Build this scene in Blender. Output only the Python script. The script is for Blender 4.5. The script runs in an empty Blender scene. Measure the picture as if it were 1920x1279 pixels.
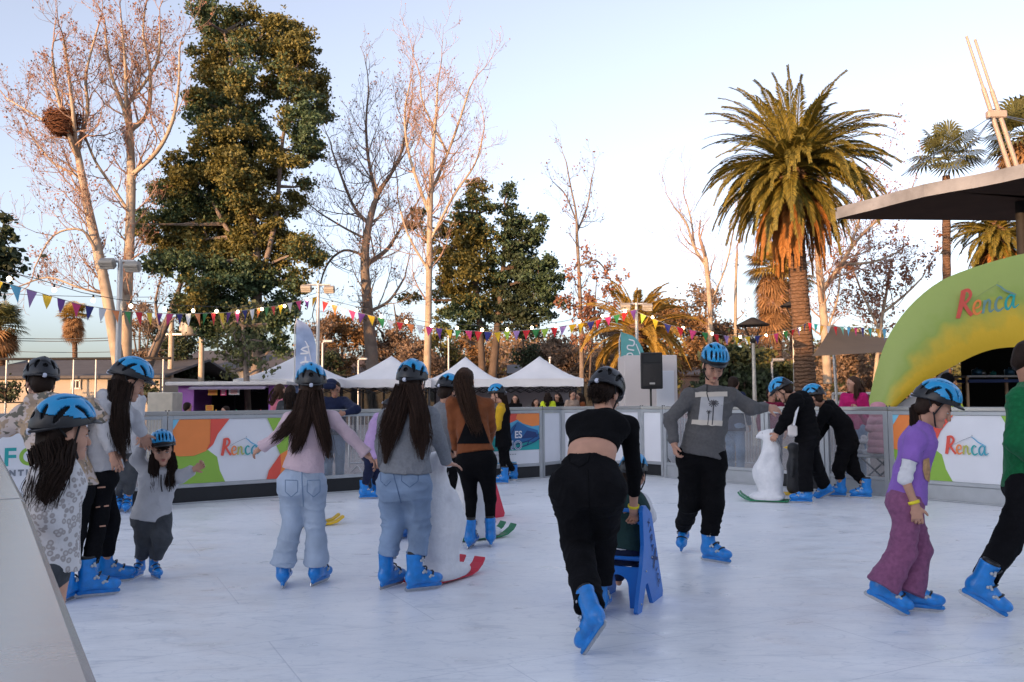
import bpy, bmesh, math, random
import numpy as np
from mathutils import Vector, Matrix
random.seed(7); RNG = np.random.default_rng(7)
R = math.radians
SC = bpy.context.scene
COL = SC.collection
# ------------------------------------------------------------ camera model (photo 1920 x 1279)
FPX, CX, CY, CAMH = 1600.0, 960.0, 639.5, 1.35
PITCH = math.atan(110 / FPX); ROLL = 0.006
_F = np.array([0, math.cos(PITCH), math.sin(PITCH)])
_R0 = np.array([1.0, 0, 0]); _U0 = np.cross(_R0, _F)
_Rt = _R0 * math.cos(ROLL) - _U0 * math.sin(ROLL)
_Up = _U0 * math.cos(ROLL) + _R0 * math.sin(ROLL)
CAM = np.array([0, 0, CAMH])
def ray(px, py): return _F + _Rt * ((px - CX) / FPX) + _Up * ((CY - py) / FPX)
def D(px, py, Y):                     # point seen at a pixel of the photo, at world distance Y
    d = ray(px, py); return CAM + d * (Y / d[1])
def G(px, py, z=0.0):                 # point seen at a pixel of the photo, on the plane of height z
    d = ray(px, py); return CAM + d * ((z - CAMH) / d[2])
def PX(p):
    d = np.asarray(p) - CAM; z = d @ _F
    return CX + FPX * (d @ _Rt) / z, CY - FPX * (d @ _Up) / z
def unit(v):
    v = np.asarray(v, float); return v / (np.linalg.norm(v) + 1e-12)

# ------------------------------------------------------------ materials
_M = {}
def mat(name, col, rough=.7, metal=0, var=.12, vscale=6, bump=0, bscale=40, spec=.5, emit=None, coat=0, island=0, col2=None, sheen=0, objco=True):
    if name in _M: return _M[name]
    m = bpy.data.materials.new(name); m.use_nodes = True; _M[name] = m
    nt = m.node_tree; n = nt.nodes; l = nt.links; b = n['Principled BSDF']
    b.inputs['Roughness'].default_value = rough; b.inputs['Metallic'].default_value = metal
    b.inputs['Specular IOR Level'].default_value = spec; b.inputs['Coat Weight'].default_value = coat
    if sheen: b.inputs['Sheen Weight'].default_value = sheen
    c = (*col, 1); tc = n.new('ShaderNodeTexCoord')
    co = tc.outputs['Object']
    def mul(c, k): return tuple(min(1, x * k) for x in c[:3]) + (1,)
    if island:
        g = n.new('ShaderNodeNewGeometry'); rp = n.new('ShaderNodeValToRGB')
        rp.color_ramp.elements[0].color = mul(c, 1 - island); rp.color_ramp.elements[1].color = mul(c if col2 is None else (*col2, 1), 1 + island * .6)
        l.new(g.outputs['Random Per Island'], rp.inputs[0]); l.new(rp.outputs[0], b.inputs['Base Color'])
    elif var:
        t = n.new('ShaderNodeTexNoise'); t.inputs['Scale'].default_value = vscale; t.inputs['Detail'].default_value = 5
        l.new(co, t.inputs['Vector']); rp = n.new('ShaderNodeValToRGB')
        rp.color_ramp.elements[0].position = .3; rp.color_ramp.elements[1].position = .7
        rp.color_ramp.elements[0].color = mul(c, 1 - var); rp.color_ramp.elements[1].color = mul(c if col2 is None else (*col2, 1), 1 + var)
        l.new(t.outputs['Fac'], rp.inputs[0]); l.new(rp.outputs[0], b.inputs['Base Color'])
    else: b.inputs['Base Color'].default_value = c
    if bump:
        t2 = n.new('ShaderNodeTexNoise'); t2.inputs['Scale'].default_value = bscale; t2.inputs['Detail'].default_value = 6
        l.new(co, t2.inputs['Vector']); bp = n.new('ShaderNodeBump'); bp.inputs['Strength'].default_value = bump; bp.inputs['Distance'].default_value = .01 if bscale > 30 else .03
        l.new(t2.outputs['Fac'], bp.inputs['Height']); l.new(bp.outputs[0], b.inputs['Normal'])
    if island:
        o = n['Material Output']; tr = n.new('ShaderNodeBsdfTranslucent'); l.new(rp.outputs[0], tr.inputs[0]); mx = n.new('ShaderNodeMixShader'); mx.inputs[0].default_value = .30; l.new(b.outputs[0], mx.inputs[1]); l.new(tr.outputs[0], mx.inputs[2]); l.new(mx.outputs[0], o.inputs[0])
    if emit:
        b.inputs['Emission Color'].default_value = (*emit[0], 1); b.inputs['Emission Strength'].default_value = emit[1]
    return m
def fabric(name, col, var=.10, vs=9, rough=.9, bump=.55, bs=15):
    return mat('fabric_' + name, col, rough, 0, var, vs, bump, bs, spec=.2 if max(col) > .03 else .08, sheen=.06 if max(col) > .03 else 0)

# ------------------------------------------------------------ numpy mesh helpers
def mesh_np(name, V, F, mats, smooth=True, mi=None):
    me = bpy.data.meshes.new(name); V = np.ascontiguousarray(V, np.float32); F = np.asarray(F, np.int32)
    k = F.shape[1]
    me.vertices.add(len(V)); me.vertices.foreach_set('co', V.ravel())
    me.loops.add(F.size); me.loops.foreach_set('vertex_index', F.ravel())
    me.polygons.add(len(F)); me.polygons.foreach_set('loop_start', np.arange(0, F.size, k, dtype=np.int32))
    try: me.polygons.foreach_set('loop_total', np.full(len(F), k, np.int32))
    except Exception: pass
    if mi is not None: me.polygons.foreach_set('material_index', np.asarray(mi, np.int32))
    me.polygons.foreach_set('use_smooth', np.full(len(F), smooth, bool))
    for m in (mats if isinstance(mats, (list, tuple)) else [mats]): me.materials.append(m)
    me.update(calc_edges=True); me.validate()
    return me
def put(name, me, parent=None, loc=None):
    o = bpy.data.objects.new(name, me); COL.objects.link(o)
    if loc is not None: o.location = Vector(tuple(loc))
    if parent is not None: o.parent = parent
    return o
def tag(o, label=None, cat=None, group=None, kind=None):
    if label: o['label'] = label
    if cat: o['category'] = cat
    if group: o['group'] = group
    if kind: o['kind'] = kind
    return o
def empty(name, loc, label, cat, group=None):
    o = bpy.data.objects.new(name, None); COL.objects.link(o); o.location = Vector(tuple(map(float, loc))); o.empty_display_size = .1
    return tag(o, label, cat, group)
def part(name, me, root):            # world-space mesh under an unrotated root
    o = bpy.data.objects.new(name, me); COL.objects.link(o); o.parent = root
    w = root; off = Vector((0, 0, 0))
    while w is not None: off += w.location; w = w.parent
    o.location = -off
    return o
class MB:                            # mesh builder: boxes, tubes, prisms, quads -> one mesh with several materials
    def __init__(s): s.v = []; s.f = []; s.m = []; s.mats = []; s.sm = []
    def mi(s, m):
        if m not in s.mats: s.mats.append(m)
        return s.mats.index(m)
    def add(s, V, F, m, smooth=False):
        o = len(s.v); s.v += [tuple(map(float, p)) for p in V]; k = s.mi(m)
        for f in F: s.f.append([i + o for i in f]); s.m.append(k); s.sm.append(smooth)
        return s
    def box(s, c, size, m, ax=None, bev=0.0):
        c = np.asarray(c, float); h = np.asarray(size, float) / 2
        A = np.eye(3) if ax is None else np.array([unit(a) for a in ax])
        if bev <= 0:
            V = [c + A.T @ (h * np.array([x, y, z])) for x in (-1, 1) for y in (-1, 1) for z in (-1, 1)]
            return s.add(V, [(0, 1, 3, 2), (4, 6, 7, 5), (0, 4, 5, 1), (2, 3, 7, 6), (0, 2, 6, 4), (1, 5, 7, 3)], m)
        b = min(bev, h.min() * .9); V = []; idx = {}
        for x in (-1, 1):
            for y in (-1, 1):
                for z in (-1, 1):
                    for a in range(3):
                        q = h.copy() - b; q[a] = h[a]; idx[(x, y, z, a)] = len(V); V.append(c + A.T @ (q * np.array([x, y, z])))
        F = []
        for a in range(3):
            b1, c1 = (a + 1) % 3, (a + 2) % 3
            for sg in (-1, 1):
                q = []
                for (u, w) in ((-1, -1), (1, -1), (1, 1), (-1, 1)):
                    t = [0, 0, 0]; t[a] = sg; t[b1] = u; t[c1] = w; q.append(idx[(*t, a)])
                F.append(q if sg > 0 else q[::-1])
            for u in (-1, 1):
                for w in (-1, 1):
                    t = [0, 0, 0]; t[b1] = u; t[c1] = w
                    t0 = t[:]; t0[a] = -1; t1 = t[:]; t1[a] = 1
                    q = [idx[(*t0, b1)], idx[(*t1, b1)], idx[(*t1, c1)], idx[(*t0, c1)]]
                    F.append(q if u * w < 0 else q[::-1])
        for x in (-1, 1):
            for y in (-1, 1):
                for z in (-1, 1):
                    q = [idx[(x, y, z, a)] for a in range(3)]; F.append(q if x * y * z > 0 else q[::-1])
        return s.add(V, F, m)
    def tube(s, pts, rad, m, n=8, cap=True, smooth=True):
        pts = [np.asarray(p, float) for p in pts]; k = len(pts)
        rad = [rad] * k if np.isscalar(rad) else list(rad)
        V = []; F = []; up = np.array([0, 0, 1.0]); pr = None
        for i, p in enumerate(pts):
            t = unit(pts[min(i + 1, k - 1)] - pts[max(i - 1, 0)])
            if pr is None:
                a = np.cross(t, up)
                if np.linalg.norm(a) < .05: a = np.cross(t, np.array([1.0, 0, 0]))
            else: a = pr - t * (pr @ t)
            a = unit(a); pr = a; b = np.cross(t, a)
            for j in range(n):
                q = 2 * math.pi * j / n; V.append(p + (a * math.cos(q) + b * math.sin(q)) * rad[i])
        for i in range(k - 1):
            for j in range(n):
                j2 = (j + 1) % n; F.append((i * n + j, i * n + j2, (i + 1) * n + j2, (i + 1) * n + j))
        s.add(V, F, m, smooth)
        if cap: s.add(V[:n], [tuple(range(n))[::-1]], m); s.add(V[-n:], [tuple(range(n))], m)
        return s
    def prism(s, poly, org, u, v, w, t, m):  # polygon (a,b) in plane u,v at org, thickness t along w (both ways half)
        org, u, v, w = map(np.asarray, (org, u, v, w)); n = len(poly)
        V = [org + u * a + v * b + w * (-t / 2) for a, b in poly] + [org + u * a + v * b + w * (t / 2) for a, b in poly]
        F = [tuple(range(n))[::-1], tuple(range(n, 2 * n))] + [(i, (i + 1) % n, n + (i + 1) % n, n + i) for i in range(n)]
        return s.add(V, F, m)
    def lathe(s, prof, c, m, n=20, ax=None, smooth=True):
        c = np.asarray(c, float); A = np.eye(3) if ax is None else np.array([unit(a) for a in ax])
        V = []; F = []
        for (r, z) in prof:
            for j in range(n):
                q = 2 * math.pi * j / n; V.append(c + A.T @ np.array([r * math.cos(q), r * math.sin(q), z]))
        for i in range(len(prof) - 1):
            for j in range(n):
                j2 = (j + 1) % n; F.append((i * n + j, i * n + j2, (i + 1) * n + j2, (i + 1) * n + j))
        return s.add(V, F, m, smooth)
    def mesh(s, name):
        me = bpy.data.meshes.new(name); me.from_pydata(s.v, [], s.f)
        for m in s.mats: me.materials.append(m)
        me.polygons.foreach_set('material_index', s.m); me.polygons.foreach_set('use_smooth', s.sm); me.update(); return me
    def obj(s, name, root=None):
        me = s.mesh(name)
        return part(name, me, root) if root is not None else put(name, me)

def vnoise(p):
    i = np.floor(p).astype(np.int64); f = p - i; f = f * f * (3 - 2 * f); out = np.zeros(len(p))
    for dx in (0, 1):
        for dy in (0, 1):
            for dz in (0, 1):
                h = ((i[:, 0] + dx) * 73856093) ^ ((i[:, 1] + dy) * 19349663) ^ ((i[:, 2] + dz) * 83492791)
                h = (h ^ (h >> 13)) * 1274126177; h = ((h ^ (h >> 16)) & 0xffff) / 65535.0
                w = (f[:, 0] if dx else 1 - f[:, 0]) * (f[:, 1] if dy else 1 - f[:, 1]) * (f[:, 2] if dz else 1 - f[:, 2])
                out += w * h
    return out * 2 - 1

# ------------------------------------------------------------ implicit surfaces
class SDF:
    def __init__(s, h, k=.02): s.h = h; s.k = k; s.P = []
    def ecap(s, a, b, ra, rb, u=None, flat_b=False, flat_a=False, k=None, sub=False):
        """tapered limb from a to b; ra / rb are radii or (side, front) pairs, u = the side axis"""
        ra = (ra, ra) if np.isscalar(ra) else ra; rb = (rb, rb) if np.isscalar(rb) else rb
        s.P.append(('e', np.asarray(a, float), np.asarray(b, float), ra, rb, u, flat_a, flat_b, k or s.k, sub)); return s
    def ell(s, c, r, A=None, k=None, sub=False):
        s.P.append(('o', np.asarray(c, float), np.asarray(r, float), np.eye(3) if A is None else np.asarray(A), k or s.k, sub)); return s
    def build(s):
        lo = np.full(3, 1e9); hi = -lo
        for p in s.P:
            if p[0] == 'e':
                if p[9]: continue
                for c, r in ((p[1], max(p[3])), (p[2], max(p[4]))): lo = np.minimum(lo, c - r); hi = np.maximum(hi, c + r)
            elif not p[5]: lo = np.minimum(lo, p[1] - p[2].max()); hi = np.maximum(hi, p[1] + p[2].max())
        h = s.h; lo -= 3 * h + .01; hi += 3 * h + .01
        n = np.ceil((hi - lo) / h).astype(int) + 1
        f = np.full(n, .25, np.float32)
        ax = [lo[i] + h * np.arange(n[i]) for i in range(3)]
        for p in s.P:
            if p[0] == 'e': bl = np.minimum(p[1] - max(p[3]), p[2] - max(p[4])); bh = np.maximum(p[1] + max(p[3]), p[2] + max(p[4])); k, sub = p[8], p[9]
            else: bl = p[1] - p[2].max(); bh = p[1] + p[2].max(); k, sub = p[4], p[5]
            m = k + 2 * h
            i0 = np.clip(np.floor((bl - m - lo) / h).astype(int), 0, n - 1); i1 = np.clip(np.ceil((bh + m - lo) / h).astype(int) + 1, 1, n)
            if (i1 <= i0).any(): continue
            X, Y, Z = np.meshgrid(ax[0][i0[0]:i1[0]], ax[1][i0[1]:i1[1]], ax[2][i0[2]:i1[2]], indexing='ij')
            if p[0] == 'o':
                c, r, A = p[1], p[2], p[3]; dx, dy, dz = X - c[0], Y - c[1], Z - c[2]
                q = [(A[i][0] * dx + A[i][1] * dy + A[i][2] * dz) / r[i] for i in range(3)]
                d = (np.sqrt(q[0] ** 2 + q[1] ** 2 + q[2] ** 2) - 1) * r.min()
            else:
                a, b, ra, rb, u, fa, fb = p[1:8]; ab = b - a; L = np.linalg.norm(ab) + 1e-9; w = ab / L
                dx, dy, dz = X - a[0], Y - a[1], Z - a[2]
                al = dx * w[0] + dy * w[1] + dz * w[2]; t = np.clip(al / L, 0, 1)
                qx, qy, qz = dx - t * ab[0], dy - t * ab[1], dz - t * ab[2]
                r0 = ra[0] + (rb[0] - ra[0]) * t; r1 = ra[1] + (rb[1] - ra[1]) * t
                if u is None or (ra[0] == ra[1] and rb[0] == rb[1]): d = np.sqrt(qx * qx + qy * qy + qz * qz) - r0
                else:
                    uu = unit(np.asarray(u) - w * (np.asarray(u) @ w)); vv = np.cross(w, uu); mn = np.minimum(r0, r1)
                    d = (np.sqrt(((qx * uu[0] + qy * uu[1] + qz * uu[2]) / r0) ** 2 + ((qx * vv[0] + qy * vv[1] + qz * vv[2]) / r1) ** 2 + ((qx * w[0] + qy * w[1] + qz * w[2]) / mn) ** 2) - 1) * mn
                if fb: d = np.maximum(d, al - L)
                if fa: d = np.maximum(d, -al)
            sl = (slice(i0[0], i1[0]), slice(i0[1], i1[1]), slice(i0[2], i1[2])); o = f[sl]
            if sub:
                d = -d; hh = np.maximum(k - np.abs(o - d), 0) / k; f[sl] = np.maximum(o, d) + hh * hh * k * .25
            else:
                hh = np.maximum(k - np.abs(o - d), 0) / k; f[sl] = np.minimum(o, d) - hh * hh * k * .25
        return nets(f, lo, h)
_ED = [((0, 0, 0), (1, 0, 0)), ((0, 1, 0), (1, 1, 0)), ((0, 0, 1), (1, 0, 1)), ((0, 1, 1), (1, 1, 1)), ((0, 0, 0), (0, 1, 0)), ((1, 0, 0), (1, 1, 0)),
       ((0, 0, 1), (0, 1, 1)), ((1, 0, 1), (1, 1, 1)), ((0, 0, 0), (0, 0, 1)), ((1, 0, 0), (1, 0, 1)), ((0, 1, 0), (0, 1, 1)), ((1, 1, 0), (1, 1, 1))]
def nets(f, lo, h):
    s = f < 0; n = np.array(f.shape)
    cnt = np.zeros(n - 1, np.int8)
    for i in (0, 1):
        for j in (0, 1):
            for k in (0, 1): cnt += s[i:n[0] - 1 + i, j:n[1] - 1 + j, k:n[2] - 1 + k]
    act = np.argwhere((cnt > 0) & (cnt < 8)); idx = np.full(n - 1, -1, np.int64); idx[tuple(act.T)] = np.arange(len(act))
    acc = np.zeros((len(act), 3)); num = np.zeros(len(act))
    for a, b in _ED:
        a = np.array(a); b = np.array(b); fa = f[tuple((act + a).T)]; fb = f[tuple((act + b).T)]
        m = (fa < 0) != (fb < 0); t = np.where(m, fa / np.where(fa - fb == 0, 1, fa - fb), 0)
        acc += (a + (b - a) * t[:, None]) * m[:, None]; num += m
    V = lo + h * (act + acc / num[:, None]); Q = []
    for ax in range(3):
        e = [slice(None)] * 3; e2 = [slice(None)] * 3; e[ax] = slice(0, -1); e2[ax] = slice(1, None)
        A = s[tuple(e)]; B = s[tuple(e2)]; c = np.argwhere(A != B); b1, c1 = (ax + 1) % 3, (ax + 2) % 3
        ok = (c[:, b1] > 0) & (c[:, c1] > 0) & (c[:, b1] < n[b1] - 1) & (c[:, c1] < n[c1] - 1); c = c[ok]
        def g(db, dc):
            q = c.copy(); q[:, b1] -= db; q[:, c1] -= dc; return idx[tuple(q.T)]
        q = np.stack([g(1, 1), g(0, 1), g(0, 0), g(1, 0)], 1); fl = ~A[tuple(c.T)]; q[fl] = q[fl][:, ::-1]; Q.append(q)
    Q = np.concatenate(Q); Q = Q[(Q >= 0).all(1)]
    return V, Q
def vnormals(V, Q):
    nrm = np.cross(V[Q[:, 2]] - V[Q[:, 0]], V[Q[:, 3]] - V[Q[:, 1]]); N = np.zeros_like(V)
    for i in range(4): np.add.at(N, Q[:, i], nrm)
    return N / (np.linalg.norm(N, axis=1, keepdims=True) + 1e-12)
def relax(V, Q, it=1, lam=.5):
    for _ in range(it):
        S = np.zeros_like(V); C = np.zeros(len(V))
        for i in range(4):
            j = (i + 1) % 4; np.add.at(S, Q[:, i], V[Q[:, j]]); np.add.at(S, Q[:, j], V[Q[:, i]]); np.add.at(C, Q[:, i], 1); np.add.at(C, Q[:, j], 1)
        V = V + lam * (S / np.maximum(C, 1)[:, None] - V)
    return V
def wrinkle(V, Q, amp, fx=7, fz=17, seed=0, sharp=True):
    N = vnormals(V, Q); p = V * np.array([fx, fx, fz]) + seed * 13.7
    p = p + .9 * np.stack([vnoise(V * 5 + seed), vnoise(V * 5 + 31 + seed), vnoise(V * 5 + 77 + seed)], 1)
    n = vnoise(p)
    if sharp: n = 1 - 2 * np.sqrt(np.abs(n) + .004)
    n2 = vnoise(V * 19 + seed * 3.1)
    return V + N * (amp * (n * .8 + n2 * .25))[:, None]
def ellipsoid(mb, c, r, m, A=None, nu=12, nv=8):
    A = np.eye(3) if A is None else np.asarray(A); V = []; F = []
    for i in range(nv + 1):
        th = math.pi * i / nv
        for j in range(nu):
            q = 2 * math.pi * j / nu; V.append(np.asarray(c) + A.T @ (np.array([math.sin(th) * math.cos(q), math.sin(th) * math.sin(q), math.cos(th)]) * r))
    for i in range(nv):
        for j in range(nu):
            j2 = (j + 1) % nu; F.append((i * nu + j, (i + 1) * nu + j, (i + 1) * nu + j2, i * nu + j2))
    mb.add(V, F, m, True)
# ============================================================ materials for people and props
SKIN = mat('skin', (.50, .27, .185), .55, 0, .10, 14, .08, 120, spec=.35)
SKIN2 = mat('skin_warm', (.40, .20, .13), .55, 0, .10, 14, .08, 120, spec=.35)
LIP = mat('lip', (.36, .11, .09), .5, 0, .05); BROW = mat('brow', (.02, .012, .008), .9, 0, 0)
EYEW = mat('eye_white', (.55, .52, .48), .3, 0, 0); EYED = mat('eye_dark', (.012, .008, .006), .2, 0, 0)
HAIR = mat('hair_dark_brown', (.034, .019, .013), .58, 0, .25, 30, .3, 150, spec=.22, island=.45)
HAIRM = mat('hair_mid_brown', (.058, .031, .021), .56, 0, .25, 30, .3, 150, spec=.22, island=.5); HAIRB = mat('hair_brown', (.075, .038, .022), .55, 0, .25, 30, .3, 150, spec=.25, island=.45)
HBLUE = mat('helmet_blue', (.005, .29, .60), .28, 0, .04, 8, coat=.35); HBLK = mat('helmet_black', (.014, .015, .018), .38, 0, .1)
HGRY = mat('helmet_grey', (.05, .052, .06), .4, 0, .1); FOAM = mat('helmet_foam', (.006, .006, .007), .95, 0, .1)
STRAP = mat('strap_black', (.01, .01, .011), .8, 0, 0)
SKB = mat('skate_blue', (.006, .20, .60), .34, 0, .22, 16, .05, 60, coat=.2); STEEL = mat('blade_steel', (.45, .46, .48), .28, 1, .1, 30)
BUCK = mat('buckle_grey', (.42, .45, .48), .35, .3, .1); BLKP = mat('black_plastic', (.012, .012, .013), .45, 0, .1)
WBAND = mat('wristband_yellow', (.80, .66, .02), .5, 0, 0); WHITEP = mat('dial_white', (.55, .58, .68), .4, 0, 0)

# ------------------------------------------------------------ helmet (shared meshes, several vent layouts are one mesh)
HA, HB_, HC_ = .110, .139, .136
def helmet_meshes(shell_m, low_m):
    nu, nv = 144, 44; V = []; vents = []
    for sx in (-1, 1):
        vents += [(sx * .20, .62, .055, .20, sx * .12), (sx * .42, .50, .06, .20, sx * .30), (sx * .66, .30, .07, .26, sx * .30),
                  (sx * .30, -.02, .07, .24, sx * .04), (sx * .66, -.28, .075, .24, -sx * .35), (sx * .34, -.55, .09, .17, -sx * .75), (sx * .20, .22, .035, .10, 0)]
    vents += [(0, .66, .05, .2, 0), (0, .18, .05, .14, 0), (0, -.74, .13, .07, 0), (0, -.30, .05, .1, 0)]
    def rad(u, ph):   # aerodynamic outline: pointed tail, flatter brow
        c, s = math.cos(u), math.sin(u); k = 1 + .03 * math.cos(2 * u)
        r = math.sin(ph); y = HB_ * s * r * (1 + .06 * (-s if s < 0 else 0)); x = HA * c * r * k
        z = HC_ * math.cos(ph) ** .92 if ph < math.pi / 2 else 0
        rid = .0045 * (math.cos(10 * c * r) * .5 + .5)
        z += rid * math.cos(ph) + (-.020 * max(0, -s) + .018 * max(0, s)) * r * r + (-.012) * r ** 6 * abs(c)
        return np.array([x, y, z])
    P = np.array([[rad(2 * math.pi * j / nu, (math.pi / 2) * (i + .02) / nv) for j in range(nu)] for i in range(nv + 1)])
    F0 = []; F1 = []
    for i in range(nv):
        for j in range(nu):
            j2 = (j + 1) % nu; q = (i * nu + j, (i + 1) * nu + j, (i + 1) * nu + j2, i * nu + j2)
            rr = (i + .5) / nv; u = 2 * math.pi * (j + .5) / nu; X, Y = rr * math.cos(u), rr * math.sin(u)
            hole = False
            for (vx, vy, wx, wy, an) in vents:
                dx, dy = X - vx, Y - vy; a = dx * math.cos(an) - dy * math.sin(an); b = dx * math.sin(an) + dy * math.cos(an)
                if abs(a / wx) ** 2.2 + abs(b / wy) ** 2.2 < 1: hole = True; break
            if hole: continue
            edge = .84 + .05 * math.sin(u) - .20 * max(0, -math.sin(u)) ** 2 - (.05 * math.cos(3 * u) if math.sin(u) < 0 else 0)
            (F0 if rr < edge else F1).append(q)
    Vf = P.reshape(-1, 3)
    def solid(F, off, mt, name):
        F = np.array(F); N = Vf - np.array([0, 0, .02]); N = N / np.linalg.norm(N, axis=1, keepdims=True)
        n = len(Vf); V = np.concatenate([Vf + N * off, Vf - N * .012]); e = {}
        for q in F:
            for a, b in zip(q, np.roll(q, -1)): e[(a, b)] = 1
        S = [(b, a, a + n, b + n) for (a, b) in e if (b, a) not in e]
        A = np.concatenate([F, F[:, ::-1] + n, np.array(S)])
        return mesh_np(name, V, A, mt)
    shell = solid(F0, .003, shell_m, 'helmet_shell'); rim = solid(F1, 0, low_m, 'helmet_rim')
    iV = Vf * np.array([.90, .90, .90]); A = np.array([(i * nu + j, (i + 1) * nu + j, (i + 1) * nu + (j + 1) % nu, i * nu + (j + 1) % nu) for i in range(nv) for j in range(nu)])
    foam = mesh_np('foam_liner', iV, A, FOAM)
    b = MB()                                  # peak at the brow
    n = 14; V = []
    for k in range(n + 1):
        u = math.pi / 2 + (k / n - .5) * 1.5; base = rad(u, math.pi / 2 * .97); ext = math.cos((k / n - .5) * math.pi) ** .6 if 0 < k < n else 0
        V += [base + np.array([0, 0, .004]), base * np.array([1.02, 1 + .25 * ext, 1]) + np.array([0, 0, -.012 * ext]), base * np.array([1.02, 1 + .25 * ext, 1]) + np.array([0, 0, -.012 * ext - .007]), base + np.array([0, 0, -.008])]
    F = []
    for k in range(n):
        for c in range(4): F.append((k * 4 + c, k * 4 + (c + 1) % 4, (k + 1) * 4 + (c + 1) % 4, (k + 1) * 4 + c))
    b.add(V, F, HBLK, True); peak = b.mesh('helmet_peak')
    b = MB(); b.lathe([(0, .004), (.013, .004), (.015, 0), (.015, -.01)], (0, -.150, -.035), WHITEP, 14, ax=[(1, 0, 0), (0, 0, 1), (0, -1, 0)])
    for sx in (-1, 1): b.tube([(sx * .01, -.148, -.035), (sx * .06, -.128, -.03), (sx * .095, -.06, -.015)], .008, HBLK, 6)
    dial = b.mesh('fit_dial')
    return dict(helmet_rim=rim, foam_liner=foam, helmet_peak=peak, fit_dial=dial, shell=shell)
HM = {'blue': helmet_meshes(HBLUE, HBLK)}
HM['black'] = dict(HM['blue']); HM['black']['shell'] = HM['blue']['shell'].copy(); HM['black']['shell'].materials.clear(); HM['black']['shell'].materials.append(HBLK)

# ------------------------------------------------------------ skate (toe +Y, blade bottom z = 0)
def skate_meshes():
    s = SDF(.0055, .02); X = (1, 0, 0)
    s.ecap((0, -.075, .088), (0, .10, .078), (.044, .036), (.046, .034), X)
    s.ell((0, .115, .080), (.045, .055, .038)); s.ell((0, -.088, .10), (.041, .046, .055))
    s.ecap((0, -.055, .10), (0, -.062, .275), (.050, .058), (.053, .064), X, flat_b=True)
    s.ecap((0, .0, .13), (0, .075, .10), (.036, .04), (.04, .03), X)
    s.ecap((0, -.115, .033), (0, .155, .030), (.011, .015), (.010, .013), X, k=.01)
    s.ecap((0, .085, .06), (0, .125, .035), .026, .012, k=.015); s.ecap((0, -.085, .06), (0, -.105, .035), .026, .013, k=.015)
    s.ell((0, -.06, .285), (.040, .050, .035), sub=True, k=.006)
    V, Q = s.build(); boot = mesh_np('ice_skate', relax(V, Q, 1), Q, SKB)
    b = MB(); prof = [(-.135, .03), (-.14, .012), (-.125, .0), (.12, .0), (.15, .008), (.168, .028), (.15, .03)]
    b.prism(prof, (0, 0, 0), (0, 1, 0), (0, 0, 1), (1, 0, 0), .005, STEEL); blade = b.mesh('blade')
    bk = []
    for (y, z, w, an) in ((.075, .118, .05, .35), (.02, .155, .052, .8), (-.0, .245, .058, 1.3)):
        b = MB()
        for sx in (-1, 1):
            b.box((sx * (w - .008), y - .01, z - .012), (.012, .034, .016), BUCK, ax=[(1, 0, 0), (0, math.cos(an), -math.sin(an)), (0, math.sin(an), math.cos(an))], bev=.003)
            ellipsoid(b, (sx * (w - .003), y - .028, z - .018), (.006, .011, .011), BUCK)
        b.tube([(-w + .008, y - .004, z - .004), (-w * .5, y + .008, z + .012), (0, y + .012, z + .017), (w * .5, y + .008, z + .012), (w - .008, y - .004, z - .004)], .0065, BLKP, 6)
        bk.append(b.mesh('buckle'))
    s = SDF(.0055, .01); s.ecap((0, -.060, .25), (0, -.060, .292), (.046, .056), (.044, .054), X, flat_b=True); V, Q = s.build(); lin = mesh_np('boot_liner', V, Q, BLKP)
    return boot, blade, bk, lin
SKM = skate_meshes()

def head_frame(yaw, pitch, tilt=0):
    y, p = R(yaw), R(pitch); f = np.array([math.sin(y) * math.cos(p), math.cos(y) * math.cos(p), -math.sin(p)])
    r = np.array([math.cos(y), -math.sin(y), 0]); u = np.cross(r, f); t = R(tilt)
    return np.array([r * math.cos(t) + u * math.sin(t), f, u * math.cos(t) - r * math.sin(t)])
def hand(s, W, d, n, size, curl, thumb_side, spread=.16):
    """palm + five bent fingers: d along the fingers, n out of the back of the hand"""
    d = unit(d); n = unit(n - d * (n @ d)); sd = np.cross(d, n) * thumb_side
    s.ecap(W, W + d * .045 * size, (.022 * size, .016 * size), (.036 * size, .014 * size), sd, k=.012)
    s.ecap(W + d * .04 * size, W + d * .082 * size, (.036 * size, .013 * size), (.038 * size, .012 * size), sd, k=.008)
    L = (.068, .078, .072, .056)
    for i in range(4):
        o = (1.5 - i) * .0195 * size; p = W + d * (.082 - (.006 if i == 3 else 0)) * size + sd * o; dd = unit(d + sd * (1.5 - i) * spread * .35); nn = n; a = curl * (.9 + .12 * i)
        for j, (fr, r0, r1) in enumerate(((.45, .0088, .0082), (.32, .0082, .0076), (.23, .0076, .0068))):
            a0 = a * (.75 if j == 0 else 1.0); dd, nn = dd * math.cos(a0) - nn * math.sin(a0), nn * math.cos(a0) + dd * math.sin(a0)
            q = p + dd * L[i] * size * fr; s.ecap(p, q, r0 * size, r1 * size, k=.003); p = q
    p = W + d * .025 * size + sd * .030 * size; dd = unit(d * .75 + sd * .75 - n * .25)
    for (ln, r0, r1) in ((.038, .0115, .010), (.028, .0098, .0085)):
        q = p + dd * ln * size; s.ecap(p, q, r0 * size, r1 * size, k=.005); p = q; dd = unit(dd + d * .35 - n * .3 * curl)

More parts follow.
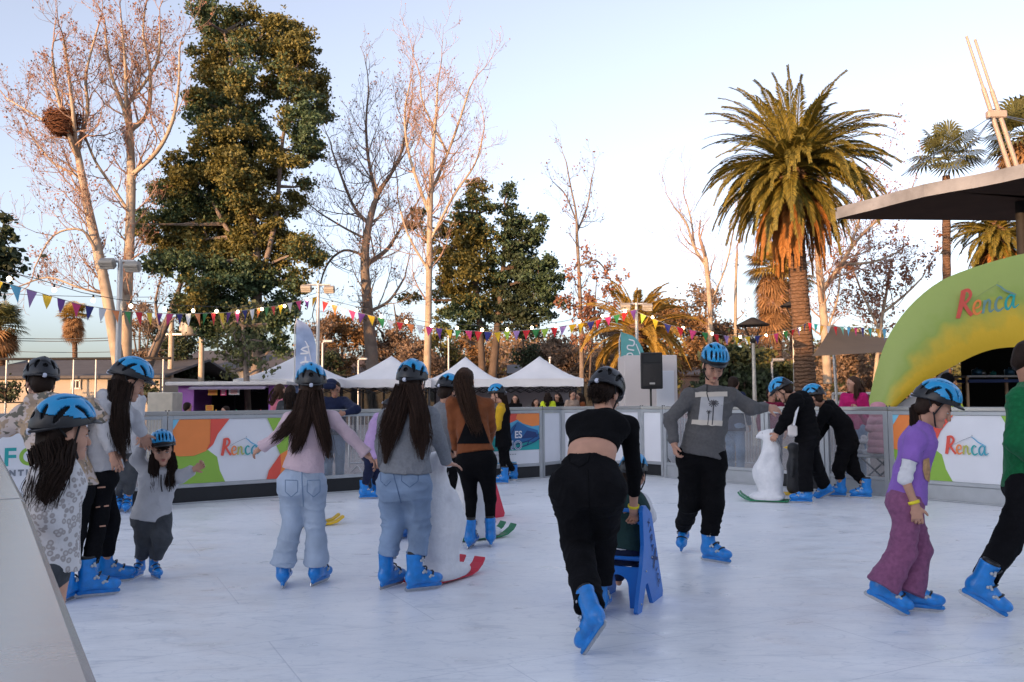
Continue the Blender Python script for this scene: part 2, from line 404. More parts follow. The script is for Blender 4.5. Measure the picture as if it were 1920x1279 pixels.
def strands(mb, path, rad, m, n, seed, w=.004, frizz=.012, taper=True):
    """loose locks along a hair path"""
    g = np.random.default_rng(seed); path = [np.asarray(p) for p in path]; k = len(path)
    for i in range(n):
        a = g.uniform(0, 2 * math.pi); rr = .75 + .4 * g.random(); st = 0 if g.random() < .8 else 1; pts = []; rs = []; ph = g.uniform(0, 6)
        end = k - 1 - (g.random() * 1.1 if k > 2 else 0); m_ = 8; off = g.normal(0, frizz, 3)
        for j in range(m_):
            t = st + (end - st) * j / (m_ - 1); i0 = min(int(t), k - 2); u = t - i0; c = path[i0] * (1 - u) + path[i0 + 1] * u
            ax = unit(path[min(i0 + 1, k - 1)] - path[i0]); r_ = rad[i0] * (1 - u) + rad[i0 + 1] * u
            e1 = unit(np.cross(ax, (0, 1, .01))); e2 = np.cross(ax, e1)
            pts.append(c + (e1 * math.cos(a + .25 * math.sin(t + ph)) + e2 * math.sin(a) * .7) * r_ * rr + off * (j / m_) ** 1.5 * (1.6 if j > 4 else 1))
            rs.append(w * (1 - .75 * (j / (m_ - 1)) ** 2) if taper else w)
        mb.tube(pts, rs, m, 4, cap=False)

PEOPLE = {}
def person(key, label, Y, yaw, J, feet=None, s=1.0, w=1.0, vox=.009, skin=SKIN, head=(0, 0, 0), helmet=None, hair=None, haircap=True, hairm=HAIR, top=None, legs=None,
           grip=(.5, .5), hands=True, hs=None, group=None, eyes=True, palms=None, strap=True, shyaw=None, lean=0, cat='person', vest=None):
    """J: joints as (px, py, dy) photo pixels at distance Y+dy, or world arrays"""
    def jj(v): return np.asarray(v, float) if isinstance(v, np.ndarray) else D(v[0], v[1], Y + (v[2] if len(v) > 2 else 0))
    J = {k: jj(v) for k, v in J.items()}
    va = math.degrees(math.atan2(J['P'][0], J['P'][1])); yaw += va; head = (head[0] + va, *head[1:])   # turns were read relative to the line of sight
    P, N, H = J['P'], J['N'], J['H']; hs = hs or (1.05 * (.72 + .28 * s))
    A = head_frame(*head); Lr = head_frame(yaw, 0)[0]; Ls = Lr if shyaw is None else head_frame(shyaw, 0)[0]
    sp = unit(N - P); fwd = np.cross(sp, -Lr); fwd = unit(np.cross(np.array([0, 0, 1.0]), Lr)); 
    M = J.get('M', P + (N - P) * .42); C = J.get('C', P + (N - P) * .78 + np.cross(Lr, sp) * 0)
    back = unit(np.cross(sp, Ls)) * -1
    SL = N - Ls * .158 * s * w - sp * .035 * s; SR = N + Ls * .158 * s * w - sp * .035 * s
    SL, SR = J.get('SL', SL), J.get('SR', SR)
    HL = P - Lr * .088 * s * w - np.array([0, 0, .03 * s]); HR = P + Lr * .088 * s * w - np.array([0, 0, .03 * s])
    # feet
    sk = []
    if feet:
        for ft in feet:
            px, py, fy, fp, fr = ft[:5]; lift = ft[5] if len(ft) > 5 else .004; c = G(px, py, lift) if not isinstance(px, np.ndarray) else px
            B = head_frame(fy + va, fp, fr); sc = (ft[6] if len(ft) > 6 else (.80 + .2 * s) * .97); sk.append((c, B, sc))
        AL = sk[0][0] + sk[0][1].T @ np.array([0, -.05, .17]) * sk[0][2]; AR = sk[1][0] + sk[1][1].T @ np.array([0, -.05, .17]) * sk[1][2]
    else:
        AL = J.get('AL', HL + np.array([0, 0, -.78 * s])); AR = J.get('AR', HR + np.array([0, 0, -.78 * s]))
    KL = J.get('KL', (HL + AL) / 2 + fwd * -.0); KR = J.get('KR', (HR + AR) / 2)
    ME = {}; base = np.array([P[0], P[1], 0.0]); root = empty('person', base, label, cat, group); PEOPLE[key] = root
    sw = s * w
    # ---- body: one continuous skin
    b = SDF(min(vox, .0075 if vox < .0105 else vox), .02)
    b.ecap(P - sp * .05 * s, M, (.150 * sw, .100 * s), (.120 * sw, .085 * s), Lr); b.ecap(M, C, (.120 * sw, .085 * s), (.140 * sw, .095 * s), Ls); b.ecap(C, N - sp * .02, (.140 * sw, .09 * s), (.07 * s, .05 * s), Ls)
    nk = H + A.T @ np.array([0, -.02, -.07]) * hs; b.ecap(N - sp * .02, nk, .054 * s ** .5 * w, .052 * s ** .5)
    for S_, E_, W_ in ((SL, 'EL', 'WL'), (SR, 'ER', 'WR')):
        b.ecap(N - sp * .04 * s, S_, .05 * s, .05 * s)
        if E_ in J: b.ecap(S_, J[E_], .047 * s, .037 * s); b.ecap(J[E_], J[W_], .036 * s, .0255 * s)
    for h_, k_, a_ in ((HL, KL, AL), (HR, KR, AR)): b.ecap(h_, k_, .075 * s, .05 * s, k=.03); b.ecap(k_, a_, .05 * s, .036 * s)
    T = lambda r, f, u: H + A.T @ np.array([r, f, u]) * hs
    q = hs
    b.ell(T(0, -.012, .035), np.array([.075, .095, .083]) * q, A); b.ecap(T(0, .028, .005), T(0, .046, -.082), (.064 * q, .056 * q), (.036 * q, .040 * q), A[0], k=.03)
    if vox < .0125:
        for sx in (-1, 1):
            b.ell(T(sx * .034, .056, -.034), np.array([.028, .03, .03]) * q, A, k=.02); b.ell(T(sx * .078, -.008, -.012), np.array([.010, .022, .032]) * q, A, k=.006)
            b.ecap(T(sx * .012, .088, .020), T(sx * .045, .074, .018), .010 * q, .010 * q, k=.012); b.ell(T(sx * .031, .093, -.001), np.array([.016, .012, .010]) * q, A, k=.012, sub=True)
        b.ecap(T(0, .090, .004), T(0, .108, -.036), .009 * q, .0145 * q, k=.012); b.ell(T(0, .080, -.096), np.array([.019, .016, .016]) * q, A, k=.02)
        b.ecap(T(-.017, .083, -.066), T(.017, .083, -.066), .010 * q, .010 * q, k=.01)
    hands_ = []
    if hands:
        for i, (E_, W_, sd) in enumerate((('EL', 'WL', 1), ('ER', 'WR', -1))):
            if E_ in J:
                d = unit(J[W_] - J[E_]); n = (palms[i] if palms else None)
                if n is None: n = (-Lr if i == 0 else Lr) + np.array([0, 0, .25])
                if isinstance(n, tuple) and len(n) == 2: d, n = unit(np.asarray(n[0], float)), np.asarray(n[1], float)
                n = np.asarray(n, float); b.ecap(J[W_] - d * .02, J[W_] + d * .015, .0255 * s, .024 * s)
                # thumb side: towards the body front
                side = np.cross(d, n); ts = 1 if side @ fwd_dir(yaw) > 0 else -1
                if abs(side @ fwd_dir(yaw)) < .15: ts = 1 if side @ np.array([0, 0, 1]) > 0 else -1
                hand(b, J[W_], d, n, (.62 + .38 * s) * 1.0, grip[i], ts)
    V, Q = b.build(); part('body', mesh_np('body', V, Q, skin), root)
    # ---- face details
    if True:
        lb = MB()
        for sx in (-1, 1):
            fb = MB(); eb = MB(); ellipsoid(fb, T(sx * .032, .0905, .020), np.array([.017, .005, .0045]) * q, BROW, A, 8, 5)
            if eyes: ellipsoid(eb, T(sx * .031, .0815, -.002), np.array([.0125, .008, .0048]) * q, EYEW, A, 10, 6); ellipsoid(eb, T(sx * .031, .0855, -.0025), np.array([.0062, .0045, .0046]) * q, EYED, A, 8, 6)
            ellipsoid(eb, T(sx * .031, .087, .0036), np.array([.0145, .0040, .0020]) * q, BROW, A, 8, 4) if eyes else ellipsoid(eb, T(sx * .031, .0850, -.0052), np.array([.0145, .0040, .0018]) * q, BROW, A, 8, 4)
            ellipsoid(eb, T(sx * .031, .0838, .0035 if eyes else .0005), np.array([.0150, .0055, .0040 if eyes else .0065]) * q, skin, A, 10, 6); fb.obj('brow', root); eb.obj('eye', root)
        ellipsoid(lb, T(0, .0915, -.061), np.array([.021, .0055, .0045]) * q, LIP, A, 10, 6); ellipsoid(lb, T(0, .0905, -.070), np.array([.018, .0065, .0055]) * q, LIP, A, 10, 6); lb.obj('lips', root)
    # ---- trousers
    if legs:
        g = dict(rw=(.165, .118), rt=.098, rk=.074, rh=.068, rise=.09, hem=.03, amp=.006, seat=.03, m=None); g.update(legs); t = SDF(vox, .045)
        wst = P + unit(M - P) * g['rise'] * s; rw = (g['rw'][0] * sw, g['rw'][1] * s)
        t.ecap(P - sp * .03 * s, wst, (rw[0], rw[1]), (rw[0] * .88, rw[1] * .88), Lr, flat_b=True, k=.04)
        for h_, k_, a_, i in ((HL, KL, AL, 0), (HR, KR, AR, 1)):
            ax = unit(a_ - k_); e = a_ - ax * (g['hem'] if np.isscalar(g['hem']) else g['hem'][i])
            bk = np.cross(Lr, np.array([0, 0, 1.0])); t.ell(h_ + bk * .045 * s * -1 * g['seat'] / .03 * -1, np.array([.088, .088, .10]) * s * (g['rt'] / .098), k=.08)
            t.ecap(h_, k_, (g['rt'] * s * w), g['rk'] * s); t.ecap(k_, e, g['rk'] * s, g['rh'] * s, flat_b=True, k=.025)
            if g.get('cuff'): t.ecap(e - ax * .05, e, (g['rh'] + .006) * s, (g['rh'] + .008) * s, flat_b=True, k=.008)
        V, Q = t.build(); V = wrinkle(V, Q, g['amp'] * s, 6, 15, seed=len(PEOPLE)); ME['legs'] = mesh_np('trousers', V, Q, g['m']); part('trousers', ME['legs'], root)
    # ---- top
    def torso(t, off, hem, amp):
        hb = P - sp * hem * s
        ro = lambda a, c: (a * sw + off, c * s + off)
        Mx = M if hem > -.12 else None
        if hem > -.10:
            t.ecap(M, hb, ro(.128, .095), ro(.162 + .01 * (hem > .05), .122), Lr, flat_b=True, k=.02)
            t.ecap(M, C, ro(.128, .095), ro(.148, .105), Ls)
        else:
            m2 = M + (C - M) * (-hem - .1) * 4; t.ecap(C, m2, ro(.142, .098), ro(.122, .087), Ls, flat_b=True, k=.03)
        t.ecap(C, N - sp * .03, ro(.148, .10), (.085 * s + off * .6, .055 * s + off * .6), Ls, k=.04)
    if top:
        g = dict(off=.018, hem=.04, rs=.066, re=.052, rc=.040, amp=.006, m=None, hood=False, cuff=.035, k=.03, sl=1.0, collar=True, fore=1.0); g.update(top); t = SDF(vox, g['k'])
        torso(t, g['off'], g['hem'], g['amp'])
        for S_, E_, W_ in ((SL, 'EL', 'WL'), (SR, 'ER', 'WR')):
            t.ecap(N - sp * .05 * s, S_, .055 * s + g['off'] * .6, g['rs'] * s, k=.04)
            if E_ in J:
                if g['sl'] >= .9:
                    t.ecap(S_, J[E_], g['rs'] * s, g['re'] * s); ax = unit(J[W_] - J[E_]); WE = J[E_] + (J[W_] - J[E_]) * g['fore']; t.ecap(J[E_], WE - ax * .012, g['re'] * s, g['rc'] * s, flat_b=True, k=.02)
                    if g['cuff']: t.ecap(WE - ax * .06, WE - ax * .004, g['rc'] * s * .98, g['cuff'] * s, flat_b=True, k=.01)
                else: t.ecap(S_, S_ + (J[E_] - S_) * g['sl'], g['rs'] * s, g['re'] * s, flat_b=True)
        if g['collar']: t.ecap(N - sp * .035, N + unit(nk - N) * .02, .066 * s ** .5 + .008, .063 * s ** .5 + .004, flat_b=True, k=.02)
        if g['hood']:
            bkd = -fwd_dir(yaw if shyaw is None else shyaw); hc = N + bkd * .075 * s - sp * .01
            t.ecap(hc - Ls * .085 * s + sp * .02, hc + Ls * .085 * s + sp * .02, .045 * s, .045 * s, k=.02); t.ecap(hc + sp * .02, hc - sp * .12 * s + bkd * .01, (.10 * s, .045 * s), (.045 * s, .03 * s), Ls, k=.03)
        V, Q = t.build(); V = relax(V, Q, 1); V = wrinkle(V, Q, g['amp'] * s, 7, 14, seed=len(PEOPLE) + 40)
        if g.get('puff'):
            N_ = vnormals(V, Q); al = (V - P) @ sp; V = V + N_ * (np.abs(np.sin(al / .085 * math.pi)) ** .5 * .014)[:, None]
        ME['top'] = mesh_np('top', V, Q, g['m']); part(g.get('name', 'sweater'), ME['top'], root)
    if vest:
        t = SDF(vox, .02); g = vest; torso(t, g.get('off', .032), g['hem'], .006)
        for S_ in (SL, SR): t.ecap(N - sp * .05 * s, S_, .06 * s + .014, .068 * s)
        V, Q = t.build(); V = wrinkle(V, Q, .005, 7, 14, seed=len(PEOPLE) + 80); part(g.get('name', 'vest'), mesh_np('vest', V, Q, g['m']), root)
    # ---- hair
    if haircap or hair:
        hb = MB(); t = SDF(max(vox, .009), .015)
        if haircap:
            t.ell(T(0, -.022, .037), np.array([.083, .098, .092]) * q, A); t.ell(T(0, -.06, -.02), np.array([.07, .055, .07]) * q, A)
            t.ell(T(0, .12, -.06), np.array([.075, .085, .105]) * q, A, sub=True, k=.01)
        for i, (pts, rad, *fl) in enumerate(hair or []):
            pp = [jj(p) if not (isinstance(p, tuple) and isinstance(p[0], str)) else T(*p[1:]) for p in pts]
            for a, c, r0, r1 in zip(pp[:-1], pp[1:], rad[:-1], rad[1:]): t.ecap(a, c, (r0 * .72, r0 * .42), (r1 * .6, r1 * .35), Lr)
            strands(hb, pp, rad, hairm, 240 if vox < .012 else 30, 5 + i + len(PEOPLE) * 7, w=.0023 if vox < .012 else .007)
        V, Q = t.build(); hx = mesh_np('hair', wrinkle(V, Q, .006, 30, 5, seed=3), Q, hairm); ho = part('hair', hx, root)
        if hb.v: hb.obj('locks', ho)
    # ---- helmet
    if helmet:
        k = helmet if isinstance(helmet, str) else helmet[0]; hsc = q * (1.0 if isinstance(helmet, str) else helmet[1])
        hp = T(0, -.008, .050); ho = bpy.data.objects.new('helmet', HM[k]['shell']); COL.objects.link(ho); ho.parent = root
        ho.matrix_local = Matrix.Translation(Vector(tuple(hp - base))) @ Matrix(A.T.tolist()).to_4x4() @ Matrix.Scale(hsc, 4)
        for nme in ('helmet_rim', 'foam_liner', 'helmet_peak', 'fit_dial'):
            c = bpy.data.objects.new(nme, HM[k][nme]); COL.objects.link(c); c.parent = ho
        if strap:
            sb = MB()
            for sx in (-1, 1):
                sb.tube([T(sx * .085, .03, .045), T(sx * .080, .012, -.045), T(sx * .048, .045, -.098), T(0, .060, -.113)], .0055 * q, STRAP, 6); sb.tube([T(sx * .082, -.06, .04), T(sx * .080, .012, -.045)], .005 * q, STRAP, 6)
            st = part('chin_strap', sb.mesh('chin_strap'), root)
    # ---- skates
    for (c, B, sc) in sk:
        boot, blade, bk, lin = SKM
        o = bpy.data.objects.new('ice_skate', boot); COL.objects.link(o); o.parent = root
        o.matrix_local = Matrix.Translation(Vector(tuple(c - base))) @ Matrix(B.T.tolist()).to_4x4() @ Matrix.Scale(sc, 4)
        for nme, me in [('blade', blade), ('boot_liner', lin)] + [('buckle', x) for x in bk]:
            ch = bpy.data.objects.new(nme, me); COL.objects.link(ch); ch.parent = o
    return dict(me=ME, root=root, J=J, A=A, T=T, SL=SL, SR=SR, Lr=Lr, Ls=Ls, sp=sp, P=P, N=N, H=H, s=s, K=(KL, KR), AK=(AL, AR))
def fwd_dir(yaw): return np.array([math.sin(R(yaw)), math.cos(R(yaw)), 0])
def shoe(root, c, yaw, m, s=1.0):
    B = head_frame(yaw, 0); t = SDF(.012, .02); L = lambda *v: np.asarray(c) + B.T @ np.array(v) * s
    t.ecap(L(0, -.08, .045), L(0, .1, .035), .04 * s, .036 * s); t.ecap(L(0, -.07, .05), L(0, -.06, .1), .042 * s, .045 * s, flat_b=True); V, Q = t.build(); part('shoe', mesh_np('shoe', V, Q, m), root)

# ------------------------------------------------------------ seams and prints that follow a garment's surface
from mathutils.bvhtree import BVHTree
_BV = {}
def hit(me, px, py, off):
    if me.name not in _BV: _BV[me.name] = BVHTree.FromPolygons([v.co[:] for v in me.vertices], [p.vertices[:] for p in me.polygons])
    d = ray(px, py); h, n, i, dist = _BV[me.name].ray_cast(Vector(tuple(CAM)), Vector(tuple(d)).normalized())
    if h is None: return None
    n = np.array(n); n = n if n @ d < 0 else -n; return np.array(h) + n * off
def seam(me, pts, r, m, name, root, off=.0):
    mb = MB(); q = np.array(pts, float); s = np.r_[0, np.cumsum(np.linalg.norm(np.diff(q, axis=0), axis=1))]; n = max(3, int(s[-1] / 2.5)); P3 = []
    for t in np.linspace(0, s[-1], n):
        h = hit(me, np.interp(t, s, q[:, 0]), np.interp(t, s, q[:, 1]), off)
        if h is not None: P3.append(h)
    if len(P3) > 1: mb.tube(P3, r, m, 5); mb.obj(name, root)
def patch(me, left, right, m, name, root, off=.004, nu=10, nv=12):
    L, Rr = np.array(left, float), np.array(right, float); V = []; ok = []
    for j in range(nv + 1):
        t = j / nv * (len(L) - 1); i = min(int(t), len(L) - 2); f = t - i; a = L[i] * (1 - f) + L[i + 1] * f; c = Rr[i] * (1 - f) + Rr[i + 1] * f
        for k in range(nu + 1):
            p = a + (c - a) * k / nu; h = hit(me, p[0], p[1], off); ok.append(h is not None); V.append(h if h is not None else np.zeros(3))
    F = [q for j in range(nv) for k in range(nu) for q in [(j * (nu + 1) + k, (j + 1) * (nu + 1) + k, (j + 1) * (nu + 1) + k + 1, j * (nu + 1) + k + 1)] if all(ok[i] for i in q)]
    if F:
        u = sorted({i for f in F for i in f}); mp = {i: k for k, i in enumerate(u)}; part(name, mesh_np(name, np.array(V)[u], [[mp[i] for i in f] for f in F], m), root)
# ============================================================ the people
def pattern(name, base, spots, scale, lo, hi, kind='camo', rough=.92):
    m = mat('fabric_' + name, base, rough, 0, .06, 8, .35, 90, spec=.2); nt = m.node_tree; n = nt.nodes; l = nt.links; b = n['Principled BSDF']
    tc = n.new('ShaderNodeTexCoord'); cur = b.inputs['Base Color'].links[0].from_socket
    for i, c in enumerate(spots):
        mp = n.new('ShaderNodeMapping'); mp.inputs['Location'].default_value = (i * 3.7, i * 1.3, i * 5.1); l.new(tc.outputs['Object'], mp.inputs[0])
        if kind == 'camo':
            t = n.new('ShaderNodeTexNoise'); t.inputs['Scale'].default_value = scale; t.inputs['Detail'].default_value = 2.5; l.new(mp.outputs[0], t.inputs['Vector']); out = t.outputs['Fac']
        else:
            t = n.new('ShaderNodeTexVoronoi'); t.inputs['Scale'].default_value = scale; l.new(mp.outputs[0], t.inputs['Vector']); out = t.outputs['Distance']
        r = n.new('ShaderNodeValToRGB'); e = r.color_ramp.elements
        if kind == 'camo': e[0].position, e[1].position = lo + .02 * i, hi + .02 * i; e[0].color = (0, 0, 0, 1); e[1].color = (1, 1, 1, 1)
        else:
            e[0].position = .16; e[0].color = (.35, .35, .35, 1); e[1].position = .5; e[1].color = (0, 0, 0, 1); x = e.new(.27); x.color = (1, 1, 1, 1); y = e.new(.42); y.color = (1, 1, 1, 1)
        l.new(out, r.inputs[0]); mx = n.new('ShaderNodeMix'); mx.data_type = 'RGBA'; l.new(r.outputs[0], mx.inputs[0]); l.new(cur, mx.inputs[6]); mx.inputs[7].default_value = (*c, 1); cur = mx.outputs[2]
    l.new(cur, b.inputs['Base Color']); return m
F_BLACK = fabric('black', (.0055, .0055, .0065), .2); F_BLKJ = fabric('black_jeans', (.007, .007, .0085), .25); F_NAVY = fabric('navy', (.012, .018, .05), .2)
F_JEAN = fabric('light_denim', (.38, .46, .58), .18, 5, bump=.5, bs=160); F_JEAN2 = fabric('blue_denim', (.21, .29, .42), .28, 5, bump=.5, bs=160)
F_PINK = fabric('pale_pink', (.62, .47, .52), .07); F_GREY = fabric('heather_grey', (.20, .21, .23), .10, 60); F_LGREY = fabric('light_grey', (.47, .47, .49), .08)
F_CHAR = fabric('charcoal_sweater', (.105, .103, .104), .10, 50); F_RUST = fabric('rust_brown', (.19, .058, .02), .16); F_PURP = fabric('purple_shirt', (.26, .13, .47), .08)
F_MAUVE = fabric('mauve', (.23, .085, .17), .16, 40); F_GREEN = fabric('green_knit', (.008, .13, .045), .18, 40); F_LILAC = fabric('lilac', (.42, .29, .52), .08)
F_DGREY = fabric('washed_grey', (.055, .06, .068), .25, 10); F_WHITE = fabric('white_cotton', (.68, .68, .70), .05); F_YEL = fabric('yellow_sleeve', (.62, .36, .02), .08)
F_MAG = fabric('magenta', (.42, .012, .12), .12); F_TEAL = fabric('dark_green', (.02, .05, .048), .15); F_HIVIS = fabric('hi_vis_yellow', (.60, .72, .03), .06)
F_CAMO = pattern('pale_camo', (.62, .52, .47), [(.40, .30, .22), (.17, .16, .13), (.50, .36, .24)], 13, .53, .55)
F_LEO = pattern('leopard_fleece', (.62, .60, .60), [(.36, .33, .32)], 40, 0, 0, 'spots')
F_SKIN = SKIN
def Yg(px, py): return float(G(px, py)[1])
def bracelet(p, c, d, r, m=WBAND, name='wristband', wdt=.016):
    b = MB(); d = unit(d); u = unit(np.cross(d, (.3, .2, 1))); b.lathe([(r, -wdt / 2), (r + .004, -wdt / 2), (r + .004, wdt / 2), (r, wdt / 2)], c, m, 16, ax=[u, np.cross(d, u), d]); b.obj(name, p['root'])

# --- grey hoodie girl pushing the white bear
Y = Yg(760, 1108)
p = person('hoodie_girl', 'girl in grey hoodie and rolled blue jeans pushing the white bear on red skis', Y, 12,
    dict(P=(759, 905), N=(772, 765, .05), H=(773, 722, .09), M=(762, 850, 0), EL=(716, 838, .05), WL=(722, 880, .22), ER=(822, 822, .06), WR=(838, 868, .22), KL=(737, 985, .05), KR=(786, 982, .07), SL=(727, 783, .02), SR=(806, 780, .05)),
    feet=[(733, 1100, 38, 0, 0), (791, 1106, 68, 0, 0)], s=.88, w=1.12, vox=.008, head=(22, 8, 0), helmet='blue',
    hairm=HAIRM, hair=[([('h', -.03, -.08, -.03), (742, 775, -.10), (728, 815, -.12), (722, 868, -.10)], [.06, .075, .07, .022]), ([('h', .03, -.08, -.03), (786, 775, -.10), (790, 820, -.13), (792, 862, -.11)], [.06, .065, .065, .02])],
    top=dict(m=F_GREY, hem=-.085, off=.034, rs=.075, re=.062, rc=.048, hood=True, amp=.009), legs=dict(m=F_JEAN2, rt=.112, rk=.094, rh=.076, hem=.085, amp=.013, cuff=True, rw=(.172, .135)), grip=(.5, .25), palms=[None, ((.85, .6, -.25), (0, -.2, 1))])
JSEAM = fabric('denim_seam', (.10, .16, .27), .1)
seam(p['me']['legs'], [(735, 868), (738, 890), (746, 920), (752, 943)], .004, JSEAM, 'seam', p['root']); seam(p['me']['legs'], [(754, 878), (753, 902), (768, 914), (784, 902), (784, 877), (754, 878)], .0032, JSEAM, 'pocket_seam', p['root']); seam(p['me']['legs'], [(714, 880), (714, 902), (724, 912), (733, 902)], .0032, JSEAM, 'pocket_seam', p['root']); patch(p['me']['legs'], [(770, 881), (770, 885)], [(777, 882), (777, 886)], F_WHITE, 'pocket_label', p['root'], .004, 3, 2)
# --- pale pink girl
Y = Yg(566, 1104)
p = person('pink_girl', 'girl in pale pink top and baggy light jeans seen from behind, arms spread', Y, 2,
    dict(P=(566, 902), N=(582, 768, .03), H=(583, 728, .06), M=(575, 850, 0), EL=(517, 822, .02), WL=(492, 838, .08), ER=(656, 818, .03), WR=(688, 852, .05), KL=(548, 985, .03), KR=(592, 985, .03), SL=(543, 787, .0), SR=(624, 784, .02)),
    feet=[(534, 1098, 6, 0, 4), (599, 1094, 30, 0, 0)], s=.86, w=1.02, vox=.008, head=(0, 2, 0), helmet='blue', skin=SKIN,
    hairm=HAIRM, hair=[([('h', -.03, -.08, -.03), (562, 775, -.09), (535, 808, -.10), (508, 832, -.07)], [.05, .05, .035, .01]), ([('h', -.01, -.09, -.04), (570, 790, -.11), (558, 830, -.12), (548, 852, -.10)], [.055, .05, .04, .012]),
          ([('h', .03, -.08, -.03), (598, 780, -.10), (610, 825, -.11), (618, 866, -.09)], [.05, .05, .035, .01])],
    top=dict(m=F_PINK, hem=-.09, off=.012, rs=.060, re=.050, rc=.046, amp=.005, cuff=.06, name='top'), legs=dict(m=F_JEAN, rt=.102, rk=.082, rh=.098, hem=.0, amp=.012, cuff=True, rw=(.160, .125)), grip=(.4, .5))
JS2 = fabric('pale_denim_seam', (.19, .27, .40), .1)
seam(p['me']['legs'], [(566, 874), (566, 900), (568, 930), (569, 950)], .004, JS2, 'seam', p['root']); seam(p['me']['legs'], [(540, 878), (566, 881), (598, 878)], .003, JS2, 'waist_seam', p['root']); seam(p['me']['legs'], [(535, 900), (535, 922), (546, 932), (558, 922), (558, 901), (535, 900)], .0032, JS2, 'pocket_seam', p['root']); seam(p['me']['legs'], [(576, 901), (576, 922), (588, 932), (600, 922), (600, 900), (576, 901)], .0032, JS2, 'pocket_seam', p['root'])
# --- brown jacket woman
Y = Yg(900, 1026)
p = person('brown_woman', 'woman without helmet in rust brown jacket and tight black trousers, skating away', Y, 8,
    dict(P=(893, 862), N=(878, 745, .12), H=(872, 716, .17), EL=(850, 800, .1), WL=(856, 845, .2), ER=(920, 800, .15), WR=(915, 830, .32), KL=(883, 935, .08), KR=(919, 935, .05), SL=(848, 757, .08), SR=(914, 760, .12)),
    feet=[(883, 1026, 14, 0, -3), (921, 1022, 2, 0, 2)], s=.90, w=1.08, vox=.009, head=(10, 18, 0), hairm=HAIRB,
    hair=[([('h', -.0, -.04, .06), ('h', 0, -.11, -.04), (880, 768, -.02), (893, 805, -.05), (897, 822, -.04)], [.07, .085, .075, .05, .012])],
    top=dict(m=F_RUST, hem=-.07, off=.022, rs=.07, re=.058, rc=.05, amp=.007, name='jacket'), legs=dict(m=F_BLACK, rt=.102, rk=.062, rh=.050, hem=.07, amp=.0025, rw=(.168, .13), rise=.16))
patch(p['me']['top'], [(884, 768), (872, 795), (858, 832)], [(890, 768), (905, 795), (918, 832)], F_BLACK, 'black_top', p['root'], .005, 14, 14)
# --- black clothed woman bending over the sled
Y = Yg(1118, 1180)
p = person('black_woman', 'woman in black cropped top and wide black trousers bending forward over the blue sled', Y, 14,
    dict(P=(1102, 908), M=(1110, 846, .10), C=(1124, 800, .28), N=(1137, 777, .42), H=(1135, 742, .52), EL=(1090, 880, .55), WL=(1128, 955, .75), ER=(1189, 885, .38), WR=(1188, 957, .5), KL=(1082, 1020, .16), KR=(1128, 1010, .30), SL=(1082, 800, .30), SR=(1178, 800, .34)),
    feet=[(1117, 1200, -40, 48, -12, .10), (1128, 1152, 12, 0, 0)], s=.97, w=1.22, vox=.008, head=(26, 32, 0), helmet='black', hair=[([('h', 0, -.08, -.02), ('h', .0, -.09, -.09)], [.075, .055])],
    top=dict(m=F_BLACK, hem=-.13, off=.013, rs=.066, re=.05, rc=.043, fore=.60, amp=.004, name='cropped_top', collar=False), legs=dict(m=F_BLKJ, rt=.106, rk=.096, rh=.086, hem=.03, amp=.010, rw=(.163, .14), rise=.15, seat=.018), grip=(.6, .9), palms=[None, ((.15, .75, -.6), (.6, .2, .7))])
bracelet(p, D(1188, 949, Y + .49), (0, .3, -1), .033)
seam(p['me']['legs'], [(1064, 846), (1068, 866), (1086, 876), (1102, 866), (1108, 842)], .006, F_BLACK, 'pocket_seam', p['root']); seam(p['me']['legs'], [(1102, 880), (1104, 930), (1106, 985)], .004, F_BLACK, 'seam', p['root'])
# --- man in charcoal sweater
Y = Yg(1315, 1050)
p = person('sweater_man', 'young man in charcoal sweater with palm photo print and black cargo trousers, looking down', Y, 172,
    dict(P=(1316, 855), N=(1336, 728, .02), H=(1338, 686, -.04), EL=(1408, 765, .02), WL=(1437, 764, .12), ER=(1256, 785, -.02), WR=(1264, 832, -.08), KL=(1337, 945, -.08), KR=(1293, 942, -.02), SL=(1374, 743, .02), SR=(1294, 743, -.02)),
    feet=[(1340, 1054, 125, 0, 0), (1281, 1026, 186, 12, 0, .03)], s=1.0, w=1.06, vox=.008, head=(166, 28, 4), eyes=False, helmet='blue', hairm=HAIR,
    top=dict(m=F_CHAR, hem=-.0, off=.026, rs=.066, re=.058, rc=.044, amp=.011), legs=dict(m=F_BLACK, rt=.11, rk=.088, rh=.074, hem=.05, amp=.011, rw=(.17, .125)), grip=(.35, .75), palms=[((1, .15, -.1), (.1, -.8, .6)), ((0.1, -.15, -1), (-1, -.2, 0))])
man = p; mt = p['me']['top']; PAPER = mat('print_paper', (.46, .46, .47), .8, 0, .12, 9); TAPE = mat('print_tape', (.58, .52, .44), .7, 0, .06); PINK_ = mat('print_ink', (.06, .06, .065), .8, 0, 0)
patch(mt, [(1315, 740), (1309, 793)], [(1357, 740), (1353, 795)], PAPER, 'photo_print', p['root'], .004); patch(mt, [(1303, 736), (1303, 745)], [(1363, 735), (1363, 744)], TAPE, 'tape', p['root'], .007, 14, 3); patch(mt, [(1298, 787), (1297, 796)], [(1354, 789), (1353, 799)], TAPE, 'tape', p['root'], .007, 14, 3)
seam(mt, [(1338, 757), (1337, 775), (1335, 797)], .005, PINK_, 'palm_print', p['root'], .006); seam(mt, [(1329, 772), (1328, 785), (1327, 797)], .004, PINK_, 'palm_print', p['root'], .006)
for a_ in range(0, 360, 30): seam(mt, [(1338, 757), (1338 + 5 * math.cos(R(a_)), 755 - 5 * math.sin(R(a_))), (1338 + 9.5 * math.cos(R(a_)), 757 - 7 * math.sin(R(a_)))], .0035, PINK_, 'palm_print', p['root'], .006)
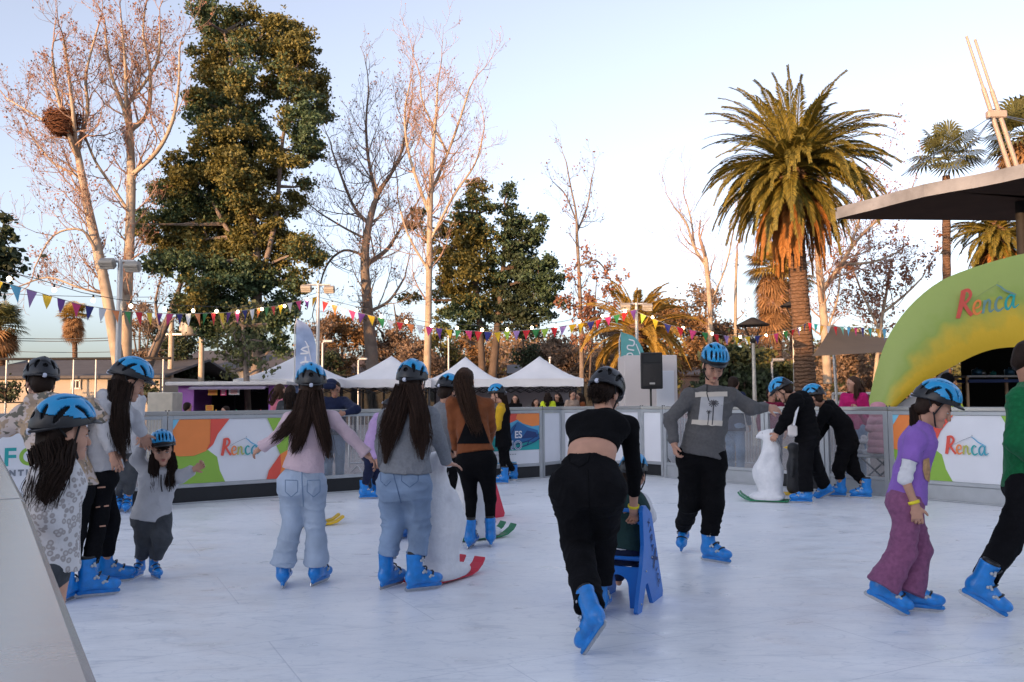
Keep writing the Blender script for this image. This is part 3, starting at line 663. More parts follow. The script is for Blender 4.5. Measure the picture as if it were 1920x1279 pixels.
for a_ in range(0, 360, 60): seam(mt, [(1329, 772), (1329 + 5 * math.cos(R(a_)), 772 - 4 * math.sin(R(a_)))], .003, PINK_, 'palm_print', p['root'], .006)
seam(mt, [(1326, 722), (1325, 738), (1329, 752)], .004, STRAP, 'strap_end', p['root'], .008)
# --- kid in grey hoodie facing camera
Y = Yg(278, 1084)
p = person('small_kid', 'small child in light grey hoodie and washed grey trousers facing the camera, hand held', Y, 175,
    dict(P=(284, 965), N=(302, 880, 0), H=(304, 846, -.02), EL=(338, 894, -.02), WL=(364, 880, -.03), ER=(256, 862, 0), WR=(266, 838, .02), KL=(304, 1010, -.06), KR=(272, 1012, -.03), SL=(324, 892, 0), SR=(279, 886, 0)),
    feet=[(291, 1084, 160, 0, 0, .004, .64), (259, 1082, 205, 0, 0, .004, .64)], s=.62, w=1.12, vox=.0075, head=(176, 4, -3), helmet=('blue', .95), hs=.93,
    hair=[([('h', -.06, .02, -.02), ('h', -.075, .045, -.12), (318, 905, -.08), (320, 915, -.09)], [.03, .035, .025, .008]), ([('h', .06, .02, -.02), ('h', .07, .05, -.12), (288, 905, -.08), (288, 918, -.09)], [.03, .035, .03, .008]), ([('h', -.045, .075, .05), ('h', 0, .092, .035), ('h', .045, .075, .05)], [.015, .016, .015])],
    top=dict(m=F_LGREY, hem=.06, off=.035, rs=.085, re=.082, rc=.070, amp=.008, hood=False), legs=dict(m=F_DGREY, rt=.115, rk=.112, rh=.085, hem=.05, amp=.014, rw=(.17, .14)), grip=(.7, .9), palms=[None, ((.1, 0, 1), (-1, 0, 0))])
cord = MB()
for sx in (-1, 1): cord.tube([D(309 + sx * 7, 890, Y - .095), D(310 + sx * 8, 910, Y - .11), D(311 + sx * 7, 922, Y - .115)], .005, STRAP, 5)
cord.obj('hood_cord', p['root'])
# --- tall girl in white hoodie
Y = Yg(190, 1108)
p = person('white_hoodie_girl', 'tall girl in pale grey hoodie and ripped black jeans holding the small child hand', Y, 82,
    dict(P=(190, 890, .0), M=(188, 845, 0), N=(215, 745, .0), H=(242, 718, 0), EL=(252, 785, .14), WL=(268, 816, .25), ER=(200, 815, -.16), WR=(212, 850, -.18), KL=(208, 975, .10), KR=(186, 970, -.06), SL=(222, 765, .14), SR=(196, 768, -.13)),
    feet=[(210, 1093, 82, 0, 0), (179, 1118, 88, 0, 0)], s=.95, w=.9, vox=.008, head=(84, 24, 0), helmet='blue',
    hair=[([('h', .05, -.02, -.02), (225, 765, -.17), (228, 810, -.2), (232, 855, -.2)], [.05, .055, .05, .03]), ([('h', .03, -.08, -.02), (214, 770, -.14), (222, 815, -.19), (234, 866, -.19)], [.05, .05, .045, .015])],
    top=dict(m=F_LGREY, hem=-.03, off=.032, rs=.074, re=.06, rc=.046, amp=.008, hood=True), legs=dict(m=F_BLKJ, rt=.092, rk=.068, rh=.058, hem=.07, amp=.006, rw=(.15, .13)), grip=(.5, .5))
for (x, y, w_) in ((190, 913, 15), (199, 948, 9), (192, 986, 11), (184, 950, 8)): patch(p['me']['legs'], [(x - w_ / 2, y), (x - w_ / 2, y + 2.5)], [(x + w_ / 2, y - 1.5), (x + w_ / 2, y + 1.5)], SKIN, 'ripped_hole', p['root'], .003, 5, 2)
# --- camo jacket person
Y = Yg(120, 1122)
person('camo_person', 'person in pale camouflage jacket and black helmet seen from behind, arms spread', Y, 10,
    dict(P=(122, 915), N=(88, 752, .06), H=(76, 720, .09), EL=(14, 800, -.02), WL=(-24, 812, .1), ER=(165, 765, .02), WR=(205, 790, .08), KL=(112, 1000, .05), KR=(140, 1000, .02), SL=(45, 780, .0), SR=(126, 762, .02)),
    feet=[(100, 1125, 0, 0, 0), (131, 1125, 30, 0, 0)], s=.97, w=1.05, vox=.0085, head=(-10, 16, -6), helmet='black', top=dict(m=F_CAMO, hem=.03, off=.045, rs=.085, re=.075, rc=.055, amp=.010, hood=True, name='jacket'), legs=dict(m=F_BLKJ, rt=.095, rk=.074, rh=.066, hem=.06, amp=.006))
# --- leopard fleece child
Y = 3.42
person('leopard_child', 'child in white leopard fleece and blue helmet at the near rail, face in profile', Y, 62,
    dict(P=(92, 1052), N=(108, 866, .0), H=(121, 816, .02), ER=(86, 968, -.10), WR=(118, 1006, -.04), EL=(124, 945, .10), WL=(112, 925, .24), SL=(124, 894, .08), SR=(84, 894, -.06), AL=(108, 1330, .05), AR=(85, 1330, -.05)),
    s=.72, w=.72, hands=False, vox=.0075, head=(70, 2, 0), helmet=('blue', .98), hs=.88,
    hair=[([('h', .02, -.08, -.04), (98, 875, -.07), (80, 925, -.11), (66, 958, -.10)], [.06, .062, .045, .015]), ([('h', .0, -.09, -.06), (92, 880, -.05), (72, 915, -.07), (62, 942, -.07)], [.05, .05, .04, .012]), ([('h', .055, -.01, -.04), (116, 870, -.10), (98, 900, -.13), (84, 952, -.13)], [.035, .04, .04, .015])],
    top=dict(m=F_LEO, hem=.05, off=.028, rs=.07, re=.066, rc=.05, amp=.007, name='fleece_jacket'), legs=dict(m=F_DGREY, rt=.078, rk=.062, rh=.055, amp=.005, rw=(.14, .10)))
# --- person behind the tall girl
Y = Yg(240, 962)
person('grey_sleeve_person', 'person in dark trousers at the boards, mostly hidden behind the tall girl', Y, 200,
    dict(P=(243, 845), N=(240, 745), H=(232, 722), EL=(263, 775, 0), WL=(262, 815, -.05), ER=(222, 780, 0), WR=(215, 820, 0), KL=(246, 895, .02), KR=(232, 895)), feet=[(238, 960, 190, 0, 0), (224, 957, 180, 0, 0)], s=.93, vox=.012, head=(190, 10, 0), top=dict(m=F_LGREY, hem=.03), legs=dict(m=F_DGREY, hem=.07))
# --- lilac kid
Y = Yg(698, 936)
person('lilac_kid', 'child in lilac hooded jacket and navy trousers bending forward at the boards, blue skates', Y, 75,
    dict(P=(694, 848), N=(716, 782, 0), H=(732, 770, 0), EL=(720, 835, .15), WL=(735, 860, .1), ER=(698, 840, -.16), WR=(705, 862, -.2), KL=(705, 888, .06), KR=(690, 888, -.05), SR=(704, 793, -.15)), feet=[(712, 932, 90, 0, 0), (690, 935, 85, 0, 0)], s=.84, w=1.05, vox=.011, head=(80, 40, 0), helmet='black',
    top=dict(m=F_LILAC, hem=.05, off=.04, rs=.085, re=.08, rc=.06, hood=True, amp=.009, name='jacket'), legs=dict(m=F_NAVY, hem=.06))
# --- grey person hidden between hoodie girl and brown woman, and a child
Y = Yg(800, 1008)
person('grey_coat_skater', 'skater in grey coat half hidden between the grey hoodie girl and brown jacket woman', Y, 30,
    dict(P=(812, 868), N=(836, 758), H=(840, 736), EL=(834, 808, -.05), WL=(840, 838, .05), ER=(858, 805, .1), WR=(855, 838, .15), KL=(778, 930), KR=(805, 930), SL=(822, 774, 0), SR=(852, 772, 0)), feet=[(752, 1010, 20, 10, 0), (790, 1006, 10, 0, 0)], s=.90, vox=.012, head=(40, 20, 0), helmet='blue', top=dict(m=F_GREY, hem=.1, off=.03, name='coat'), legs=dict(m=F_BLACK, hem=.06))
Y = 9.6
person('hidden_child', 'child with blue helmet behind the white bears, only helmet and dark jacket showing', Y, 20,
    dict(P=(846, 905), N=(842, 845), H=(839, 824), EL=(830, 875), WL=(832, 895, .1), ER=(862, 875), WR=(862, 895, .1), AL=(842, 965), AR=(856, 965)), s=.62, vox=.013, head=(10, 5, 0), helmet=('blue', .95), hs=.92, top=dict(m=F_BLACK), legs=dict(m=F_BLACK))
# --- varsity jacket kid
Y = Yg(950, 905)
person('varsity_kid', 'teenager in black varsity jacket with yellow sleeves beside the snow sled poster', Y, -75,
    dict(P=(944, 830), N=(941, 758), H=(932, 741), EL=(932, 800, -.14), WL=(928, 806, -.2), ER=(945, 790, .15), WR=(935, 805, .2), KL=(942, 865), KR=(950, 863), SL=(938, 768, -.15)), feet=[(940, 907, -80, 0, 0), (958, 900, -70, 0, 0)], s=.88, vox=.0115, head=(-80, 12, 0), helmet='blue',
    hair=[([('h', 0, -.1, -.03), (950, 772, -.05), (952, 790, -.05)], [.05, .045, .01])], top=dict(m=F_YEL, off=.02, rs=.078, re=.068, rc=.05, name='yellow_sleeves'), vest=dict(m=F_BLACK, hem=.07, name='varsity_jacket'), legs=dict(m=F_BLACK, rt=.08, rk=.06, rh=.055, hem=.07))
# --- puffer person pushing the white bear
Y = Yg(1520, 942)
p = person('puffer_person', 'person in black puffer jacket with white bag strap, head bowed over a white bear', Y, -82,
    dict(P=(1514, 818), N=(1500, 740), H=(1468, 734), EL=(1474, 785, -.17), WL=(1457, 812, -.12), ER=(1476, 785, .15), WR=(1457, 812, .08), KL=(1510, 880, -.08), KR=(1530, 872, .08), SL=(1492, 752, -.17), SR=(1496, 755, .17)), feet=[(1505, 943, -88, 0, 0), (1550, 930, -70, 30, 0, .04)], s=.97, w=1.0, vox=.010, head=(-84, 40, 0), helmet='blue',
    top=dict(m=F_BLACK, hem=.05, off=.04, rs=.09, re=.075, rc=.05, puff=True, amp=.004, name='puffer_jacket'), legs=dict(m=F_BLKJ, rt=.105, rk=.092, rh=.092, hem=-.02, amp=.006))
b = MB(); b.tube([D(1499, 752, Y - .22), D(1493, 775, Y - .26), D(1488, 798, Y - .26)], .016, F_WHITE, 6); b.box(D(1486, 808, Y - .24), (.12, .05, .14), mat('pale_bag', (.6, .55, .52), .7), bev=.02); b.obj('shoulder_bag', p['root'])
# --- boy in black hoodie leaning
Y = Yg(1592, 932)
person('black_hoodie_boy', 'boy in black hoodie and joggers leaning forward right of the puffer jacket skater', Y, -78,
    dict(P=(1588, 828), M=(1580, 795, 0), N=(1548, 758), H=(1526, 746), EL=(1532, 800, -.15), WL=(1524, 830, -.05), ER=(1545, 800, .15), WR=(1532, 825, .2), KL=(1573, 880, -.05), KR=(1600, 880, .05), SL=(1550, 770, -.16), SR=(1548, 768, .16)), feet=[(1570, 931, -78, 0, 0), (1617, 934, -84, 0, 0)], s=.95, vox=.010, head=(-82, 14, 0), helmet='blue', skin=SKIN2,
    top=dict(m=F_BLACK, hem=.02, off=.035, rs=.085, re=.07, rc=.05, hood=True), legs=dict(m=F_BLACK, rt=.105, rk=.09, rh=.065, hem=.09, amp=.012))
# --- purple shirt girl
Y = Yg(1700, 1146)
p = person('purple_girl', 'girl in purple T-shirt over white sleeves and flared mauve trousers skating right', Y, 86,
    dict(P=(1700, 935), M=(1708, 885, 0), N=(1728, 800, .0), H=(1752, 764, .0), EL=(1704, 898, .15), WL=(1708, 938, .17), ER=(1697, 898, -.14), WR=(1716, 948, -.17), KL=(1722, 1030, .06), KR=(1692, 1035, -.06), SL=(1728, 822, .11), SR=(1716, 824, -.12)),
    feet=[(1722, 1145, 88, 0, 0), (1656, 1134, 90, 26, 0, .055)], s=.82, w=.98, vox=.0075, head=(88, 26, 0), helmet='blue', hs=.99,
    hair=[([('h', .0, -.075, -.0), ('h', .0, -.11, -.06), (1718, 822, -.09), (1706, 855, -.12), (1699, 900, -.11)], [.012, .022, .028, .024, .008])],
    top=dict(m=F_PURP, hem=.02, off=.022, rs=.072, re=.066, sl=.55, amp=.007, name='t_shirt'), legs=dict(m=F_MAUVE, rt=.105, rk=.098, rh=.125, hem=-.06, amp=.008, rw=(.145, .125)), grip=(.6, .6), palms=[None, ((.12, -.05, -1), (-.2, -1, 0))])
J = p['J']; t = SDF(.0075, .015)
for S_, E_, W_ in ((p['SL'], 'EL', 'WL'), (p['SR'], 'ER', 'WR')):
    t = SDF(.0075, .015); t.ecap(S_ + (J[E_] - S_) * .4, J[E_], .045, .042); t.ecap(J[E_], J[E_] + (J[W_] - J[E_]) * .05, .042, .038, flat_b=True)
    V, Q = t.build(); part('white_sleeve', mesh_np('white_sleeve', wrinkle(V, Q, .005, 5, 34, 2), Q, F_WHITE), p['root'])
patch(p['me']['top'], [(1730, 862), (1729, 880), (1733, 898)], [(1741, 858), (1743, 880), (1742, 905)], mat('print_tan', (.46, .26, .12), .8, 0, .3, 40), 'shirt_print', p['root'], .005); bracelet(p, J['WR'] + (J['ER'] - J['WR']) * .12, J['WR'] - J['ER'], .030, wdt=.02)
# --- green sweater person at the edge
Y = Yg(1838, 1136)
person('green_person', 'person in green knitted sweater and black trousers skating out at the edge of the picture', Y, 80,
    dict(P=(1930, 905), N=(1934, 725), H=(1936, 676), M=(1925, 840, 0), EL=(1950, 830, .17), WL=(1985, 870, .2), ER=(1908, 828, -.18), WR=(1950, 868, -.2), KL=(1960, 1020, .1), KR=(1886, 1020, -.08), SL=(1935, 745, .15), SR=(1916, 750, -.15)), feet=[(1990, 1140, 88, 0, 0), (1836, 1134, 92, 28, 0, .06)], s=1.0, w=1.0, vox=.008, head=(85, 20, 0), skin=SKIN2,
    top=dict(m=F_GREEN, hem=.03, off=.035, rs=.085, re=.075, rc=.055, amp=.008), legs=dict(m=F_BLKJ, rt=.115, rk=.085, rh=.075, hem=.02, amp=.007))
# --- child on the blue sled
Y = Yg(1180, 1150) + .22
person('sled_child', 'child in dark green jacket with white sleeves sitting on the blue push sled, blue helmet', Y, 20,
    dict(P=(1168, 1028, .12), N=(1182, 925, .22), H=(1188, 892, .26), EL=(1140, 970, .15), WL=(1150, 1000, .35), ER=(1214, 968, .22), WR=(1208, 995, .40), KL=(1160, 1030, .42), KR=(1198, 1035, .46), AL=(1160, 1092, .5), AR=(1195, 1095, .52), SL=(1160, 940, .2), SR=(1202, 942, .22)), s=.66, w=1.05, vox=.009, head=(15, 8, 0), helmet=('blue', .93), hs=.93,
    top=dict(m=F_WHITE, off=.03, rs=.085, re=.09, rc=.06, name='white_sleeves'), vest=dict(m=F_TEAL, hem=.03, off=.04, name='jacket'), legs=dict(m=F_NAVY, rt=.1))

# ------------------------------------------------------------ onlookers outside the boards
def stand(key, label, px, Y, h, yaw, topm, legm, head=None, group=None, vox=.013, z0=0.0, **kw):
    x = D(px, 700, Y)[0]; s = h / 1.75; B = head_frame(yaw + math.degrees(math.atan2(x, Y)), 0); f = np.array([x, Y, z0]); L = lambda r, u, fw=0: f + B[0] * r * s + np.array([0, 0, u * s]) + B[1] * fw * s
    J = dict(P=L(0, .95), N=L(0, 1.47), H=L(0, 1.635, .03), EL=L(-.26, 1.16, -.01), WL=L(-.24, .93, .10), ER=L(.26, 1.16, -.01), WR=L(.24, .93, .10), AL=L(-.09, .09), AR=L(.10, .09), KL=L(-.09, .5, .02), KR=L(.1, .5, .02))
    J.update(kw.pop('J', {})); t = dict(m=topm); t.update(kw.pop('top', {})); l_ = dict(m=legm, hem=0); l_.update(kw.pop('legs', {}))
    p = person(key, label, Y, yaw, J, s=s, vox=vox, head=head or (yaw, 5, 0), top=t, legs=l_, group=group, **kw)
    for sx in (-.09, .1): shoe(p['root'], L(sx, 0), yaw, BLKP, s)
    return p
def longhair(n=.55): return [([('h', 0, -.06, .02), ('h', 0, -.11, -.08), ('h', 0, -.12, -.22), ('h', 0, -.11, -n * .6)], [.07, .08, .075, .02]), ([('h', .07, -.01, .0), ('h', .085, .0, -.15), ('h', .09, .01, -.3)], [.03, .04, .01]), ([('h', -.07, -.01, .0), ('h', -.085, .0, -.15), ('h', -.09, .01, -.3)], [.03, .04, .01])]
stand('magenta_woman', 'woman with long brown hair in magenta sweater outside the boards by the shoe table', 1600, 13.2, 1.66, 205, F_MAG, F_JEAN2, head=(238, 0, 0), hair=longhair(.7), hairm=HAIRB, J=dict(WL=D(1608, 768, 12.9), EL=D(1632, 800, 13.1), WR=D(1590, 772, 12.8), ER=D(1570, 800, 13.0)))
stand('magenta_onlooker', 'onlooker in dark magenta top behind the boards, mostly hidden by the puffer jacket skater', 1446, 14.2, 1.50, 180, fabric('wine', (.16, .006, .035)), F_NAVY, head=(160, 10, 0))
stand('dark_onlooker', 'person in dark jacket and jeans standing outside the glass behind the sweater man', 1374, 14.4, 1.70, 30, F_NAVY, F_JEAN2, top=dict(hem=.12, off=.04, name='jacket'))
stand('cap_man', 'man in navy cap and dark jacket leaning on the boards behind the pale pink girl', 628, 12.95, 1.62, 175, F_NAVY, F_JEAN2, head=(178, 14, 0), skin=SKIN2, top=dict(off=.045, rs=.085, re=.075, name='jacket'), J=dict(EL=D(668, 768, 12.7), WL=D(645, 775, 12.5), ER=D(605, 790, 12.8), WR=D(632, 778, 12.55)))
p = PEOPLE['cap_man']; b = MB(); c = D(621, 722, 12.92)
t = SDF(.012, .01); t.ell(c + np.array([0, 0, .0]), (.105, .12, .10)); t.ell(c + np.array([0, 0, -.10]), (.2, .2, .09), sub=True); t.ecap(c + np.array([-.05, -.12, -.02]), c + np.array([.05, -.12, -.02]), .05, .05, k=.01); V, Q = t.build(); part('cap', mesh_np('cap', V, Q, F_NAVY), p)
stand('pink_backpack_woman', 'woman in pink jacket with dark backpack beyond the boards, near the feather flag', 524, 14.6, 1.62, 60, fabric('rose_jacket', (.55, .16, .22)), F_NAVY, head=(75, 5, 0), hairm=HAIRB, hair=longhair(.3))
stand('brown_hair_woman', 'woman with long dark brown hair seen from behind beside the pink jacket woman', 545, 13.8, 1.58, 10, F_DGREY, F_NAVY, hair=longhair(.8))
stand('hivis_man', 'man in hi-vis yellow jacket and black beanie working beside the inflatable arch', 1784, 15.8, 1.66, 60, F_HIVIS, F_NAVY, head=(82, 25, 0), J=dict(H=D(1780, 718, 15.8), N=D(1776, 738, 15.8)), top=dict(off=.05, rs=.09, re=.08, name='jacket'))
p = PEOPLE['hivis_man']; c = D(1776, 709, 15.8); t = SDF(.012, .01); t.ell(c, (.11, .115, .105)); t.ecap(c + np.array([0, 0, -.05]), c + np.array([0, 0, -.02]), .112, .112); V, Q = t.build(); part('beanie', mesh_np('beanie', V, Q, F_BLACK), p)
for key, lab, px, Y_, h, yaw, tm, hr in (('tent_a', 'seated onlooker in black printed top under the white gazebo, by the poster', 966, 24, 1.46, 190, F_BLACK, .3), ('tent_b', 'child in dark red scarf leaning low under the white gazebo', 1004, 23.5, 1.34, 160, fabric('brick', (.16, .03, .025)), .3),
        ('tent_c', 'woman in lime green top seen from behind under the white gazebo', 1027, 23, 1.52, 5, F_HIVIS, .5), ('tent_d', 'dark haired woman in black next to the lime green top under the gazebo', 1046, 23.3, 1.50, 215, F_BLACK, .6), ('tent_e', 'toddler in beige coat held up at the gazebo edge', 1072, 22.6, 1.56, 150, fabric('beige_coat', (.36, .26, .20)), 0), ('tent_f', 'woman in rust coat holding the toddler at the gazebo edge', 1087, 22.8, 1.50, 235, F_RUST, .2)):
    stand(key, lab, px, Y_, h, yaw, tm, F_NAVY, hair=longhair(hr) if hr else None, group='onlookers under the gazebos', vox=.016)
stand('kiosk_customer', 'dark haired person in navy jacket sitting at the purple kiosk', 352, 20, 1.30, 60, F_NAVY, F_NAVY, vox=.016)
stand('kiosk_orange', 'person in bright orange top bending by the purple kiosk counter', 425, 20.4, 1.2, 250, fabric('bright_orange', (.75, .07, .01)), F_NAVY, vox=.016)
# ============================================================ rink, boards and props
def ice_mat():
    m = mat('ice_panels', (.87, .885, .90), .38, 0, .05, .7, .10, 3, spec=.5); nt = m.node_tree; n = nt.nodes; l = nt.links; b = n['Principled BSDF']
    tc = n.new('ShaderNodeTexCoord'); cur = b.inputs['Base Color'].links[0].from_socket
    def layer(fac, col):
        nonlocal cur
        mx = n.new('ShaderNodeMix'); mx.data_type = 'RGBA'; l.new(fac, mx.inputs[0]); l.new(cur, mx.inputs[6]); mx.inputs[7].default_value = (*col, 1); cur = mx.outputs[2]
    def noise(sc, rot, sx, sy, det, dist, off):
        mp = n.new('ShaderNodeMapping'); mp.inputs['Rotation'].default_value = (0, 0, rot); mp.inputs['Scale'].default_value = (sx, sy, 1); mp.inputs['Location'].default_value = (off, off * 1.7, off * .3); l.new(tc.outputs['Object'], mp.inputs[0])
        t = n.new('ShaderNodeTexNoise'); t.inputs['Scale'].default_value = sc; t.inputs['Detail'].default_value = det; t.inputs['Distortion'].default_value = dist; l.new(mp.outputs[0], t.inputs['Vector']); return t.outputs['Fac']
    def rng(v, a, b_, c, d):
        r = n.new('ShaderNodeMapRange'); r.inputs[1].default_value = a; r.inputs[2].default_value = b_; r.inputs[3].default_value = c; r.inputs[4].default_value = d; l.new(v, r.inputs[0]); return r.outputs[0]
    layer(rng(noise(.8, .3, 1, 1.6, 7, .4, 3), .42, .62, 0, .22), (.60, .65, .72)); layer(rng(noise(5, .8, 1, 3, 6, .5, 9), .52, .68, 0, .20), (.52, .57, .64)); layer(rng(noise(30, .2, 1, 2.2, 5, .3, 5), .58, .68, 0, .26), (.48, .52, .59)); layer(rng(noise(22, -.5, 1, 1, 5, .3, 15), .60, .70, 0, .6), (.86, .88, .90))
    for k, (sc, rot, sx, sy, w_, am, col) in enumerate(((.9, .5, 1, 3.5, .010, .34, (.46, .51, .58)), (1.2, -.6, 1, 4, .008, .30, (.45, .50, .57)), (1.6, 1.3, 1, 3, .009, .30, (.47, .52, .59)), (1.1, .1, 1, 5, .009, .5, (.88, .90, .92)), (2.2, -1.1, 1, 4, .010, .28, (.46, .51, .58)), (1.4, .9, 1, 6, .008, .5, (.88, .90, .92)))):
        v = noise(sc, rot, sx, sy, 1.5, .2, 2.3 * k + 1); d_ = n.new('ShaderNodeMath'); d_.operation = 'SUBTRACT'; d_.inputs[1].default_value = .5; l.new(v, d_.inputs[0]); a_ = n.new('ShaderNodeMath'); a_.operation = 'ABSOLUTE'; l.new(d_.outputs[0], a_.inputs[0]); layer(rng(a_.outputs[0], 0, w_, am, 0), col)
    l.new(rng(noise(3, .4, 1, 2, 5, .3, 7), .3, .7, .26, .55), b.inputs['Roughness'])
    br = n.new('ShaderNodeTexBrick'); br.offset = .5; br.inputs['Scale'].default_value = 1; br.inputs['Brick Width'].default_value = 2.0; br.inputs['Row Height'].default_value = 1.0; br.inputs['Mortar Size'].default_value = .004
    mp = n.new('ShaderNodeMapping'); mp.inputs['Rotation'].default_value = (0, 0, R(-27)); l.new(tc.outputs['Object'], mp.inputs[0]); l.new(mp.outputs[0], br.inputs['Vector'])
    sc_ = n.new('ShaderNodeMath'); sc_.operation = 'MULTIPLY'; sc_.inputs[1].default_value = .45; l.new(br.outputs['Fac'], sc_.inputs[0])
    mx = n.new('ShaderNodeMix'); mx.data_type = 'RGBA'; l.new(sc_.outputs[0], mx.inputs[0]); l.new(cur, mx.inputs[6]); mx.inputs[7].default_value = (.42, .46, .52, 1); l.new(mx.outputs[2], b.inputs['Base Color'])
    return m
FRAME = mat('alu_frame', (.42, .44, .46), .38, .35, .08, 5, .03, 60); RAILM = mat('rail_top', (.46, .46, .44), .27, .6, .06, 2.5, .02, 30); KICK = mat('kick_black', (.008, .009, .012), .55, 0, .2, 12)
def glass_mat():
    m = bpy.data.materials.new('clear_panel'); m.use_nodes = True; nt = m.node_tree; n = nt.nodes; l = nt.links; n.clear()
    o = n.new('ShaderNodeOutputMaterial'); t = n.new('ShaderNodeBsdfTransparent'); t.inputs[0].default_value = (.93, .94, .95, 1); g = n.new('ShaderNodeBsdfGlossy'); g.inputs['Roughness'].default_value = .06
    f = n.new('ShaderNodeFresnel'); f.inputs[0].default_value = 1.45; mx = n.new('ShaderNodeMixShader'); l.new(f.outputs[0], mx.inputs[0]); l.new(t.outputs[0], mx.inputs[1]); l.new(g.outputs[0], mx.inputs[2])
    d = n.new('ShaderNodeBsdfDiffuse'); d.inputs[0].default_value = (.6, .62, .65, 1); m2 = n.new('ShaderNodeMixShader'); m2.inputs[0].default_value = .10; l.new(mx.outputs[0], m2.inputs[1]); l.new(d.outputs[0], m2.inputs[2]); l.new(m2.outputs[0], o.inputs[0]); return m
GLASS = glass_mat()
B_ORG = mat('banner_orange', (.86, .25, .06), .5, 0, .03); B_RED = mat('banner_red', (.74, .09, .06), .5, 0, .03); B_WHT = mat('banner_white', (.74, .75, .79), .45, 0, .03, 3); B_GRN = mat('banner_green', (.27, .48, .06), .5, 0, .03); B_LBL = mat('banner_light_blue', (.20, .55, .75), .5, 0, .03)
B_TEAL = mat('banner_teal', (.02, .36, .36), .5, 0, .03); B_BLUE = mat('banner_blue', (.02, .13, .34), .5, 0, .03); B_NAVY = mat('banner_navy', (.012, .04, .16), .5, 0, .03); B_GREY = mat('banner_grey', (.20, .22, .26), .5, 0, .03); B_PURP = mat('pennant_purple', (.16, .05, .28), .7, 0, .05)
B_AMB = mat('banner_amber', (.80, .40, .05), .5, 0, .03); B_SKY = mat('banner_sky', (.10, .40, .62), .5, 0, .03)
class Face:                       # flat printed artwork on a plane: layers 2 mm apart towards the viewer
    def __init__(s, org, u, v, nrm): s.o, s.u, s.v, s.n = map(lambda a: np.asarray(a, float), (org, u, v, nrm)); s.mb = MB(); s.k = 0
    def pt(s, a, b, k=None): return s.o + s.u * a + s.v * b + s.n * (.0025 * (s.k if k is None else k))
    def poly(s, pts, m): s.k += 1; s.mb.add([s.pt(a, b) for a, b in pts], [tuple(range(len(pts)))], m); return s
    def stroke(s, pts, w, m, sub=6):
        s.k += .15; p = np.array(pts, float); w = [w] * len(p) if np.isscalar(w) else w; q = []; ww = []
        for i in range(len(p) - 1):
            p0, p1, p2, p3 = p[max(i - 1, 0)], p[i], p[i + 1], p[min(i + 2, len(p) - 1)]
            for j in range(sub + (i == len(p) - 2)):
                t = j / sub; q.append(.5 * ((2 * p1) + (-p0 + p2) * t + (2 * p0 - 5 * p1 + 4 * p2 - p3) * t * t + (-p0 + 3 * p1 - 3 * p2 + p3) * t ** 3)); ww.append(w[i] * (1 - t) + w[i + 1] * t)
        V = []; n = len(q)
        for i in range(n):
            t = unit(np.array(q[min(i + 1, n - 1)]) - q[max(i - 1, 0)]); nn = np.array([-t[1], t[0]]) * ww[i] / 2; V += [s.pt(*(q[i] + nn)), s.pt(*(q[i] - nn))]
        s.mb.add(V, [(2 * i, 2 * i + 1, 2 * i + 3, 2 * i + 2) for i in range(n - 1)], m); return s
RENCA_C = None
def renca(f, x, y, h, cols, mount):
    """the town's brush-lettered name"""
    def S(pts, w, m): f.stroke([(x + a * h, y + b * h) for a, b in pts], [q * h for q in w] if not np.isscalar(w) else w * h, m)
    S([(.14, 1.0), (.08, .5), (-.02, -.02)], [.20, .20, .17], cols[0]); S([(.04, .96), (.30, 1.0), (.42, .80), (.30, .58), (.10, .48)], [.12, .13, .13, .12, .1], cols[0]); S([(.18, .52), (.34, .24), (.52, .0)], [.13, .13, .14], cols[0])
    S([(.60, .24), (.80, .30), (.80, .48), (.68, .52), (.58, .36), (.60, .12), (.72, .02), (.92, .12)], [.05, .07, .09, .08, .11, .11, .09, .05], cols[1])
    S([(.98, .50), (.97, .25), (.94, .0)], [.09, .1, .1], cols[2]); S([(.96, .24), (1.08, .48), (1.18, .42), (1.18, .16), (1.24, .02), (1.36, .10)], [.06, .08, .1, .1, .08, .05], cols[2])
    S([(1.66, .44), (1.54, .52), (1.42, .34), (1.44, .10), (1.56, .0), (1.74, .10)], [.08, .08, .11, .11, .09, .05], cols[3])
    S([(2.10, .46), (1.96, .52), (1.82, .34), (1.82, .10), (1.92, .0), (2.04, .18), (2.12, .48)], [.07, .08, .10, .11, .09, .07, .07], cols[4]); S([(2.12, .5), (2.10, .16), (2.16, .02), (2.32, .12)], [.09, .1, .08, .04], cols[4])
    S([(.46, .56), (.9, .80), (1.42, 1.02)], [.015, .022, .03], mount[0]); S([(1.40, 1.02), (1.58, .90), (1.75, .74), (2.0, .60), (2.2, .5)], [.03, .06, .07, .06, .03], mount[1]); S([(1.46, 1.0), (1.46, 1.14)], .018, mount[0]); S([(1.42, 1.09), (1.50, 1.09)], .015, mount[0])
RC = [B_RED, B_ORG, mat('ink_olive', (.45, .45, .10), .5, 0, .03), B_TEAL, mat('ink_teal_blue', (.04, .32, .42), .5, 0, .03)]; RMT = [B_GREY, B_SKY]
RAILZ = 1.225
def circ(cx, cy, r, a0, a1, n=14): return [(cx + r * math.cos(R(a0 + (a1 - a0) * i / n)), cy + r * math.sin(R(a0 + (a1 - a0) * i / n))) for i in range(n + 1)]
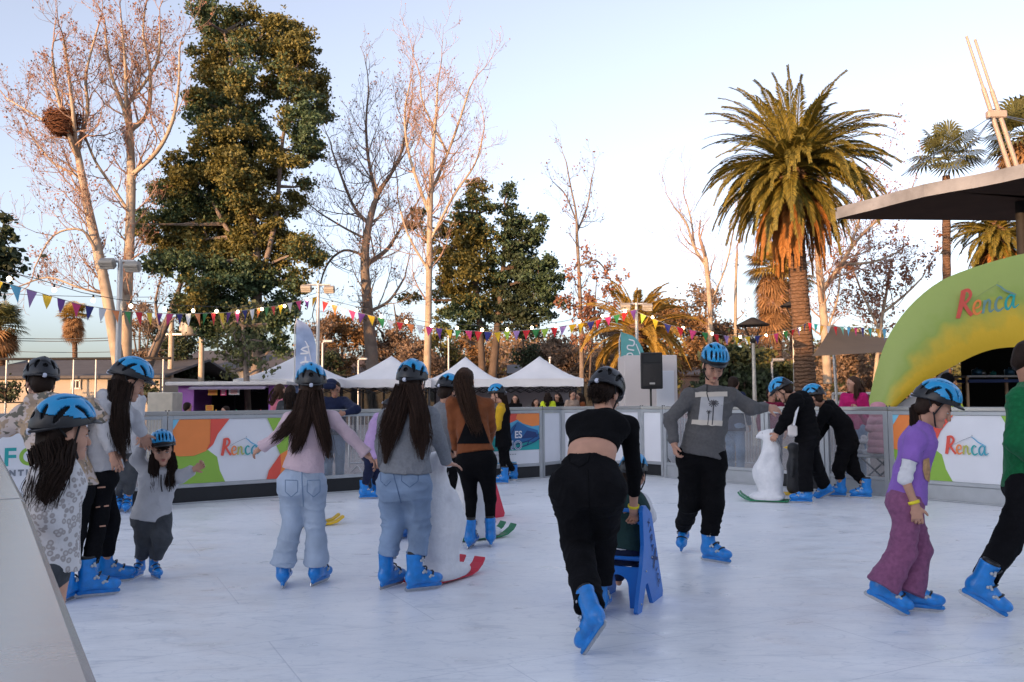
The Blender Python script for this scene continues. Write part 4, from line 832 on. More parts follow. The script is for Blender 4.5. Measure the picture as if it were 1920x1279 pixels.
def town_banner(f, W, H):
    def P(pts, m): f.poly([(a * W, b * H) for a, b in pts], m)
    P([(0, 0), (1, 0), (1, 1), (0, 1)], B_WHT)
    P([(0, .35), (.02, .03), (0, 0), (.07, 0), (.16, 0), (.43, 0), (.385, .18), (.36, .40), (.28, .52), (0, .46)], B_GRN); P([(0, 0), (.06, 0), (.03, .16), (0, .2)], B_LBL)
    P([(.03, 1), (.30, 1), (.30, .62), (.27, .50), (.17, .43), (.06, .43), (0, .46), (0, .95)], B_ORG); P([(0, 1), (.05, 1), (.02, .9), (0, .84)], B_LBL)
    P([(.30, 1), (.455, 1), (.36, .76), (.325, .60), (.28, .52), (.27, .52), (.30, .62)], B_RED)
    P([(.78, 1), (1, 1), (1, .50), (.90, .40), (.86, .56), (.83, .80)], B_GRN); P([(.78, 0), (.80, .14), (.90, .40), (1, .5), (1, 0)], B_ORG); P([(.78, 0), (.80, .14), (.90, .40), (.91, .18), (.89, 0)], B_RED)
    f.k += 1; renca(f, .40 * W, .42 * H, .26 * H, RC, RMT)
def board(a, b, label, fill, kick, group='boards round the rink', post=.065, dark=True):
    a = np.array([a[0], a[1], 0.]); b = np.array([b[0], b[1], 0.]); L = np.linalg.norm(b - a); u = (b - a) / L; v = np.array([0, 0, 1.]); n = np.cross(u, v)   # n points into the rink
    if n @ (np.array([1.0, 7.0, 0]) - a) < 0: n = -n
    rt = empty('rink_board', (a + b) / 2, label, 'rink board', group); H = RAILZ; g = .004; fr = MB(); ax = [u, n, v]; mid = (a + b) / 2
    for q in (post / 2 + g, L - post / 2 - g): fr.box(a + u * q + v * (H / 2 - .03), (post, .055, H - .06), FRAME, ax, .006)
    fr.box(mid + v * .235, (L - 2 * post - 2 * g, .05, .05), FRAME, ax, .005); fr.box(mid + v * (H - .085), (L - 2 * post - 2 * g, .05, .05), FRAME, ax, .005)
    fr.obj('frame', rt); tp = MB(); tp.box(mid + v * (H - .03), (L - 2 * g, .065, .056), RAILM, ax, .008)
    for q in (.02, L - .02): tp.box(a + u * q + v * (H + .006), (.018, .018, .016), BLKP, ax, .003)
    tp.obj('top_rail', rt)
    kb = MB(); kb.box(mid + v * .105, (L - 2 * post - 2 * g, .03, .205), FRAME if not kick else KICK, ax, .004); kb.box(mid + v * .012 + n * .03, (L - .01, .03, .02), FRAME, ax, .004); kb.obj('kick_plate', rt)
    W = L - 2 * post - 2 * g; z0 = .262; Hh = H - .112 - z0; org = a + u * (post + g) + v * z0 + n * .004
    if fill == 'glass':
        gb = MB(); gb.box(mid + v * (z0 + Hh / 2), (W, .008, Hh), GLASS, ax); gb.obj('clear_panel', rt)
    else:
        gb = MB(); gb.box(mid + v * (z0 + Hh / 2), (W, .008, Hh), B_WHT, ax); bo = gb.obj('banner', rt)
        f = Face(org, u, v, n)
        if fill == 'town': town_banner(f, W, Hh)
        elif fill == 'sled':
            P = lambda pts, m: f.poly([(x * W, y * Hh) for x, y in pts], m)
            P([(0, .27), (1, .27), (1, 1), (0, 1)], B_TEAL); P([(.3, .98), (1, .98), (1, .62), (.88, .5), (.6, .5), (.3, .6)], B_SKY); P([(.40, 1), (.80, 1), (.76, .88), (.66, .80), (.52, .78), (.40, .86)], B_RED); P([(.76, 1), (1, 1), (1, .76), (.92, .74), (.82, .80), (.74, .90)], B_ORG)
            P([(.60, .50), (.70, .74), (.76, .84), (.88, .72), (.98, .66), (1, .5), (.95, .42), (.80, .44), (.70, .40)], B_BLUE); P([(.80, .50), (.86, .66), (.96, .62), (.98, .52)], B_NAVY); P([(.12, .6), (.24, .82), (.36, .70), (.45, .5), (.3, .42)], B_BLUE)
            f.k += 1
            for pts in ([(.52, .36), (.70, .38), (.88, .46), (.99, .58)], [(.60, .30), (.78, .33), (.93, .42), (1.0, .50)], [(.72, .40), (.66, .31)], [(.88, .46), (.86, .37)], [(.62, .36), (.74, .78)]): f.stroke([(x * W, y * Hh) for x, y in pts], .018, B_NAVY)
            for k_ in range(9): f.stroke([(W * (.52 + .025 * k_), Hh * .20), (W * (.535 + .025 * k_), Hh * .20)], .012, B_GREY)
            f.k += 1; f.poly([(.50 * W, .03 * Hh), (.74 * W, .03 * Hh), (.74 * W, .05 * Hh), (.50 * W, .05 * Hh)], B_SKY)
            for txt, of_, y, sz, m in (('ES', .004, .52, .165, B_WHT), ('NO', .005, .29, .215, B_WHT), ('NO', -.004, .29, .215, B_BLUE)):
                c = bpy.data.curves.new('t', 'FONT'); c.body = txt; c.size = sz; c.align_x = 'RIGHT'; c.offset = of_
                o = bpy.data.objects.new('t', c); COL.objects.link(o); dg = bpy.context.evaluated_depsgraph_get(); me = bpy.data.meshes.new_from_object(o.evaluated_get(dg)); bpy.data.objects.remove(o)
                f.k += 1; V = [f.pt(.80 * W + q.co.x, y * Hh + q.co.y) for q in me.vertices]; f.mb.add(V, [tuple(p.vertices) for p in me.polygons], m)
        elif fill == 'fce':
            for txt, x, y, sz, m in (('F', .02, .40, .30, B_TEAL), ('C', .18, .40, .30, B_GRN), ('e', .40, .40, .30, B_BLUE), ('I N T N', .04, .26, .09, B_GREY)):
                c = bpy.data.curves.new('t', 'FONT'); c.body = txt; c.size = sz; c.offset = .006; o = bpy.data.objects.new('t', c); COL.objects.link(o); dg = bpy.context.evaluated_depsgraph_get(); me = bpy.data.meshes.new_from_object(o.evaluated_get(dg)); bpy.data.objects.remove(o)
                f.k += 1; x0 = W * .12; V = [f.pt(x0 + x + q.co.x, y * Hh + q.co.y) for q in me.vertices]; f.mb.add(V, [tuple(p.vertices) for p in me.polygons], m)
        if f.mb.v:
            po = f.mb.obj('print', rt); po.parent = bo; po.location = po.location - bo.location - rt.location if False else -Vector(tuple(rt.location)) - bo.location
    return rt
# --- ground and ice
A_, B0 = G(322.6, 946.7), G(1016.7, 896); C1, C2, D0, E0 = G(1053, 891), G(1205, 891.5), G(1246, 895), G(1671, 931)
dirL = unit((B0 - A_)[:2]); dirR = unit((G(1860, 947.6) - D0)[:2])
J0 = G(310, 947.7)[:2]; LW = np.linalg.norm(B0[:2] - J0); stp = LW / 3
lw = [J0 + dirL * stp * k for k in (-4, -3, -2, -1, 0, 1, 2, 3)]
def wl(px): return G(px, 946.7 + (px - 322.6) * (896 - 946.7) / (1016.7 - 322.6))[:2]
board(lw[0], lw[2], 'plain white board at the far left end of the long row, mostly hidden', 'plain', True); board(lw[2], lw[3], 'plain white board beyond the left edge', 'plain', True); board(lw[3], wl(175), 'white board printed FCe in green, behind the camouflage jacket', 'fce', True); board(wl(175), lw[4], 'clear board left of the Renca banner, behind the tall girl', 'glass', True)
board(lw[4], wl(553), 'board with orange, green and white Renca banner behind the small child', 'town', True); board(wl(553), lw[6], 'clear board between the Renca banner and the snow sled poster', 'glass', True); board(lw[6], lw[7], 'board with blue and red snow sled poster beside the corner', 'sled', True)
board(lw[7], C1[:2], 'narrow white board left of the corner board', 'plain', True, post=.05); board(C1[:2], C2[:2], 'wide plain white board across the far corner', 'plain', True); board(C2[:2], D0[:2], 'narrow white board right of the corner board, by the sweater man', 'plain', True, post=.05)
rp = [G(x, 895 + (x - 1246) * .0857)[:2] for x in (1246, 1438, 1550, 1671)]
board(rp[0], rp[1], 'clear board behind the sweater man, grey kick plate', 'glass', False); board(rp[1], rp[2], 'short clear board with black kick plate behind the puffer jacket skater', 'glass', True); board(rp[2], rp[3], 'clear board in front of the shoe table', 'glass', False)
E1 = rp[3] + dirR * 2.05 * 1.0; wd = np.linalg.norm(G(1905, 951)[:2] - rp[3]); E1 = rp[3] + dirR * max(wd, 1.9)
board(rp[3], E1, 'board with Renca banner at the right end, behind the purple shirt girl', 'town', False); board(E1, E1 + dirR * 2.0, 'white board beyond the Renca banner at the right edge', 'plain', False)
# near rail on the left: two boards seen from above
n1, n2, n3, n4 = G(196, 1290, RAILZ), G(48, 934, RAILZ), G(0, 848, RAILZ), None
u1 = unit((n2 - n1)[:2]); off = np.array([-u1[1], u1[0]]); off = off if off[0] < 0 else -off
def near_rail(p0, p1, label):
    p0 = np.array([*p0, 0.]); p1 = np.array([*p1, 0.]); u = unit(p1 - p0); n = np.array([u[1], -u[0], 0]); v = np.array([0, 0, 1.]); L = np.linalg.norm(p1 - p0); c = (p0 + p1) / 2
    rt = empty('rink_board', c, label, 'rink board', 'near rail boards'); m = MB(); w = .085
    m.box(c - n * (w / 2) + v * (RAILZ - .03), (L - .003, w, .06), RAILM, [u, n, v], .006); m.obj('top_rail', rt)
    m = MB(); m.box(c - n * .04 + v * .60, (L - .01, .03, 1.10), B_WHT, [u, n, v]); m.obj('panel', rt)
    m = MB()
    for q in (.09, L * .5, L - .09): m.lathe([(.011, 0), (.011, .004), (.006, .006), (0, .006)], p0 + u * q - n * .05 + v * (RAILZ - .0005), STEEL, 12)
    for q in (.04, L - .04): m.box(p0 + u * q - n * .04 + v * .58, (.06, .05, 1.16), FRAME, [u, n, v], .005)
    m.obj('frame', rt)
p2 = n2[:2]; p1 = p2 - u1 * 1.9; u2 = unit((n3 - n2)[:2]); p3 = p2 + u2 * 2.0
near_rail(p1, p2, 'near rail with brushed metal top in the bottom left corner'); near_rail(p2, p3, 'second near rail section in front of the leopard fleece child')
ice = MB(); ring = [p1 - u1 * 1.5, p2, p3, p3 + unit(lw[0] - p3) * 3.0, lw[0], lw[7], C1[:2], C2[:2], D0[:2], E1 + dirR * 2, np.array([9.0, 4.0]), np.array([7, -3.0]), np.array([1.0, -3.5])]
ice.add([(x, y, 0) for x, y in ring], [tuple(range(len(ring)))], ice_mat()); tag(ice.obj('ice_surface'), kind='structure')
def paver():
    m = mat('plaza_paving', (.30, .25, .235), .85, 0, .12, 1.2, .2, 30); nt = m.node_tree; n = nt.nodes; l = nt.links; b = n['Principled BSDF']; cur = b.inputs['Base Color'].links[0].from_socket
    tc = n.new('ShaderNodeTexCoord'); br = n.new('ShaderNodeTexBrick'); br.inputs['Scale'].default_value = 2.5; br.inputs['Mortar Size'].default_value = .012; l.new(tc.outputs['Object'], br.inputs['Vector'])
    mx = n.new('ShaderNodeMix'); mx.data_type = 'RGBA'; l.new(br.outputs['Fac'], mx.inputs[0]); l.new(cur, mx.inputs[6]); mx.inputs[7].default_value = (.13, .12, .11, 1); l.new(mx.outputs[2], b.inputs['Base Color']); return m
gd = MB(); gd.add([(-400, -120, -.03), (400, -120, -.03), (400, 500, -.03), (-400, 500, -.03)], [(0, 1, 2, 3)], paver()); tag(gd.obj('ground'), kind='structure')
gs = MB(); q = np.array([*lw[0], -.012]); e = np.array([*lw[7], -.012]); nn = np.array([-dirL[1], dirL[0], 0]) * 1.0; gs.add([q, e, e + nn * .55, q + nn * .55], [(0, 1, 2, 3)], mat('green_turf', (.03, .17, .09), .95, 0, .2, 20))
q = np.array([*D0[:2], -.012]); e = np.array([*E1, -.012]); nn = np.array([-dirR[1], dirR[0], 0]); nn = nn if nn[1] > 0 else -nn; gs.add([q, e, e + nn * .55, q + nn * .55][::-1], [(0, 1, 2, 3)], mat('green_turf', (.03, .17, .09))); tag(gs.obj('turf_strip'), kind='structure')

# --- skating aids
BEAR = mat('bear_white', (.74, .74, .76), .55, 0, .05, 25, .5, 45)
def bear(px, py, yaw, s, board_m, label):
    c = G(px, py); root = empty('bear_skate_aid', c, label, 'skating aid'); B = head_frame(yaw + math.degrees(math.atan2(c[0], c[1])), 0); X = B[0]; L = lambda r, f, u: c + B.T @ np.array([r, f, u]) * s
    t = SDF(.010, .06)
    t.ecap(L(0, .0, .10), L(0, .035, .40), (.175 * s, .165 * s), (.185 * s, .20 * s), X); t.ecap(L(0, .035, .40), L(0, -.02, .74), (.185 * s, .20 * s), (.105 * s, .11 * s), X); t.ecap(L(0, -.02, .72), L(0, .0, .93), (.11 * s, .11 * s), (.07 * s, .075 * s), X)
    t.ecap(L(0, -.01, .93), L(0, .10, .93), .07 * s, .05 * s); t.ecap(L(0, .10, .93), L(0, .165, .905), .04 * s, .028 * s, k=.03)
    for sx in (-1, 1):
        t.ell(L(sx * .06, -.05, 1.0), np.array([.022, .015, .025]) * s, B, k=.015); t.ecap(L(sx * .12, .05, .66), L(sx * .13, .13, .48), .05 * s, .05 * s, k=.06); t.ell(L(sx * .10, .16, .07), np.array([.07, .13, .055]) * s, B, k=.03)
    t.ecap(L(-.14, -.02, .07), L(.14, -.02, .07), (.15 * s, .05 * s), (.15 * s, .05 * s), B[1])
    V, Q = t.build(); V = wrinkle(V, Q, .007, 16, 14, seed=4, sharp=False); V[:, 2] = np.maximum(V[:, 2], .025); part('bear_figure', mesh_np('bear_figure', V, Q, BEAR), root)
    nb = MB(); ellipsoid(nb, L(0, .190, .91), (.014 * s, .012 * s, .012 * s), BLKP, B); ellipsoid(nb, L(.045, .09, .955), (.008, .008, .008), BLKP, B); ellipsoid(nb, L(-.045, .09, .955), (.008, .008, .008), BLKP, B); nb.obj('nose', root)
    for sx in (-1, 1):
        m = MB(); pr = [(-.24, .012), (.26, .012), (.34, .03), (.41, .075), (.44, .115)]; V = []
        for (f, u) in pr:
            for (r, dz) in ((sx * .10 - .055, 0), (sx * .10 + .055, 0), (sx * .10 + .055, .014), (sx * .10 - .055, .014)): V.append(L(r, f, u + dz))
        F = [(k * 4 + a, k * 4 + (a + 1) % 4, k * 4 + 4 + (a + 1) % 4, k * 4 + 4 + a) for k in range(4) for a in range(4)] + [(0, 1, 2, 3), (19, 18, 17, 16)]; m.add(V, F, board_m); m.obj('ski', root)
    return root
SKI_R = mat('ski_red', (.62, .02, .05), .4, 0, .08); SKI_G = mat('ski_green', (.01, .22, .09), .4, 0, .08); SKI_Y = mat('ski_yellow', (.80, .50, .02), .4, 0, .08)
bear(818, 1088, 40, .95, SKI_R, 'white bear skating aid on red skis, pushed by the grey hoodie girl'); bear(884, 1010, 60, .97, SKI_G, 'white bear skating aid on green skis in front of the brown jacket woman'); bear(1446, 940, -84, .93, SKI_G, 'white bear skating aid on green skis under the bowed puffer jacket skater')
# penguin-like black aid with yellow skis behind the pale pink girl
def penguin(px, py, yaw, s, label, m1):
    c = G(px, py); root = empty('penguin_skate_aid', c, label, 'skating aid'); B = head_frame(yaw + math.degrees(math.atan2(c[0], c[1])), 0); X = B[0]; L = lambda r, f, u: c + B.T @ np.array([r, f, u]) * s; t = SDF(.012, .05)
    t.ecap(L(0, 0, .14), L(0, 0, .5), .15 * s, .13 * s); t.ecap(L(0, 0, .5), L(0, 0, .78), .13 * s, .085 * s); t.ell(L(0, .02, .82), np.array([.09, .1, .09]) * s, B)
    for sx in (-1, 1): t.ecap(L(sx * .12, 0, .6), L(sx * .19, .02, .34), .035 * s, .025 * s, k=.02)
    V, Q = t.build(); part('penguin_figure', mesh_np('penguin_figure', V, Q, m1), root); m = MB(); m.lathe([(.035 * s, 0), (.0, .09 * s)], L(0, .10, .82), SKI_Y, 10, ax=[X, np.array([0, 0, 1.]), B[1]]); m.obj('beak', root)
    for sx in (-1, 1):
        m = MB(); V = []
        for (f, u) in [(-.2, .012), (.24, .012), (.32, .03), (.40, .085)]:
            for (r, dz) in ((sx * .10 - .055, 0), (sx * .10 + .055, 0), (sx * .10 + .055, .02), (sx * .10 - .055, .02)): V.append(L(r, f, u + dz))
        m.add(V, [(k * 4 + a, k * 4 + (a + 1) % 4, k * 4 + 4 + (a + 1) % 4, k * 4 + 4 + a) for k in range(3) for a in range(4)] + [(0, 1, 2, 3), (15, 14, 13, 12)], SKI_Y); m.obj('ski', root)
penguin(577, 985, 78, .92, 'black penguin skating aid with yellow skis behind the pale pink girl', mat('penguin_black', (.014, .014, .016), .5, 0, .2)); penguin(1492, 928, -80, .8, 'skating aid with yellow skis behind the puffer jacket skater', mat('penguin_black', (.014, .014, .016)))
# --- push sleds
SLB = mat('sled_blue', (.010, .16, .58), .38, 0, .06, 6, .05, 40); SLN = mat('sled_letter', (.006, .03, .14), .6, 0, 0)
def sled(c, yaw, s, m, label, letters=True):
    root = empty('push_sled', c, label, 'push sled'); B = head_frame(yaw + math.degrees(math.atan2(c[0], c[1])), 0); X, Fd, Z = B; c = np.asarray(c); L = lambda r, f, u: c + X * r * s + Fd * f * s + Z * u * s
    side = [(-.24, .0), (-.14, .0), (-.02, .20), (.04, .22), (.10, .0), (.40, .0), (.42, .05), (.30, .40), (.16, .62), (.10, .70), (-.02, .72), (-.06, .68), (-.10, .45), (-.16, .20)]
    side = [(-.30, .02), (-.28, -.0), (-.18, .0), (-.06, .18), (-.01, .18), (.12, .0), (.40, .0), (.42, .04), (.40, .08), (.14, .66), (.12, .70), (-.04, .78), (-.10, .78), (-.12, .74), (-.10, .48), (-.14, .34)]
    for sx in (-1, 1):
        b = MB(); b.prism([(f * s, u * s) for f, u in side], L(sx * .20, 0, 0), Fd, Z, X, .030 * s, m); o = b.obj('side_panel', root)
        if letters and sx > 0:
            f = Face(L(.20 + .017, 0, 0), Fd, Z, X); d = np.array([.30, -.62]); d = d / np.linalg.norm(d); pn = np.array([-d[1], d[0]])
            GL = {'X': [[(0, 0), (1, 1)], [(0, 1), (1, 0)]], 'T': [[(0, 1), (1, 1)], [(.5, 1), (.5, 0)]], 'R': [[(0, 0), (0, 1), (.8, .95), (.8, .55), (0, .5)], [(.3, .5), (1, 0)]], 'A': [[(0, 0), (.5, 1), (1, 0)], [(.2, .4), (.8, .4)]], 'I': [[(.5, 0), (.5, 1)]], 'C': [[(1, .85), (.5, 1), (0, .5), (.5, 0), (1, .15)]], 'E': [[(1, 1), (0, 1), (0, 0), (1, 0)], [(0, .5), (.8, .5)]]}
            def put_l(ch, pos, h, w=.012):
                o0 = np.array([.02, .66]) + d * pos
                for st in GL[ch]: f.stroke([tuple((o0 + d * a * h * .8 + pn * (bb - .5) * h) * s) for a, bb in st], w * s, SLN, 2)
            for i, ch in enumerate('XTRA'): put_l(ch, .0 + .075 * i, .055)
            put_l('X', .30, .13, .026)
            for i, ch in enumerate('ICE'): put_l(ch, .44 + .065 * i, .05)
            lo = f.mb.obj('lettering', root)
    b = MB(); b.box(L(0, .14, .36), (.37 * s, .36 * s, .03 * s), m, [X, Fd, Z], .008); b.obj('seat', root)
    arch = [(-.185, .0), (-.10, .0), (-.09, .14)] + [(.09 * math.cos(R(180 - k * 18)), .16 + .09 * math.sin(R(k * 18))) for k in range(0, 11)] + [(.09, .14), (.10, .0), (.185, .0), (.185, .31), (-.185, .31)]
    b = MB(); b.prism([(x * s, y * s) for x, y in arch], L(0, -.10, .0), X, Z, Fd, .028 * s, m); b.obj('rear_panel', root)
    b = MB(); b.tube([L(-.19, -.07, .74), L(.19, -.07, .74)], .016 * s, m, 10); b.tube([L(-.19, .10, .62), L(.19, .10, .62)], .014 * s, m, 10); b.obj('handle_bar', root)
    b = MB()
    for sx in (-1, 1):
        for (f_, u_) in ((-.20, .06), (-.06, .28), (.1, .36)): ellipsoid(b, L(sx * .217, f_, u_), np.array([.008, .008, .008]) * s, STEEL)
    b.obj('bolts', root); return root
q_ = 17 + math.degrees(math.atan2(.78, 5.4)); sl_c = G(1196, 1150) - head_frame(q_, 0)[0] * .168 + head_frame(q_, 0)[1] * .20; sled(sl_c, 17 + math.degrees(math.atan2(.78, 5.4) - math.atan2(sl_c[0], sl_c[1])), .84, SLB, 'blue plastic push sled with a child on it, lettered side panel')
sled(G(880, 973), 40, .95, mat('sled_red', (.62, .02, .06), .4, 0, .08), 'red push sled behind the white bears and the brown jacket woman', False)
# --- crowd barrier, shoe table, speaker
def barrier(p, q, label, n_, grp='steel crowd barriers behind the boards'):
    p = np.array([*p, -.03]); q = np.array([*q, -.03]); u = unit(q - p); L = np.linalg.norm(q - p); v = np.array([0, 0, 1.]); rt = empty('crowd_barrier', (p + q) / 2, label, 'barrier', grp); m = MB(); GAL = mat('galvanised', (.50, .50, .50), .4, .6, .1, 20)
    m.tube([p + v * .12, p + v * 1.1, q + v * 1.1, q + v * .12], .02, GAL, 8); m.tube([p + v * .2, q + v * .2], .016, GAL, 8)
    for k in range(1, n_): m.tube([p + u * L * k / n_ + v * .2, p + u * L * k / n_ + v * 1.1], .009, GAL, 6)
    m.obj('frame', rt); f = MB(); w = np.cross(u, v)
    for t_ in (.15, .85): f.tube([p + u * L * t_ - w * .3 + v * .02, p + u * L * t_ + v * .15, p + u * L * t_ + w * .3 + v * .02], .015, GAL, 6)
    f.obj('foot', rt)
for (xa, xb, Ya, Yb, lb) in ((1268, 1345, 16.6, 16.2, 'crowd barrier left of the sweater man'), (1352, 1437, 16.2, 15.4, 'crowd barrier behind the sweater man and the dark jacket onlooker'), (655, 760, 16.2, 16.8, 'crowd barrier behind the lilac jacket child'), (250, 330, 15.6, 15.9, 'crowd barrier behind the tall girl, left of the banner'), (1545, 1625, 15.4, 15.0, 'crowd barrier behind the magenta sweater woman')):
    barrier(D(xa, 750, Ya)[:2], D(xb, 750, Yb)[:2], lb, 15)
tb = MB(); tc_ = np.array([*D(1650, 800, 12.75)[:2], 0]); rt = empty('folding_table', tc_, 'grey folding table with shoes outside the boards', 'table'); u = np.array([*dirR, 0]); nn3 = np.array([-dirR[1], dirR[0], 0]); axs = [u, nn3, np.array([0, 0, 1.])]
tb.box(tc_ + (0, 0, .48), (1.0, .5, .035), mat('table_grey', (.42, .42, .43), .5), axs, .01); tb.obj('tabletop', rt)
for sx in (-1, 1):
    for sy in (-1, 1): m = MB(); m.tube([tc_ + u * sx * .2 + nn3 * sy * .2 + (0, 0, .46), tc_ - u * sx * .35 + nn3 * sy * .2 + (0, 0, -.02)], .014, HGRY, 6); m.obj('leg', rt)
for k, (dx, dz, cm) in enumerate(((-.34, 0, (.55, .54, .53)), (-.2, 0, (.6, .6, .6)), (-.05, 0, (.5, .5, .52)), (.1, 0, (.62, .6, .58)), (-.3, .14, (.6, .58, .57)), (-.13, .15, (.64, .63, .62)))):
    mm = mat('sneaker_%d' % k, cm, .7, 0, .2, 40); c = tc_ + u * dx + np.array([0, 0, .505 + dz]); t = SDF(.009, .02); t.ecap(c + u * -.0 + nn3 * .09 + (0, 0, .045), c - nn3 * .1 + (0, 0, .035), .042, .036); t.ecap(c + nn3 * .08 + (0, 0, .05), c + nn3 * .075 + (0, 0, .10), .042, .045); V, Q = t.build(); V[:, 2] = np.maximum(V[:, 2], c[2])
    o = put('sneaker', mesh_np('sneaker', V, Q, mm)); tag(o, ['off white sneaker at the far left of the shoe row on the table', 'white sneaker second from the left in the lower shoe row', 'grey white sneaker third in the lower shoe row', 'cream sneaker at the right end of the lower shoe row', 'pale sneaker on top of the shoe pile, left one', 'white sneaker on top of the shoe pile, right one'][k], 'shoe', 'sneakers on the folding table')
# pink puffer coat hung on the rail
t = SDF(.011, .03); c = D(1648, 810, 12.5); t.ecap(c + (0, 0, .36), c + (0, 0, -.30), (.10, .07), (.17, .08), u, flat_b=True); t.ecap(c + (-.02, 0, .3), c + (-.12, .03, .05), .07, .05); V, Q = t.build(); N_ = vnormals(V, Q); V = V + N_ * (np.abs(np.sin((V[:, 2] - c[2]) / .11 * math.pi)) ** .5 * .018)[:, None]
tag(put('puffer_coat', mesh_np('puffer_coat', V, Q, fabric('pink_coat', (.58, .27, .32)))), 'pink quilted puffer coat hanging outside the boards above the shoes', 'coat')
def speaker():
    c = D(1222, 695, 15.9); rt = empty('loudspeaker', c, 'black loudspeaker on a pole behind the corner boards', 'loudspeaker'); m = MB(); w, h, d = .42, .68, .36
    prof = [(-w / 2, d / 2 * .0), (w / 2, 0), (w / 2 * .62, d), (-w / 2 * .62, d)]; V = []
    for z in (-h / 2, h / 2):
        for (x, y) in prof: V.append(c + (x, y, z))
    m.add(V, [(0, 1, 2, 3)[::-1], (4, 5, 6, 7), (0, 1, 5, 4), (1, 2, 6, 5), (2, 3, 7, 6), (3, 0, 4, 7)], BLKP); o = m.obj('cabinet', rt); bv = o.modifiers.new('b', 'BEVEL'); bv.width = .02; bv.segments = 2
    g = MB(); GR = mat('speaker_grille', (.02, .017, .016), .6, 0, .2, 80, .6, 220); V = []; n = 12
    zs = [-.29, -.2, -.05, .06, .12]; 
    for z in zs:
        for k in range(n + 1): x = -.17 + .34 * k / n; V.append(c + (x, -.012 - .022 * math.sin(math.pi * k / n), z))
    g.add(V, [(i * (n + 1) + k, i * (n + 1) + k + 1, (i + 1) * (n + 1) + k + 1, (i + 1) * (n + 1) + k) for i in range(4) for k in range(n)], GR, True); g.obj('grille', rt)
    g = MB(); g.add([c + q for q in ((-.17, -.008, .15), (.17, -.008, .15), (.10, .05, .20), (-.10, .05, .20), (-.17, -.008, .30), (.17, -.008, .30), (.10, .05, .27), (-.10, .05, .27))], [(0, 1, 2, 3), (7, 6, 5, 4), (0, 3, 7, 4), (1, 5, 6, 2), (3, 2, 6, 7)], GR); g.obj('horn', rt)
    g = MB(); g.box(c + (0, -.045, -.24), (.10, .01, .035), mat('badge', (.45, .43, .40), .4), bev=.003); g.obj('badge', rt)
    g = MB(); g.tube([c + (0, .15, -.34), c + (0, .15, -1.2)], .02, BLKP, 10); g.obj('pole', rt)
    for a in (90, 210, 330): g = MB(); f = np.array([math.cos(R(a)), math.sin(R(a)), 0]) * .5; g.tube([c + np.array([0, .15, -1.2]), np.array([c[0] + f[0], c[1] + .15 + f[1], -.02])], .014, BLKP, 6); g.obj('leg', rt)
speaker()
# leftover light white kiosk box behind the speaker
wb = MB(); WBX = mat('white_box', (.66, .60, .58), .6, 0, .04, 2); c = D(1213, 720, 17.3); w = .52; top = D(1213, 666, 16.8)[2]; rt = empty('white_booth', (c[0], 17.3, 0), 'plain white booth behind the loudspeaker', 'booth')
wb.box((c[0], 17.3, top / 2 - .015), (2 * w, 1.0, top + .03), WBX, bev=.01); wb.obj('walls', rt); wb = MB(); wb.box((c[0] + .28, 16.795, .95), (.35, .02, 1.9), B_WHT, bev=.005); wb.obj('door', rt)
# ============================================================ surroundings
POLEM = mat('pole_grey', (.50, .50, .50), .45, .4, .08, 4); LAMPM = mat('lamp_housing', (.34, .31, .27), .55, .2, .1); LENS = mat('lamp_lens', (.46, .42, .36), .3, 0, .1)
BULB = mat('lit_bulb', (.9, .85, .7), .4, 0, 0, emit=((1.0, .78, .50), 5.0)); CORD = mat('cord', (.05, .05, .05), .8, 0, 0); CORDW = mat('cord_pale', (.45, .42, .38), .8, 0, 0)
def flood_pole(px, base_y_unused, top, Y, heads, label, r=.06, yaw=180):
    x, _, z = D(px, top, Y); xb = D(px - 2, 700, Y)[0]; rt = empty('floodlight_pole', (x, Y, 0), label, 'light pole', 'floodlight poles'); m = MB(); m.tube([(x, Y, -.03), (x, Y, z)], [r, r * .8], POLEM, 12); m.obj('pole', rt)
    hx = [D(h[0], h[1], Y) for h in heads]; m = MB(); m.tube([(hx[0][0], Y, z - .03), (hx[-1][0], Y, z - .03)], .028, POLEM, 8); m.obj('crossbar', rt)
    for h in hx:
        b = MB(); ax = [np.array([1., 0, 0]), unit((0, -.8, -.6)), unit((0, -.6, .8))]; c = np.array([h[0], Y - .1, h[2]]); b.box(c, (.29, .14, .19), LAMPM, ax, .02)
        for k in (-.055, 0, .055): b.box(c + ax[1] * .075 + ax[2] * k, (.25, .012, .035), LENS, ax, .003)
        b.tube([c, (h[0], Y, z - .03)], .02, POLEM, 6); b.obj('floodlight', rt)
flood_pole(226, 0, 487, 16.2, [(206, 496), (253, 502)], 'pale floodlight pole with two lamps behind the tall girl'); flood_pole(597, 0, 532, 23, [(576, 542), (619, 544)], 'floodlight pole with two lamps beside the blue feather flag', .055); flood_pole(1193, 0, 568, 24, [(1172, 576), (1213, 577)], 'floodlight pole with two lamps beside the teal feather flag', .055)
